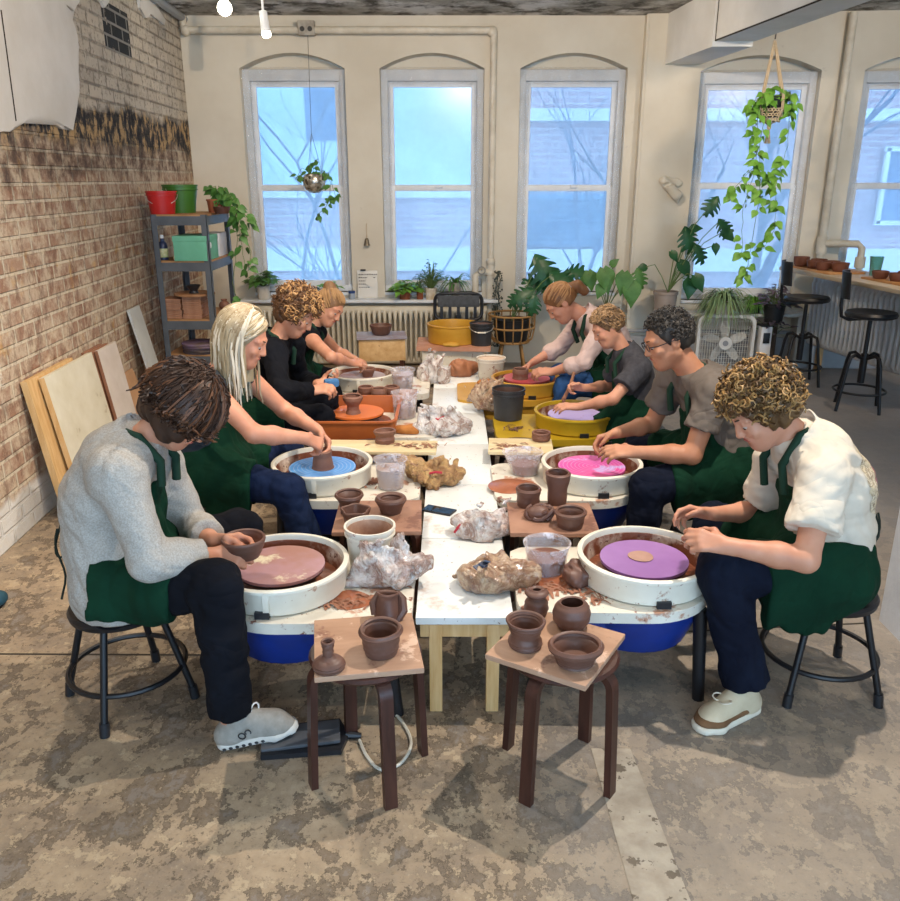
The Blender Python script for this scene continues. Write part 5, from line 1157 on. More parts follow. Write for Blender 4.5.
# C: curly haired woman in black
Cp = setup(Person('person with curly light brown hair in a black long sleeved top and green apron', (-1.2, 4.62), 1, 4.65,
    dict(head=(297, 313), neck=(277, 338), fwd=(.80, -.10, -.60), up=(.6, 0, .8), back=.06, sh_n=(274, 353), el_n=(280, 392), wr_n=(311, 391), ha_n=(330, 388), sh_f=(292, 345), el_f=(300, 380), wr_f=(318, 384), ha_f=(334, 381),
         kn_n=(328, 418), an_n=(-.66, 4.42, .10), toe_n=(-.46, 4.42, .0), kn_f=(336, 396), an_f=(-.72, 4.95, .10), toe_f=(-.5, 4.95, .0)), 1., 1., .0065), (0, .5, -.9), (0, -.4, .9))
Cp.body(SK_C, ears=False); Cp.shirt(BLACKC, 1.93, 'long_sleeved_top', .013, .004, seed=31); Cp.trousers(BLACKC, .02, .97, 32); Cp.apron(.5, .10, .74, .12, 33)
Cp.shoes(mat('dark_shoe', '#2a2b30'), mat('dark_sole', '#1b1b1d'))
HC = hairm('brown_curls', '#4d3522', '#6b4a30'); HC2 = hairm('golden_curls', '#a67c4e', '#bf9563')
h = hair_base(Cp, HC, .020, .050, nape=-.10, rip=.009, fr=75)
crg = lambda d: not (d.y > .50 and d.z < .30) and d.z > -.5
locks(Cp, 330, 'curl', 3, .006, (.045, .075), crg, .012, name='brown_curl_locks', m=HC, parent=h, curl=.011); locks(Cp, 210, 'curl', 4, .0055, (.045, .075), lambda d: crg(d) and (d.y > -.2 or d.z > .3), .015, name='golden_curl_locks', m=HC2, parent=h, curl=.011)
# D: young woman with a bun
Dp = setup(Person('person with hair in a bun wearing a black tank top at the radiator end', (-1.15, 5.62), 1, 5.62,
    dict(head=(330, 307), neck=(311, 325), fwd=(.72, -.45, -.52), up=(.58, 0, .8), back=.05, sh_n=(313, 341), el_n=(331, 357), wr_n=(351, 363), ha_n=(362, 364), sh_f=(319, 333), el_f=(338, 352), wr_f=(356, 360), ha_f=(364, 362),
         kn_n=(330, 392), an_n=(-.70, 5.38, .10), toe_n=(-.5, 5.38, .0), kn_f=(335, 378), an_f=(-.7, 5.9, .10), toe_f=(-.5, 5.9, .0)), .96, .88, .0065), (0, .6, -.8), (0, -.6, -.8))
Dp.body(SK_C); Dp.shirt(BLACKC, 0, 'tank_top', .011, seed=41); Dp.trousers(BLACKC, .02, .97, 42); Dp.apron(.55, .09, .66, .11, 43)
Dp.shoes(mat('dark_shoe', '#2a2b30'), mat('dark_sole', '#1b1b1d'))
HD = hairm('brown_blonde_hair', '#6f5136', '#8d6a48'); HD2 = hairm('honey_hair', '#a07c55', '#b08c63')
h = hair_base(Dp, HD, .008, .058, nape=-.06, rip=.003, fr=110, extra=[(Dp.hd-Dp.f*.085+Dp.u*.105, (.046, .046, .040), None)])
slick = lambda d: V((0, -.95, .75))
locks(Dp, 230, 'sweep', 8, .0042, (.06, .14), lambda d: not (d.y > .55 and d.z < .42) and d.z > -.35, .009, name='honey_strands', m=HD2, parent=h, flow=slick)
# E: teenager in cream tee, front right
Ep = setup(Person('person with curly hair in a cream tee printed on the back, sitting front right', (1.375, 2.675), -1, 2.70,
    dict(head=(760, 410), neck=(797, 434), fwd=(-.80, -.12, -.58), up=(-.58, 0, .8), back=.075, sh_n=(824, 478), el_n=(806, 560), wr_n=(722, 545), ha_n=(690, 538), sh_f=(778, 460), el_f=(760, 512), wr_f=(712, 514), ha_f=(682, 511),
         kn_n=(722, 570), an_n=(1.045, 2.475, .10), toe_n=(.84, 2.365, .0), kn_f=(715, 522), an_f=(.96, 3.08, .10), toe_f=(.77, 3.0, .0)), 1., .97), (0, .75, -.65), (0, -.75, -.65))
Ep.body(SK_C, male=True); CREAM = cloth('cream_cotton', '#d6cdbd', '#c9bfae', 6)
tee = Ep.shirt(CREAM, .66, 'tee_shirt', .020, .022, seed=51, hemz=.43); Ep.trousers(DKNAVY, .022, .95, 52, inf=.018)
Ep.apron(.62, .13, .66, .11, 53, wrap=.12, inf=.040)
def suede(s, o, heel, ball, t, a, d, sd, pn, q):
    m = mat('brown_suede', '#7a5a3c', '#6a4c32', 20, .9); w = Vox(*s.box([heel, t, a], .09), .0055)
    w.cone(heel+V((0, 0, .035)), ball+V((0, 0, .03)), .036, .046, .03, side=sd, da=.045, db=.036, inf=.003); w.cone(ball+V((0, 0, .03)), t-d*.035+V((0, 0, .026)), .046, .036, .03, side=sd, da=.036, db=.026, inf=.003)
    w.cut(ball+V((0, 0, .026)), -pn); w.cut(ball+V((0, 0, .052)), pn)
    mkv('suede_panel', w, m, o, s.seat); k = MB()
    for i in range(4):
        c0 = heel.lerp(ball, .74+.12*i)+V((0, 0, .084-.0075*i)); k.tube([c0-sd*.022-V((0, 0, .012)), c0+V((0, 0, .004)), c0+sd*.022-V((0, 0, .012))], .0032, 5)
    lp = heel.lerp(ball, .80)+V((0, 0, .088)); 
    for g in (-1, 1): k.tube([lp+d*.02*math.sin(w_)+sd*g*.035*(1-math.cos(w_))*.5+V((0, 0, .012*math.sin(w_*.5))) for w_ in [i*2*PI/9 for i in range(10)]], .003, 5)
    mk('laces', k, mat('cream_lace', '#d5cbb6', rough=.85), o, 60, s.seat)
Ep.shoes(mat('cream_leather', '#c9bb9f', '#bbab8c', 10, .7), mat('cream_sole', '#d9d0bd', rough=.7), detail=suede)
HE = hairm('brown_boy_curls', '#4a3520', '#614728'); HE2 = hairm('sandy_curls', '#8d6b40', '#a5814f')
h = hair_base(Ep, HE, .032, .062, nape=-.07, rip=.010, fr=75, extra=[(Ep.hd+Ep.f*.07+Ep.u*.085, (.068, .040, .034), None)])
erg = lambda d: not (d.y > .50 and d.z < .28) and not (d.z < -.25 and d.y > -.3) and d.z > -.5
locks(Ep, 420, 'curl', 13, .0062, (.04, .065), erg, .022, name='brown_curl_locks', m=HE, parent=h, curl=.011); locks(Ep, 260, 'curl', 14, .0055, (.04, .065), erg, .027, name='sandy_curl_locks', m=HE2, parent=h, curl=.011)
# printed patch across the back of the tee
def back_print(s, parent):
    t = NT('cracked_cream_print'); n = t.noise(26, 5, .7, t.map((1, 1, 1)), 1.0)
    t.set(Base_Color=t.ramp(n, [(.44, '#c9b999'), (.50, '#7d6a52'), (.56, '#d8cbb0')]), Roughness=.8)
    red = mat('faded_red_print', '#a3564e', '#7a5a66', 14, .8)
    dg = bpy.context.evaluated_depsgraph_get(); me = parent.data; q = MB(); q2 = MB()
    P = np.empty(len(me.vertices)*3, np.float32); me.vertices.foreach_get('co', P); P = P.reshape(-1, 3)+A3(s.seat); N = np.empty(len(me.vertices)*3, np.float32); me.vertices.foreach_get('normal', N); N = N.reshape(-1, 3)
    mid = s.pel.lerp(s.neck, .66); rel = P-A3(mid); u = rel@A3(s.upv); w = rel@A3(s.sv); bk = N@A3(-s.frv)
    for f_ in me.polygons:
        i = list(f_.vertices); uu, ww, bb = u[i].mean(), w[i].mean(), bk[i].min()
        if bb < .05: continue
        e = math.hypot(ww/.165, (uu+.02)/.155)
        if e < 1.0:
            tgt = q2 if e < .62 else q; b = len(tgt.v); tgt.v += [tuple(P[j]+N[j]*.0016) for j in i]; tgt.f.append(tuple(range(b, b+len(i)))); tgt.mi.append(0)
    mk('back_print_lettering', q, t.m, parent, 60, s.seat); mk('back_print_picture', q2, red, parent, 60, s.seat)
back_print(Ep, tee)
# F: man in glasses
Fp = setup(Person('person in glasses and a taupe tee leaning over the pink bat', (1.33, 3.78), -1, 3.75,
    dict(head=(667, 339), neck=(694, 373), fwd=(-.92, -.08, -.36), up=(-.36, 0, .93), back=.06, sh_n=(714, 393), el_n=(692, 456), wr_n=(634, 452), ha_n=(604, 451), sh_f=(674, 377), el_f=(652, 424), wr_f=(616, 433), ha_f=(592, 442),
         kn_n=(648, 487), an_n=(.88, 3.47, .10), toe_n=(.68, 3.45, .0), kn_f=(640, 447), an_f=(.86, 4.05, .10), toe_f=(.66, 4.0, .0)), 1.03, 1.02, hand_curl=((.35, .5, .35), (.8, .8, .5))), (0, .5, -.86), (0, -.5, -.86))
Fp.body(SK_D, male=True, jaw=1.15); Fp.shirt(cloth('taupe_cotton', '#6d645d', '#5f5750', 6), .60, 'tee_shirt', .016, .016, seed=61); Fp.trousers(DKNAVY, .02, .97, 62); Fp.apron(.68, .10, .66, .12, 63)
Fp.shoes(mat('dark_shoe', '#2a2b30'), mat('dark_sole', '#1b1b1d'))
HF = hairm('greying_dark_hair', '#231f1c', '#35302b'); HF2 = hairm('grey_hair', '#504a45', '#635d57')
h = hair_base(Fp, HF, .010, .040, nape=-.06, rip=.004, fr=110)
scr = lambda d: not (d.y > .52 and d.z < .5) and d.z > -.35 and not (abs(d.x) > .6 and d.y > .1 and d.z < .25)
upf = lambda d: V((d.x*.2, .15, .35))
locks(Fp, 420, 'curl', 16, .0045, (.016, .026), scr, .008, name='dark_tufts', m=HF, parent=h, curl=.007); locks(Fp, 70, 'curl', 17, .004, (.014, .022), lambda d: scr(d) and d.z < .55, .009, name='grey_tufts', m=HF2, parent=h, curl=.006)
q = MB(); c, f, u, r = Fp.hd, Fp.f, Fp.u, Fp.r
for sg in (-1, 1):
    e = c+r*sg*.034+f*.104+u*.002; q.tube([e+r*math.cos(w)*.025+u*math.sin(w)*.017 for w in [k*2*PI/16 for k in range(16)]], .0018, 6, closed=True)
    q.tube([e+r*sg*.025+u*.006, c+r*sg*.077+f*.070+u*.004, c+r*sg*.087-f*.012+u*.006, c+r*sg*.085-f*.032-u*.014], .0022, 6)
q.tube([c-r*.009+f*.110+u*.006, c+f*.114+u*.009, c+r*.009+f*.110+u*.006], .0018, 6); mk('glasses', q, mat('black_glasses_frame', '#15161a', rough=.3), Fp.root, 60, Fp.seat)
st_ = Vox(*Fp.box([c], .16), .006); axf = [A3(r), A3(f), A3(u)]
# G: boy
Gp = setup(Person('person, a boy in a charcoal tee holding a wooden tool over the lavender bat', (1.12, 4.70), -1, 4.67,
    dict(head=(607, 327), neck=(625, 350), fwd=(-.84, -.12, -.50), up=(-.5, 0, .86), back=.04, sh_n=(639, 369), el_n=(613, 399), wr_n=(578, 407), ha_n=(557, 406), sh_f=(622, 360), el_f=(608, 386), wr_f=(584, 388), ha_f=(570, 386),
         kn_n=(577, 436), an_n=(.78, 4.45, .10), toe_n=(.62, 4.42, .0), kn_f=(590, 420), an_f=(.8, 4.9, .10), toe_f=(.64, 4.9, .0)), .84, .90, .006, hand_curl=((.3, .4, .3), (1.0, 1.0, .6))), (0, .3, -.95), (0, -.8, -.5))
Gp.body(SK_C); Gp.shirt(cloth('charcoal_marl', '#47464a', '#3a393d', 30), .62, 'tee_shirt', .016, .016, seed=71); Gp.trousers(BLACKC, .02, .97, 72); Gp.apron(.7, .12, .68, .125, 73)
Gp.shoes(mat('dark_shoe', '#2a2b30'), mat('dark_sole', '#1b1b1d'))
HG = hairm('light_brown_hair', '#5d4630', '#755a3e'); HG2 = hairm('sandy_hair', '#95744f', '#a98762')
h = hair_base(Gp, HG, .010, .045, nape=-.05, rip=.004, fr=110)
gf = lambda d: V((d.x*.9, 1.0, .55)) if d.z > .35 else V((d.x*1.3, d.y-.5, -.75))
locks(Gp, 320, 'sweep', 18, .005, (.035, .06), scr, .011, name='brown_tufts', m=HG, parent=h, flow=gf, amp=.0035); locks(Gp, 220, 'sweep', 19, .0045, (.035, .06), scr, .015, name='sandy_tufts', m=HG2, parent=h, flow=gf, amp=.004)
# H: woman in pale pink
Hp = setup(Person('person with a ponytail in a pale pink long sleeved top at the red bat', (1.22, 5.55), -1, 5.52,
    dict(head=(560, 303), neck=(585, 315), fwd=(-.70, -.10, -.70), up=(-.7, 0, .7), back=.06, sh_n=(604, 325), el_n=(584, 362), wr_n=(552, 372), ha_n=(534, 372), sh_f=(584, 318), el_f=(560, 347), wr_f=(533, 362), ha_f=(522, 371),
         kn_n=(566, 386), an_n=(.72, 5.3, .10), toe_n=(.55, 5.3, .0), kn_f=(560, 375), an_f=(.74, 5.8, .10), toe_f=(.56, 5.8, .0)), 1., .95, .0065), (0, .5, -.86), (0, -.5, -.86))
Hp.body(SK_B); Hp.shirt(cloth('pale_pink_knit', '#d8bdb4', '#cbb0a7', 8), 1.35, 'long_sleeved_top', .013, .006, seed=81); Hp.trousers(JEAN, .02, .97, 82); Hp.apron(.55, .10, .70, .115, 83)
Hp.shoes(mat('dark_shoe', '#2a2b30'), mat('dark_sole', '#1b1b1d'))
HH = hairm('auburn_hair', '#6a4528', '#835835'); HH2 = hairm('copper_hair', '#a3744a', '#b48558')
h = hair_base(Hp, HH, .009, .055, nape=-.05, rip=.003, fr=110, extra=[(Hp.hd-Hp.f*.115+Hp.u*.03, (.030, .028), Hp.hd-Hp.f*.165+Hp.u*.0), (Hp.hd-Hp.f*.16-Hp.u*.0, (.036, .030), Hp.hd-Hp.f*.17-Hp.u*.06)])
slk = lambda d: V((0, -1., .25))
locks(Hp, 230, 'sweep', 28, .0042, (.06, .15), lambda d: not (d.y > .55 and d.z < .42) and d.z > -.35, .010, name='copper_strands', m=HH2, parent=h, flow=slk)
q = MB(); e = Hp.hd-Hp.f*.118+Hp.u*.03; b1 = Hp.r; b2 = Hp.u; q.tube([e+b1*.033*math.cos(w)+b2*.033*math.sin(w) for w in [k*2*PI/14 for k in range(14)]], .007, 6, closed=True); mk('hair_tie', q, mat('blue_grey_scrunchie', '#7d8794', rough=.9), h, 60, Hp.seat)
# things in hands
def mid(a, b, t=.5): return a.lerp(b, t)
hb = mid(A.ht['n'], A.ht['f'])
pot('thrown_pot', 'bowl', 'wet bowl between the hands of the grey sweater potter', [(.050, 0), (.060, .02), (.070, .045), (.076, .068)], hb+V((.0, .0, -.030)), .03, .010, seed=41)
q = MB(); p0 = Gp.ht['f']; q.tube([p0+V((-.035, -.01, -.075)), p0+V((.0, 0, .0)), p0+V((.02, .0, .085))], [.012, .010, .009], 8); q.ball(p0+V((-.037, -.01, -.082)), (.013, .006, .02), 8); b = q.v; o_ = p0.copy(); q.v = [(x-o_.x, y-o_.y, z-o_.z) for x, y, z in q.v]
one('wooden_tool', q, mat('clay_stained_wood', '#a97b5d', '#8d6148', 9, .7), 'wooden trimming tool upright in the boy\'s far hand', 'tool', None, o_)
q = MB(); q.box((0, 0, 0), (.085, .06, .045), bev=.014); one('blue_sponge', q, mat('blue_sponge', '#4b7aa8', '#3d6a97', 30, .95, bump=.5), 'blue sponge held by the curly haired potter in black', 'sponge', None, mid(Cp.ht['n'], Cp.ht['f'])+V((.0, .0, .010)), .3)
for P_ in (A, Bp, Cp, Dp, Ep, Fp, Gp, Hp):
    print('PERSON', P_.label[:30], 'torso %.2f' % (P_.neck-P_.pel).length, 'shw %.2f' % (P_.sh['f']-P_.sh['n']).length, 'neck-head %.2f' % (P_.hd-P_.neck).length, *['%s sh-el %.2f el-wr %.2f hand %s knee %s an %s |' % (k, (P_.sh[k]-P_.el[k]).length, (P_.el[k]-P_.wr[k]).length, [round(x, 2) for x in P_.ht[k]], [round(x, 2) for x in P_.kn[k]], [round(x, 2) for x in P_.an[k]]) for k in 'nf'])
# ------------------------------------------------------------------ radiators, pipes, lamps
CREAM_P = mat('cream_radiator_paint', '#dcd6c5', '#cbc3b0', 6, .5); PIPE = mat('cream_pipe_paint', '#d8d1c1', '#c4bba8', 8, .5)
def radiator(label, n, h, pitch, loc, rz, m, down=0):
    t = thing('cast_iron_radiator', label, 'radiator', loc, rz); L = n*pitch
    q = MB(); q.tube([(-L/2, 0, h-.035), (L/2, 0, h-.035)], .042, 12); mk('top_header', q, m, t, 60)
    q = MB(); q.tube([(-L/2, 0, .055), (L/2, 0, .055)], .036, 12); mk('bottom_header', q, m, t, 60)
    q = MB()
    for i in range(n):
        x = -L/2+pitch*(i+.5); zs = [.05, .09, .15, h-.14, h-.08, h-.02]; ws = [.30, .38, .24, .24, .40, .30]
        for y in (-.045, .045): q.tube([(x, y*(.4 if k in (0, 5) else 1), z) for k, z in enumerate(zs)], [pitch*w for w in ws], 8)
    mk('columns', q, m, t, 60)
    for x in (-L/2+pitch*.5, L/2-pitch*.5): q = MB(); q.tube([(x, -.03, -down), (x, -.02, .06)], [.022, .016], 8); mk('foot', q, m, t)
    return t
radiator('long cream cast iron radiator under the windows', 44, .60, .052, (-.78, 8.20, 0), 0, CREAM_P)
CM = Matrix.Translation((3.53, 7.0, 0)) @ Matrix.Rotation(math.radians(7.7), 4, 'Z'); CR = math.radians(7.7)
radiator('white cast iron radiator beneath the wooden counter', 25, .68, .068, CM @ V((.09, .06, .26)), PI/2+CR, mat('white_radiator_paint', '#d3d6d9', '#c1c5c9', 6, .5), .26)
q = MB(); q.box((-.80, 8.24, .655), (2.55, .20, .028), bev=.006); one('radiator_shelf', q, M_FRAME, 'narrow white shelf over the cream radiator holding plants', 'shelf')
# heating pipe along the top of the back wall and down between the windows
t = thing('heating_pipe', 'cream heating pipe along the wall top and down beside the middle window', 'pipe', (.40, 8.27, 0)); o = V((.40, 8.27, 0))
q = MB(); zt = 3.085; q.tube([(-2.42, 8.27, zt+.12), (-2.42, 8.27, zt+.03), (-2.39, 8.27, zt), (.36, 8.27, zt), (.40, 8.27, zt-.03), (.40, 8.27, 1.0)], .032, 12); mk('pipe_run', q, PIPE, t, 60, o)
for c, a in (((-2.40, 8.27, zt), 0), ((.385, 8.27, zt-.01), 0), ((.40, 8.27, 1.03), 0), ((.40, 8.27, .92), 0)): q = MB(); q.ball(c, .048, 12); mk('pipe_elbow', q, PIPE, t, 60, o)
q = MB(); q.tube([(.40, 8.27, 1.0), (.40, 8.27, .45)], .040, 12); q.tube([(.40, 8.27, .93), (.30, 8.24, .93), (.25, 8.22, .90), (.25, 8.22, .66)], .034, 10); mk('valve_branch', q, PIPE, t, 60, o)
q = MB(); q.tube([(.31+.035*math.cos(w), 8.19, .95+.035*math.sin(w)) for w in [k*2*PI/14 for k in range(14)]], .006, 6, closed=True); q.tube([(.31, 8.19, .95), (.31, 8.26, .95)], .008, 6); mk('valve_wheel', q, mat('grey_iron', '#8d8a82', rough=.5), t, 60, o)
t = thing('heating_pipe', 'cream riser pipe at the wall beside the window of the macrame planter', 'pipe', (3.36, 8.05, 0)); o = V((3.36, 8.05, 0))
q = MB(); q.tube([(3.56, 8.07, 3.2), (3.56, 8.07, .80)], .036, 12); mk('pipe_run', q, PIPE, t, 60, o)
q = MB(); q.tube([(3.56, 8.07, 1.22), (3.60, 8.03, 1.22), (3.86, 7.98, 1.22), (3.90, 7.97, 1.18), (3.90, 7.97, .9)], .033, 10); mk('pipe_branch', q, PIPE, t, 60, o)
q = MB(); q.tube([(3.56, 8.07, 1.12), (3.56, 8.07, 1.28)], .05, 12); mk('pipe_coupling', q, PIPE, t, 60, o); q = MB(); q.tube([(3.9, 7.97, 1.0), (3.9, 7.97, 1.1)], .048, 10); mk('pipe_coupling', q, PIPE, t, 60, o)
# track lights
def lamp_mat():
    t = NT('lit_lamp_glass'); t.set(Base_Color='#fff6e6', Emission_Color='#fff2dc', Emission_Strength=30.); return t.m
LAMP = lamp_mat()
t = thing('ceiling_light', 'bare round bulb of a track light glowing at the ceiling', 'light', (-1.72, 7.0, 3.04))
q = MB(); q.ball((0, 0, 0), .055, 16); mk('bulb', q, LAMP, t, 60); q = MB(); q.tube([(0, 0, .05), (0, 0, .18)], .03, 12); mk('socket', q, M_FRAME, t, 60)
t = thing('track_light', 'white cylindrical spotlight angled down from its ceiling track', 'light', (-1.47, 7.2, 2.95)); d = V((.25, -.45, -.85)).normalized()
q = MB(); q.tube([V((0, 0, .10))-d*.0, V((0, 0, .02))+d*.09], [.032, .036], 14); mk('lamp_housing', q, M_FRAME, t, 60)
q = MB(); q.tube([V((0, 0, .02))+d*.088, V((0, 0, .02))+d*.112], [.036, .033], 14); mk('lamp_lens', q, LAMP, t, 60)
q = MB(); q.tube([(0, 0, .10), (0, 0, .22)], .010, 8); mk('stem', q, M_FRAME, t, 60)
q = MB(); q.box((-1.55, 6.6, 3.20), (.035, 1.6, .03)); one('light_track', q, M_FRAME, 'white ceiling track carrying the two lit lamps', 'light track')
# ------------------------------------------------------------------ leaves
LEAF = mat('green_leaf', '#3f6b2c', '#588540', 9, .45); LEAFB = mat('bright_green_leaf', '#5f9433', '#7fb04a', 9, .42); LEAFD = mat('dark_green_leaf', '#1f4a2b', '#2d5f38', 9, .35); LEAFG = mat('grey_green_leaf', '#6f8a5d', '#8fa878', 9, .5); LEAFP = mat('purple_grey_leaf', '#4a3d49', '#7d7382', 14, .5); STEM = mat('green_stem', '#5d7440', '#6f8550', 6, .6)
def leaf(q, p, d, n, L, W, kind='heart', fold=.25, droop=.3):
    p = V(p); d = V(d).normalized(); n = V(n); n = (n-d*n.dot(d)); n = n.normalized() if n.length > 1e-4 else d.orthogonal().normalized(); s = d.cross(n)
    prof = {'heart': [.30, .92, 1, .86, .58, .28, .0], 'lance': [.25, .7, .95, 1, .8, .45, 0], 'strap': [.8, 1, 1, .9, .7, .4, 0]}[kind]; N = len(prof)-1; vs = []
    for i, w in enumerate(prof):
        t = i/N; c = p+d*(L*(t-(.10 if kind == 'heart' else 0)))-n*droop*L*t*t
        for sg in (-1, 0, 1): vs.append(c+s*sg*w*W/2+n*abs(sg)*w*W*fold*.5-(d*L*.10 if i == 0 and sg and kind == 'heart' else V()))
    fs = []
    for i in range(N): a = i*3; fs += [(a, a+1, a+4, a+3), (a+1, a+2, a+5, a+4)]
    q.add(vs, fs)
def monstera_leaf(q, p, d, n, L, lobes=5, seed=0):
    rnd = random.Random(seed); p = V(p); d = V(d).normalized(); n = V(n); n = (n-d*n.dot(d)).normalized(); s = d.cross(n); W = L*.92
    w = lambda t: W/2*(math.sin(PI*min(1, (t*.92+.10)))**.62)*(1 if t < .75 else (1-t)/.25*.8+.2)
    c = lambda t: p+d*(L*(t-.12))-n*L*.28*t*t
    for sg in (-1, 1):
        for i in range(lobes):
            t0, t1 = i/lobes, (i+1)/lobes; g = .30/lobes
            pts = lambda t, r, k: c(min(1, t+.16*r*(1-.3*t)))+s*sg*w(t)*r-n*L*.16*r*r+n*.05*L*r
            a0, a1 = t0, t1; b0, b1 = t0+g*.2, t1-g*.2
            rows = [[pts(a0, 0, 0), pts((a0+a1)/2, 0, 0), pts(a1, 0, 0)], [pts(a0, .38, 0), pts((a0+a1)/2, .38, 0), pts(a1, .38, 0)], [pts(b0+g*.5, .7, 0), pts((a0+a1)/2, .75, 0), pts(b1-g*.5, .7, 0)], [pts(b0+g*.9, .93, 0), pts((a0+a1)/2, 1.0, 0), pts(b1-g*.7, .97, 0)]]
            vs = [x for r in rows for x in r]; fs = []
            for r in range(3): fs += [(r*3, r*3+1, r*3+4, r*3+3), (r*3+1, r*3+2, r*3+5, r*3+4)]
            q.add(vs, fs)
def vine(lq, sq, pts, n, L, seed, jit=.02):
    rnd = random.Random(seed); P = [V(p) for p in pts]; fine = []
    for i in range(len(P)-1):
        for k in range(6): fine.append(P[i].lerp(P[i+1], k/6)+V((rnd.gauss(0, .003), rnd.gauss(0, .003), 0)))
    fine.append(P[-1]); sq.tube(fine, .0025, 4)
    for k in range(n):
        f = fine[int(rnd.uniform(0, .999)*len(fine))]; a = rnd.uniform(0, 6.28); d = V((math.cos(a), math.sin(a)*.8-.25, rnd.uniform(-.9, .25))); b = f+d*.025; sq.tube([f, b], .0014, 3)
        leaf(lq, b, d+V((0, 0, -.3)), V((0, -.7, .7)), L*rnd.uniform(.7, 1.15), L*rnd.uniform(.62, .85))
def potmesh(r0, r1, h): 
    q = MB(); q.lathe([(0, 0), (r0, 0), (r1*.97, h*.86), (r1+.004, h*.87), (r1+.004, h), (r1-.008, h), (r1-.01, h*.85), (0, h*.84)], n=28); return q
SOIL = mat('dark_soil', '#3b2a20', '#4d382a', 30, .95, bump=.5)
def plant(name, label, loc, r0, r1, h, pm, cat='plant', rz=0):
    t = thing(name, label, cat, loc, rz); mk('plant_pot', potmesh(r0, r1, h), pm, t, 50); q = MB(); q.lathe([(0, h*.86), (r1-.011, h*.86), (r1-.012, h*.88), (0, h*.89)], n=20); mk('soil', q, SOIL, t); return t
def bush(t, z, n, R, H, L, W, m, seed, kind='heart', name='foliage'):
    rnd = random.Random(seed); q = MB(); s = MB()
    for k in range(n):
        a = rnd.uniform(0, 6.28); e = rnd.uniform(.1, 1.0); p = V((R*e*math.cos(a), R*e*math.sin(a), z+H*(1-e*.6)*rnd.uniform(.4, 1))); b = V((.01*math.cos(a), .01*math.sin(a), z)); s.tube([b, b.lerp(p, .5)+V((0, 0, H*.12)), p], .002, 4)
        leaf(q, p, V((math.cos(a), math.sin(a), rnd.uniform(-.3, .4))), V((-.3*math.cos(a), -.3*math.sin(a)-.3, 1)), L*rnd.uniform(.7, 1.2), W*rnd.uniform(.7, 1.2), kind)
    mk(name, q, m, t, 180); mk('stems', s, STEM, t, 60); return t
def spider(t, z, n, L, m, seed, W=.012, up=.8):
    rnd = random.Random(seed); q = MB()
    for k in range(n):
        a = rnd.uniform(0, 6.28); l = L*rnd.uniform(.6, 1.1); u = up*rnd.uniform(.5, 1.2); pts = []
        for i in range(8): s = i/7; pts.append(V((math.cos(a)*l*s*.75, math.sin(a)*l*s*.55, z+l*(u*s-1.25*s*s))))
        sd = V((-math.sin(a), math.cos(a), 0)); vs = []
        for i, p in enumerate(pts): w = W*(1-(i/7)**2*.95)/2; vs += [p-sd*w, p+V((0, 0, -.002)), p+sd*w]
        q.add(vs, [(i*3+j, i*3+j+1, i*3+j+4, i*3+j+3) for i in range(7) for j in (0, 1)])
    mk('foliage', q, m, t, 180); return t
WPOT = mat('white_glazed_pot', '#d8d4cb', '#c4bfb4', 7, .4); TERRA = mat('terracotta', '#9a5a3c', '#864a30', 7, .8); BPOT = mat('black_nursery_pot', '#202224', rough=.5); TAUPE = mat('taupe_pot', '#a2948a', '#94867c', 5, .6)
SZ = .669
def S(px, py=None, Y=8.22): p = D(px, 298, Y); return V((p.x, Y, SZ))
bush(plant('potted_pothos', 'pothos in a white pot on the shelf under the left window', S(264), .055, .064, .13, WPOT), .12, 70, .14, .17, .085, .066, LEAF, 1)
bush(plant('potted_succulent', 'dark spiky succulent behind the curly haired woman', S(313), .045, .052, .07, TERRA), .06, 26, .06, .08, .075, .022, mat('dark_succulent', '#39463f', '#4a5a4c', 6, .5), 2, 'lance')
bush(plant('potted_succulent', 'pale green succulents in a square black pot', S(331), .055, .075, .11, BPOT), .10, 34, .09, .08, .06, .035, LEAFB, 3, 'lance')
t = thing('glass_jar', 'small jar with a blue lid beside the paper board', 'jar', S(352)); q = MB(); q.lathe([(0, 0), (.032, 0), (.034, .05), (.030, .058), (0, .058)], n=20); mk('jar_body', q, mat('murky_glass', '#9aa3ad', rough=.2), t); q = MB(); q.lathe([(0, .058), (.034, .058), (.034, .08), (0, .08)], n=20); mk('lid', q, mat('blue_lid', '#27427a', rough=.4), t)
t = thing('notice_board', 'small white notice board with a handwritten list propped between the windows', 'notice board', (D(368, 298, 8.30).x, 8.30, SZ)); q = MB(); q.box((0, 0, .135), (.20, .012, .27), bev=.003, rot=Euler((-.10, 0, 0))); mk('board_face', q, mat('white_board', '#dedbd3', rough=.4), t)
q = MB(); rnd = random.Random(2)
for k in range(5):
    x = -.085
    while x < .085*(1 if k < 2 else .2): w = rnd.uniform(.008, .02); q.box((x+w/2, -.012-.010*((.24-.032*k)/.27-.5), .235-.032*k), (w, .002, .007), rot=Euler((-.1, 0, 0))); x += w+.006
mk('handwriting', q, mat('black_ink', '#26262a', rough=.6), t, 0)
q = MB(); q.box((.035, -.020, .165), (.10, .003, .09), rot=Euler((-.1, .5, 0))); mk('paper_note', q, mat('folded_paper', '#e2dfd6', rough=.8), t, 0); q = MB(); q.box((-.04, -.002, .275), (.05, .02, .014)); mk('clip', q, BLACKP, t)
bush(plant('potted_ivy', 'bushy bright green ivy on the radiator shelf', S(405), .05, .06, .07, TERRA), .05, 90, .14, .15, .075, .062, LEAFB, 5)
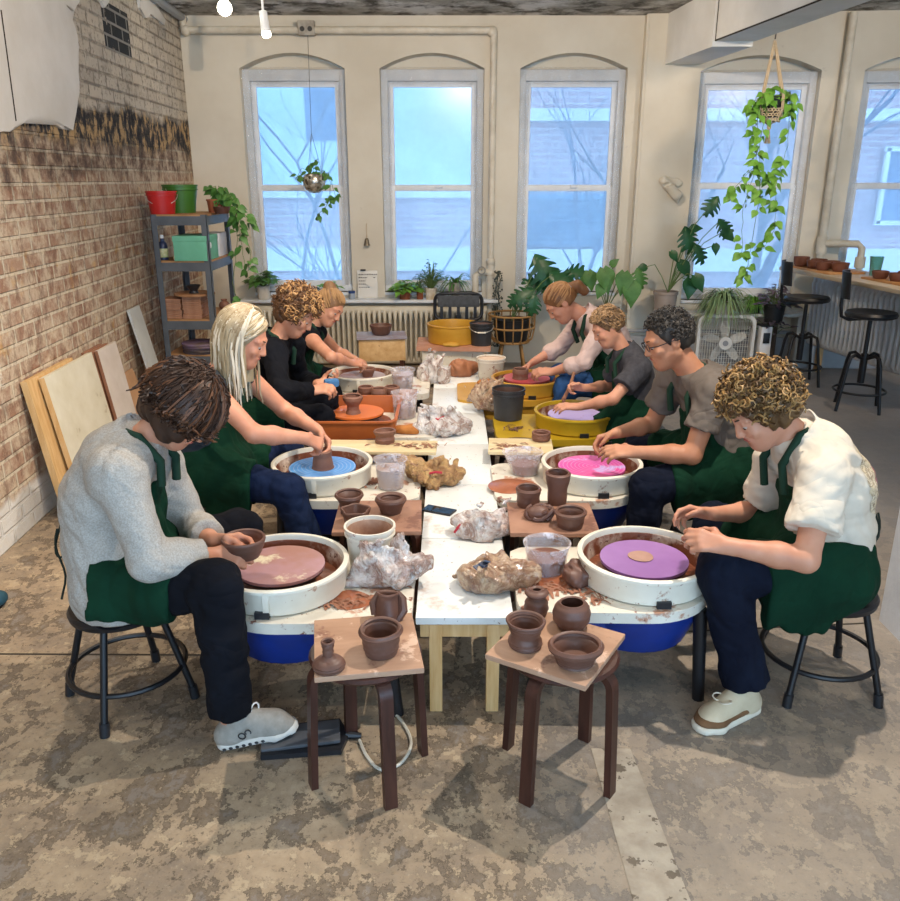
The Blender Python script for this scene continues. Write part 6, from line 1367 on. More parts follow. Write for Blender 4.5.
bush(plant('potted_shrub', 'thin stemmed small leaved plant in a cream pot', S(431), .052, .056, .11, mat('printed_cream_pot', '#d9d3c4', '#b9a88a', 12, .6)), .10, 130, .18, .30, .032, .018, LEAFD, 6, 'lance')
q_ = plant('clay_pot_plant', 'small brown pot with wiry leaves beside the cream pot', S(420), .03, .034, .09, TERRA); bush(q_, .08, 26, .06, .18, .025, .014, LEAFD, 7, 'lance')
t = thing('face_planter', 'grey face shaped planter with arching strap leaves', 'plant', S(455)); v = Vox((-.09, -.09, -.01), (.09, .09, .2), .005)
v.cone((0, 0, .03), (0, 0, .13), .036, .056, .02); v.ell((0, -.045, .085), (.014, .018, .02), k=.01); v.ell((0, -.048, .050), (.022, .012, .010), k=.008)
for sg in (-1, 1): v.ell((.022*sg, -.052, .10), (.012, .012, .008), k=.006, op='sub'); v.ell((.024*sg, -.042, .075), (.016, .014, .014), k=.012); v.ell((.055*sg, -.005, .09), (.008, .014, .02), k=.006)
v.ell((0, 0, .19), (.042, .042, .05), k=.004, op='sub'); v.cut((0, 0, .0), (0, 0, -1)); v.cut((0, 0, .165), (0, 0, 1)); mkv('face_pot', v, mat('grey_stone_pot', '#a29d94', '#8b867e', 12, .8), t); spider(t, .13, 30, .36, LEAF, 9, .024, 1.2)
t = thing('string_plant', 'thin spiky dark plant hanging on the valve pipe', 'plant', (.47, 8.17, .0)); q = MB(); rnd = random.Random(9)
for k in range(4): q.tube([(rnd.uniform(-.03, .03), 0, .95-.09*i) for i in range(9)], .004, 4)
for k in range(150): p = V((rnd.uniform(-.05, .05), rnd.uniform(-.02, .0), rnd.uniform(.2, .95))); q.ball(p, rnd.uniform(.005, .011), 6)
mk('beaded_stems', q, mat('dark_prickly_stem', '#2b332c', '#565f58', 20, .7), t, 60)
# ------------------------------------------------------------------ metal shelf unit and its things
ST = thing('shelf_unit', 'dark grey metal shelf unit with wooden boards in the brick corner', 'shelf', (-2.03, 6.69, 0)); SM = mat('dark_grey_steel', '#5b6066', '#4d5258', 6, .45); SW, SD = .417, .66; SH = (1.55, 1.211, .766, .488, .16)
for sx in (-1, 1):
    for sy in (-1, 1):
        q = MB(); q.box((sx*(SW/2-.002), sy*(SD/2-.022), .775), (.004, .044, 1.55)); q.box((sx*(SW/2-.022), sy*(SD/2-.002), .775), (.044, .004, 1.55)); q.box((sx*(SW/2-.02), sy*(SD/2-.02), .005), (.04, .04, .01)); mk('post', q, SM, ST, 0)
for z in SH:
    q = MB(); q.box((0, 0, z-.006), (SW-.01, SD-.01, .012)); b = mk('shelf_board', q, mat('chipboard', '#b3875c', '#9d7349', 9, .7), ST, 0)
    q = MB(); [q.box((0, sy*(SD/2-.005), z-.045), (SW-.03, .006, .066)) for sy in (-1, 1)]; [q.box((sx*(SW/2-.005), 0, z-.045), (.006, SD-.03, .066)) for sx in (-1, 1)]; mk('shelf_rail', q, SM, b, 0)
def on(px, py, Y, z): p = D(px, py, Y); return V((p.x, Y, z+.001))
RED = mat('red_plastic', '#c22a28', '#b02422', 4, .4); GRN = mat('green_plastic', '#3f6f2a', '#376324', 4, .4)
bucket('red plastic bucket on top of the shelf unit', on(163, 213, 6.47, 1.55), .088, .110, .165, RED, RED, bail=.9, rz=.3)
bucket('large green plastic bucket behind the red one', on(182, 211, 6.72, 1.55), .105, .132, .21, GRN, GRN, bail=1.2, rz=.9)
t = plant('trailing_pothos', 'pothos spilling down from the shelf unit corner', on(216, 212, 6.77, 1.55), .055, .065, .10, TERRA); lq, sq = MB(), MB(); rnd = random.Random(12)
for k, pts in enumerate(([(0, 0, .10), (.10, -.02, .17), (.17, -.05, .05), (.19, -.06, -.12), (.21, -.06, -.42)], [(0, 0, .10), (.12, -.05, .14), (.20, -.04, -.05), (.26, -.03, -.30), (.23, -.02, -.45)], [(0, 0, .1), (.06, -.06, .2), (.14, -.08, .13), (.24, -.08, .0), (.30, -.06, -.12)], [(0, 0, .1), (.02, -.02, .2), (-.03, -.04, .17)], [(0, 0, .1), (.10, .0, .12), (.16, -.02, -.2), (.10, -.05, -.55), (.12, -.06, -.68)])): vine(lq, sq, pts, (34, 34, 26, 10, 22)[k], .075, 20+k)
mk('foliage', lq, LEAF, t, 180); mk('vines', sq, STEM, t, 60)
q = MB(); q.lathe([(0, 0), (.05, 0), (.062, .03), (.066, .05), (.058, .05), (.05, .02), (0, .015)], n=24); one('dark_bowl', q, mat('dark_glaze', '#4b3028', rough=.4), 'dark glazed bowl beside the trailing pothos pot', 'bowl', None, on(222, 212, 6.54, 1.55))
t = thing('storage_box', 'mint green cardboard box on the second shelf', 'box', V((-1.961, 6.508, 1.212))); q = MB(); q.box((0, 0, .0875), (.25, .32, .175), bev=.004); mk('box_body', q, mat('mint_card', '#6fb597', '#62a688', 4, .7), t); q = MB(); q.box((0, 0, .163), (.256, .326, .04), bev=.003); mk('lid', q, mat('mint_card', '#6fb597'), t); q = MB(); q.tube([(.127, -.06, .11), (.131, -.06, .11)], .022, 14); mk('label_disc', q, mat('white_sticker', '#e3e6e4'), t)
q = MB(); q.box((0, 0, .09), (.16, .24, .18), bev=.004); one('white_carton', q, mat('white_carton_card', '#d9dade', '#c5c8d0', 12, .7), 'white carton behind the mint box', 'box', None, V((-1.924, 6.860, 1.212)))
t = thing('glue_bottle', 'dark blue bottle with a cream label on the second shelf', 'bottle', on(164, 259, 6.45, 1.212)); q = MB(); q.lathe([(0, 0), (.036, 0), (.037, .10), (.030, .125), (.014, .14), (.014, .16), (0, .16)], n=20); mk('bottle_body', q, mat('navy_plastic', '#2a3350', rough=.3), t); q = MB(); q.lathe([(.0375, .02), (.0378, .02), (.0378, .085), (.0375, .085)], n=20); mk('paper_label', q, mat('cream_label', '#d9d3b0', '#8aa05a', 20, .6), t); q = MB(); q.lathe([(0, .16), (.016, .16), (.014, .185), (0, .185)], n=14); mk('cap', q, mat('white_cap', '#dfe2e6'), t)
q = MB(); q.lathe([(0, 0), (.030, 0), (.038, .035), (.036, .035), (.028, .004), (0, .004)], n=20); one('plastic_cup', q, mat('cream_cup', '#d8c9a4'), 'small cream plastic cup beside the blue bottle', 'cup', None, on(178, 260, 6.41, 1.212))
SLAB = mat('fired_brown_slab', '#b08468', '#94684f', 10, .7)
for px, n, lab in ((177, 9, 'left stack of brown slabs on the third shelf'), (197, 10, 'right stack of brown slabs on the third shelf')):
    rnd = random.Random(px); c = on(px, 320, 6.49, .767)
    for k in range(n):
        q = MB(); q.box((0, 0, .0085), (.145, .20, .016), bev=.002); place = ('at the bottom', 'second from the bottom', 'third from the bottom', 'fourth from the bottom', 'fifth from the bottom', 'sixth from the bottom', 'fourth from the top' if n == 10 else 'third from the top', 'third from the top' if n == 10 else 'second from the top', 'second from the top' if n == 10 else 'on the top', 'on the top')[k]
        one('clay_slab', q, SLAB, 'brown slab %s of the %s' % (place, lab), 'slab', 'brown slabs stacked on the third shelf', c+V((rnd.uniform(-.004, .004), rnd.uniform(-.006, .006), .017*k)), rnd.uniform(-.03, .03))
q = MB(); q.lathe([(0, 0), (.155, 0), (.157, .008), (.155, .016), (0, .016)], n=40); one('round_bat', q, mat('wooden_bat', '#a67a55', '#8f6644', 6, .6), 'round wooden bat lying across the brown slab stacks', 'bat', None, V((-2.002, 6.489, .767+.175)))
q = MB(); q.lathe(pot_prof(smoothp([(.04, 0), (.03, .02), (.05, .05), (.056, .06)]), .006), n=24); one('dark_bowl', q, mat('black_glaze', '#26262b', rough=.3), 'small black footed bowl on the round wooden bat', 'bowl', None, V((-1.993, 6.443, .960)))
for k, (r, c) in enumerate(((.155, '#4d4654'), (.16, '#3d3a42'), (.15, '#5b4a63'), (.155, '#6f5a7c'), (.148, '#7a6488'))):
    q = MB(); q.lathe([(0, 0), (r-.003, 0), (r, .004), (r, .012), (r-.003, .016), (0, .016)], n=40); one('round_bat', q, mat('dusty_bat_'+c, c, '#6a5a52', 6, .6), '%s round bat of the dusty purple pile on the fourth shelf' % ('lowest', 'second lowest', 'middle', 'second highest', 'topmost')[k], 'bat', 'dusty round bats on the fourth shelf', V((-1.984+.015*(k % 2), 6.508-.01*k, .489+.017*k)))
for px, lab in ((236, 'small squat jar on the side of the third shelf'),): pot('clay_jar', 'jar', lab, [(.03, 0), (.045, .03), (.035, .06), (.022, .07), (.026, .085)], V((-1.882, 6.878, .767)), .01, .006, m=CLAYL, seed=4)
# ------------------------------------------------------------------ boards leaning on the brick wall
def lean(label, p0, w, h, th, m, off, edge=None, ly=0, name='leaning_board'):
    """p0: bottom near corner on the floor, off: how far the foot stands from the wall, h: length of the board"""
    t = thing(name, label, 'board', p0); ang = math.asin(min(.95, off/h)); up = (-WLN*math.sin(ang)+V((0, 0, math.cos(ang)))); up = (up+WLD*ly).normalized(); n = WLN*math.cos(ang)+V((0, 0, math.sin(ang)))
    q = MB(); c = [V(), WLD*w, WLD*w+up*h, up*h]; q.add([x for x in c]+[x-n*th for x in c], [(0, 1, 2, 3), (7, 6, 5, 4), (0, 4, 5, 1), (1, 5, 6, 2), (2, 6, 7, 3), (3, 7, 4, 0)])
    zmin = min(v[2] for v in q.v); q.v = [(x, y, z-zmin) for x, y, z in q.v]
    if edge:
        e = MB(); nn = n*.0015; e.add([nn, nn+WLD*.001-nn*0, up*h+nn, V(), -n*th, up*h-n*th, up*h], [(3, 4, 5, 6)]); e = MB(); s_ = -WLD*.002
        e.add([s_, s_-n*th, s_+up*h-n*th, s_+up*h, V((0, 0, 0)), -n*th, up*h-n*th, up*h], [(0, 1, 2, 3), (4, 5, 6, 7), (0, 3, 7, 4), (1, 2, 6, 5), (0, 1, 5, 4), (3, 2, 6, 7)]); e.v = [(x, y, z-zmin) for x, y, z in e.v]
        mk('board_panel', q, m, t, 0); mk('pine_edge', e, edge, t, 0)
    else: mk('board_panel', q, m, t, 0)
    return t
WB = mat('scuffed_cream_panel', '#dcd5c0', '#cfc6ad', 5, .6, stretch=(1, 1, 1), speck=('#b7a98c', 5, .64, .05)); WB2 = mat('pinkish_white_panel', '#d9cdc2', '#cdbfb2', 5, .6); BRB = mat('brown_ply_edge', '#a5765a', '#8b6048', 5, .7); TANB = mat('tan_ply', '#c59a74', '#b18761', 5, .7); GWB = mat('grey_white_panel', '#cdcfcb', '#bfc1bd', 4, .6)
def fl(off, y): p = WL0+WLD*((y-WL0.y)/WLD.y)+WLN*off; return V((p.x, p.y, 0))
lean('pine backed board at the rear of the big leaning panels', fl(.16, 4.22), .62, .79, .035, PINE, .115)
lean('big scuffed cream panel leaning on the brick wall', fl(.215, 4.33), .70, .785, .03, WB, .125, PINE)
lean('brown board between the cream panel and the narrow white panel', fl(.135, 5.06), .30, .775, .018, BRB, .105)
lean('second brown board pressed behind the narrow white panel', fl(.165, 5.10), .30, .772, .018, BRB, .11)
lean('narrow pinkish white panel leaning beside the big cream one', fl(.20, 5.14), .34, .77, .02, WB2, .115, BRB)
lean('short tan offcut board leaning on the brick wall', fl(.17, 5.62), .28, .50, .018, TANB, .14)
lean('tall narrow grey white strip nearest the shelf unit', fl(.22, 5.98), .24, .915, .018, GWB, .19)
# ------------------------------------------------------------------ end of the room behind the table
t = thing('wooden_box', 'open plywood box on short legs holding a bowl by the radiator', 'box', (-.60, 7.12, 0)); q = MB()
OSB = mat('speckled_chipboard', '#cfae7f', '#b8925f', 16, .7, speck=('#7d5c3c', 40, .66, .03)); q.box((0, 0, .40), (.40, .28, .19), bev=.003, rz=.12); mk('box_body', q, OSB, t)
q = MB(); q.box((0, 0, .505), (.43, .31, .018), rz=.12); mk('top_board', q, mat('blue_grey_board', '#9a9ba8', '#84747a', 5, .6), t)
for sx, sy in ((-1, -1), (1, -1), (1, 1), (-1, 1)): q = MB(); q.box((sx*.18, sy*.11, .155), (.035, .035, .31)); mk('leg', q, DARKW, t)
pot('clay_bowl', 'bowl', 'dark bowl with a small handle on the plywood box', [(.06, 0), (.075, .02), (.092, .06), (.098, .085)], V((-.60, 7.1, .515)), .02, .012, seed=51)
t = thing('pottery_wheel', 'unused pottery wheel with a pink topped table and yellow pan by the radiator', 'pottery wheel', (.03, 7.45, 0)); PT = mat('pink_wood_top', '#cf9c83', '#bb8468', 5, .5, speck=('#e3cdbd', 10, .64, .05))
q = MB(); q.prism([(-.33, -.22), (.33, -.26), (.36, .24), (-.33, .24)], .345, .385); mk('deck', q, PT, t); q = MB(); q.box((.0, 0, .19), (.56, .40, .31), bev=.01); mk('drive_housing', q, WHITEP, t)
for sx, sy in ((-1, -1), (1, -1), (1, 1), (-1, 1)): q = MB(); q.tube([(sx*.25, sy*.16, 0), (sx*.25, sy*.16, .05)], .02, 8); mk('foot', q, BLACKM, t)
q = MB(); q.lathe(pan_profile(.235, .17), (0, .02, .386), 40); pn = mk('splash_pan', q, TAN, t, 35); q = MB(); q.lathe([(0, 0), (.19, 0), (.19, .012), (0, .012)], (0, .02, .386+.09), 30); mk('wheel_head', q, mat('grey_metal', '#a5a6a8', rough=.35, metal=.5), t); q = MB(); q.lathe([(0, .02), (.05, .02), (.05, .09), (0, .09)], (0, .02, .386), 16); mk('shaft', q, BLACKP, t)
bag('yellow sponge lying on the pink topped wheel table', V((.0, 7.235, .386)), .05, .03, .03, mat('yellow_sponge', '#c99a3e'), 33, 'sponge', cat='sponge', amp=.003)
bucket('black bucket with a white grip on the pink wheel table', V((.28, 7.31, .386)), .088, .102, .20, DB, mat('clay_black_lining', '#5b4338'), bail=.55, fill=.93, fm=CLAY)
bucket('white tub heaped with pale clay on the yellow deck', at(491, 378, ZD)+V((0, .03, 0)), .085, .105, .15, DIRTYW, BRIM, name='clay_tub', cat='tub', fill=.9, fm=mat('pale_clay', '#d9c3ae', '#c0a48c', 10, .8, bump=.5))
bag('orange sponge on the yellow deck by the white tub', at(486, 384, ZD), .04, .03, .03, mat('orange_sponge', '#bf7f42'), 35, 'sponge', cat='sponge', amp=.003)
# office chair
t = thing('office_chair', 'black mesh office chair in front of the radiator', 'chair', (.08, 7.85, 0)); q = MB(); pts = [(.22*math.cos(a)*(1 if abs(math.cos(a)) < .75 else 1), 0, .645+.135*math.sin(a)) for a in [k*2*PI/28 for k in range(28)]]
pts = [(.225*math.copysign(abs(math.cos(a))**.45, math.cos(a)), .02*math.cos(a)**2, .645+.13*math.copysign(abs(math.sin(a))**.45, math.sin(a))) for a in [k*2*PI/32 for k in range(32)]]; q.tube(pts, .017, 8, closed=True); mk('back_frame', q, BLACKP, t, 60)
q = MB(); q.box((0, .0, .70), (.40, .02, .11), bev=.008); mk('back_pad', q, mat('grey_mesh_fabric', '#53565a', '#43464a', 30, .8), t); q = MB(); [q.box((-.16+.08*k, .01, .58), (.03, .012, .14)) for k in range(5)]; mk('back_ribs', q, BLACKP, t)
q = MB(); q.box((0, -.02, .47), (.05, .03, .20)); q.tube([(0, .0, .05), (0, 0, .36)], .028, 10); mk('column', q, BLACKM, t); q = MB(); q.box((0, .02, .38), (.42, .40, .06), bev=.025); mk('seat', q, BLACKP, t)
for k in range(5): a = k*2*PI/5; q = MB(); q.tube([(0, 0, .09), (.26*math.cos(a), .26*math.sin(a), .065)], [.026, .016], 8); l = mk('leg', q, BLACKM, t); q = MB(); q.tube([(.26*math.cos(a)-.012, .26*math.sin(a), .028), (.26*math.cos(a)+.012, .26*math.sin(a), .028)], .028, 12); mk('caster', q, BLACKP, l)
# rattan basket stand with a monstera
RAT = mat('rattan', '#a9824f', '#8f6a3d', 8, .6); t = thing('basket_planter', 'rattan basket stand on splayed legs holding the monstera', 'plant', (.60, 7.95, 0)); q = MB()
for k in range(16): a = k*2*PI/16; q.tube([(r*math.cos(a), r*math.sin(a), z) for r, z in ((.16, .30), (.205, .33), (.222, .42), (.225, .56))], .007, 5)
for r, z in ((.17, .30), (.222, .44), (.227, .56)): q.tube([(r*math.cos(k*PI/14), r*math.sin(k*PI/14), z) for k in range(28)], .010, 6, closed=True)
q.lathe([(0, .295), (.17, .295), (.17, .31), (0, .31)], n=24); mk('basket', q, RAT, t, 60)
for k in range(4): a = PI/4+k*PI/2; q = MB(); q.tube([(.12*math.cos(a), .12*math.sin(a), .30), (.19*math.cos(a), .19*math.sin(a), 0)], .014, 8); mk('leg', q, RAT, t, 60)
mk('plant_pot', (lambda q: q.lathe([(0, .312), (.15, .312), (.18, .52), (.17, .52), (.14, .48), (0, .48)], n=24))(MB()), BPOT, t)
def big_leaves(t, base, items, m, stem_m=STEM, name='foliage', part=True):
    o = t.location; lq, sq = MB(), MB()
    for i, (px, py, Y, kind, sz, ang) in enumerate(items):
        p = D(px, py, Y)-V(o); b = V(base); mdl = b.lerp(p, .55)+V((0, -.02, .10+.1*(p-b).length)); d = V((math.cos(ang), -.35, math.sin(ang))); p0 = p-d.normalized()*sz*.45
        sq.tube([b, b.lerp(mdl, .5)+V((0, 0, .02)), mdl, p0], .0045, 5); n = V((.1, -1, .55))
        (monstera_leaf(lq, p0, d, n, sz, seed=i) if kind == 'm' else leaf(lq, p0, d, n, sz, sz*.78, 'heart', .2, .25))
    mk(name, lq, m, t, 180); mk('stems', sq, stem_m, t, 60)
big_leaves(t, (0, 0, .5), [(546, 272, 7.85, 'm', .36, -1.0), (566, 282, 7.8, 'm', .33, -.5), (523, 296, 7.8, 'm', .25, 3.6), (537, 283, 7.9, 'm', .26, 2.7), (515, 300, 7.85, 'm', .18, 3.9), (576, 272, 7.9, 'm', .24, .2), (533, 306, 7.75, 'm', .20, -1.8)], LEAFD)
t = plant('philodendron', 'large heart leaved philodendron trailing below the middle window', (1.52, 7.98, .40), .10, .12, .22, BPOT)
q = MB(); q.box((0, 0, -.21), (.30, .30, .02)); [q.tube([(sx*.12, sy*.12, -.40), (sx*.12, sy*.12, -.2)], .014, 6) for sx in (-1, 1) for sy in (-1, 1)]; q.box((0, 0, -.105), (.22, .22, .20)); mk('pot_stand', q, mat('dark_plant_stand', '#4d4036', rough=.7), t)
big_leaves(t, (0, 0, .2), [(591, 282, 7.8, 'h', .19, -1.3), (607, 282, 7.75, 'h', .24, -1.3), (623, 285, 7.7, 'h', .22, -1.7), (632, 296, 7.7, 'h', .24, -1.5), (641, 279, 7.8, 'm', .20, -1.2), (615, 262, 7.85, 'h', .10, .8), (600, 292, 7.75, 'h', .15, -1.9), (582, 285, 7.85, 'h', .14, -2.2)], LEAF)
t = plant('monstera', 'tall monstera in a taupe pot right of the middle window', (2.085, 8.0, .575), .095, .115, .20, TAUPE)
big_leaves(t, (.02, 0, .19), [(690, 240, 7.9, 'm', .25, -1.2), (701, 254, 7.85, 'm', .20, -1.0), (675, 257, 7.9, 'h', .12, -.9), (727, 228, 7.85, 'm', .21, -.8), (712, 206, 7.9, 'm', .20, -2.2), (690, 290, 7.8, 'h', .20, -1.6), (700, 284, 7.75, 'h', .18, -1.0), (686, 270, 7.9, 'h', .18, -.9), (716, 250, 7.9, 'h', .11, -1.4), (641, 268, 7.95, 'h', .11, 3.3), (730, 236, 7.85, 'h', .16, -.6), (697, 228, 7.95, 'h', .12, .2)], LEAFD)
q = MB(); M2i = M2; q.box((.95, -.15, .555), (1.45, .24, .03), bev=.005); q.box((.30, -.15, .27), (.04, .2, .54)); q.box((1.6, -.15, .27), (.04, .2, .54)); q.xf(M2); one('plant_bench', q, mat('pale_bench_board', '#c9c5bb', '#b8b3a8', 5, .6), 'narrow pale bench holding the taupe pot and spider plants', 'bench')
t = plant('spider_plant', 'big variegated spider plant spilling over the bench beside the fan', (2.62, 7.90, .575), .075, .09, .13, WPOT); spider(t, .11, 230, .40, LEAFG, 3, .019, 1.1)
t = plant('spider_plant', 'small feathery spider plant right of the bigger one', (2.94, 7.97, .575), .06, .07, .10, BPOT); spider(t, .09, 150, .24, LEAFB, 4, .013, 1.1)
t = plant('purple_plant', 'purple and white leaved plant behind the rear bar stool', (3.10, 7.86, .50), .08, .10, .18, BPOT); bush(t, .1, 130, .20, .28, .065, .045, LEAFP, 8); bush(t, -.15, 50, .20, .3, .06, .04, LEAFP, 9, name='trailing_foliage')
q = MB(); q.tube([(0, 0, -.50), (0, 0, 0)], .05, 10); q.lathe([(0, -.5), (.12, -.5), (.12, -.48), (0, -.48)], n=20); mk('pot_stand', q, mat('dark_plant_stand', '#4d4036'), t)
# box fan
t = thing('box_fan', 'white square box fan on the floor under the spider plant', 'fan', (2.66, 7.88, 0), -.12); FW = mat('fan_white_plastic', '#d6d6d2', '#c9c9c4', 6, .45); q = MB(); c = .075; s = .27; pts = []
for cx, cz, a0 in ((s-c, s-c, 0), (-s+c, s-c, 90), (-s+c, -s+c, 180), (s-c, -s+c, 270)):
    for k in range(7): a = math.radians(a0+15*k); pts.append((cx+c*math.cos(a), cz+c*math.sin(a)))
vs = []; 
for y, o_ in ((-.05, 0), (-.05, -.028), (.05, -.028), (.05, 0)): vs += [(x*(s+o_)/s, y, .30+z*(s+o_)/s) for x, z in pts]
n = len(pts); q.add(vs, [(i*n+k, i*n+(k+1) % n, ((i+1) % 4)*n+(k+1) % n, ((i+1) % 4)*n+k) for i in range(4) for k in range(n)]); mk('housing', q, FW, t)
q = MB()
for y in (-.048, .048):
    for k in range(21): x = -.235+.0235*k; e = .235; q.tube([(x, y, .30-e), (x, y, .30+e)], .0022, 4)
    for k in range(8): z = .30-.21+.06*k; q.tube([(-.238, y, z), (.238, y, z)], .0022, 4)
    if y < 0: q.tube([(0, y-.012, .30), (0, y+.004, .30)], .062, 24)
g = mk('grille', q, FW, t, 40); q = MB(); q.tube([(0, -.066, .30), (0, -.060, .30)], .026, 18); mk('grille_badge', q, mat('grey_badge', '#8d9094'), g); q = MB(); q.tube([(0, -.02, .30), (0, .02, .30)], .05, 16); mk('hub', q, FW, t)
for k in range(5):
    a = k*2*PI/5+.3; q = MB(); vs = []; N = 6
    for i in range(N+1):
        r = .045+.165*i/N; w = .045+.065*math.sin(PI*(.2+.75*i/N))
        for sg in (-1, 1): b = a+sg*w/(r+.05)*.55+.1*i/N; vs.append((r*math.cos(b), sg*.018, .30+r*math.sin(b)))
    b = len(vs); vs += [(x, y+.003, z) for x, y, z in vs]; fs = []
    for i in range(N): j = 2*i; fs += [(j, j+1, j+3, j+2), (b+j+2, b+j+3, b+j+1, b+j), (j, j+2, b+j+2, b+j), (j+1, b+j+1, b+j+3, j+3)]
    fs += [(0, b, b+1, 1), (2*N, 2*N+1, b+2*N+1, b+2*N)]; q.add(vs, fs); mk('blade', q, mat('fan_blade_grey', '#c4c4be'), t, 0)
for sx in (-1, 1): q = MB(); q.box((sx*.18, 0, .015), (.05, .13, .03), bev=.005); mk('foot', q, FW, t)
t = thing('water_dispenser', 'slim white dispenser with a black spout beside the fan', 'appliance', (3.02, 7.84, 0)); q = MB(); q.box((0, 0, .235), (.11, .14, .47), bev=.02); mk('casing', q, mat('gloss_white', '#dcdee0', rough=.3), t); q = MB(); q.box((0, -.072, .36), (.06, .02, .10), bev=.005); mk('spout_recess', q, BLACKP, t); q = MB(); q.box((0, 0, .474), (.12, .15, .008)); mk('top_tray', q, BLACKP, t)
# ------------------------------------------------------------------ counter with pots, bar stools
t = thing('wooden_counter', 'long pale wooden counter top over the white radiator', 'counter', (3.53, 7.0, 0), CR); q = MB(); q.box((0, 0, 1.0), (.56, 1.95, .035), bev=.004); mk('counter_top', q, mat('pale_birch_top', '#c9b79c', '#b7a283', 4, .5, stretch=(5, .6, 5)), t)
for sy in (-1, 1): q = MB(); q.box((.22, sy*.92, .491), (.05, .05, .982)); mk('leg', q, PINE, t)
def tray(label, c, sx, sy): q = MB(); q.box((0, 0, .008), (sx, sy, .016), bev=.002); return one('pot_board', q, mat('orange_ply', '#c89560', '#b58150', 4, .6), label, 'board', None, CM @ (V(c)-V((3.62, 7.05, 0))), CR)
zc = 1.018
tray('plywood board of brown bowls at the far end of the counter', V((3.56, 7.60, zc)), .34, .64); tray('plywood board of brown bowls at the near end of the counter', V((3.64, 6.70, zc)), .30, .56)
rnd = random.Random(6); FIRED = mat('leather_hard_brown', '#7b4d3a', '#6a4030', 7, .6)
fp = [(3.45, 7.84), (3.60, 7.80), (3.47, 7.66), (3.62, 7.62), (3.46, 7.50), (3.60, 7.45), (3.53, 7.36)]; fl_ = ['tallest brown bowl at the window end of the counter board', 'brown bowl behind the tallest one on the counter board', 'brown bowl second from the window on the front row', 'low brown bowl in the middle of the counter board', 'broad brown bowl in the centre of the front row', 'brown bowl at the back right of the far counter board', 'brown bowl at the near corner of the far counter board']
for i, (x, y) in enumerate(fp): r = rnd.uniform(.062, .072); pot('clay_bowl', 'bowl', fl_[i], [(r*.72, 0), (r*.9, .02), (r, .05), (r*1.02, .085 if i == 0 else .065)], CM @ V((x-3.62, y-7.05, zc+.0165)), .015, .008, m=FIRED, seed=60+i, n=24, group='brown bowls on the counter boards')
np_ = [(3.55, 6.82), (3.57, 6.64), (3.72, 6.74), (3.70, 6.56)]; nl_ = ['left brown bowl on the near counter board', 'front brown bowl on the near counter board', 'rear brown bowl on the near counter board', 'right brown bowl on the near counter board']
for i, (x, y) in enumerate(np_): r = rnd.uniform(.058, .066); pot('clay_bowl', 'bowl', nl_[i], [(r*.72, 0), (r*.9, .02), (r, .045), (r*1.02, .06)], CM @ V((x-3.62, y-7.05, zc+.0165)), .015, .008, m=FIRED, seed=70+i, n=24, group='brown bowls on the counter boards')
t = NT('green_glass'); t.set(Base_Color='#7fb8a0', Roughness=.08, Transmission_Weight=.75, Alpha=.75); q = MB(); q.lathe([(0, 0), (.042, 0), (.055, .16), (.052, .16), (.039, .008), (0, .008)], n=28); one('glass_tumbler', q, t.m, 'green glass tumbler at the back of the counter', 'glass', None, CM @ V((.12, .12, zc)))
def bar_stool(label, x, y, rz):
    t = thing('bar_stool', label, 'stool', (x, y, 0), rz, 'black swivel bar stools by the counter'); h = .80
    q = MB(); q.lathe([(0, h-.05), (.16, h-.05), (.19, h-.04), (.197, h-.02), (.185, h), (.10, h-.004), (0, h-.008)], n=36); mk('seat', q, BLACKP, t)
    q = MB(); q.tube([(0, 0, .22), (0, 0, h-.05)], .017, 10); q.tube([(0, 0, .22), (0, 0, .46)], .028, 10); mk('swivel_post', q, BLACKM, t)
    for k in range(4):
        a = PI/4+k*PI/2; c, s_ = math.cos(a), math.sin(a); q = MB(); q.tube([(r*c, r*s_, z) for r, z in ((.02, .42), (.10, .455), (.145, .44), (.165, .38), (.225, 0))], .0135, 8); mk('leg', q, BLACKM, t, 60)
    q = MB(); q.tube([(.198*math.cos(k*PI/16), .198*math.sin(k*PI/16), .16) for k in range(32)], .010, 8, closed=True); mk('foot_ring', q, BLACKM, t, 60)
    q = MB(); q.tube([(-.05, 0, h-.06), (-.16, 0, h-.075), (-.215, 0, h-.05), (-.228, 0, h+.03), (-.228, 0, h+.29)], .013, 8); q.box((-.10, 0, h-.058), (.16, .05, .012)); b = mk('back_bar', q, BLACKM, t, 60)
    q = MB(); N = 8; vs = []
    for i in range(N+1):
        y_ = -.13+.26*i/N; xx = -.225+.05*(y_/.13)**2
        for z, dx in ((h+.10, 0), (h+.31, -.016)): vs += [(xx+dx, y_, z), (xx+dx-.014, y_, z)]
    fs = []
    for i in range(N): a = i*4; fs += [(a, a+4, a+6, a+2), (a+1, a+3, a+7, a+5), (a, a+1, a+5, a+4), (a+2, a+6, a+7, a+3)]
    fs += [(0, 2, 3, 1), (N*4, N*4+1, N*4+3, N*4+2)]; q.add(vs, fs); mk('backrest', q, BLACKP, t, 60); return t
bs = bar_stool('black swivel bar stool nearer the camera at the counter', 3.36, 6.55, -.40); dup(bs, (3.22, 7.45, 0), -.15, 'black swivel bar stool further away, by the purple leaved plant')
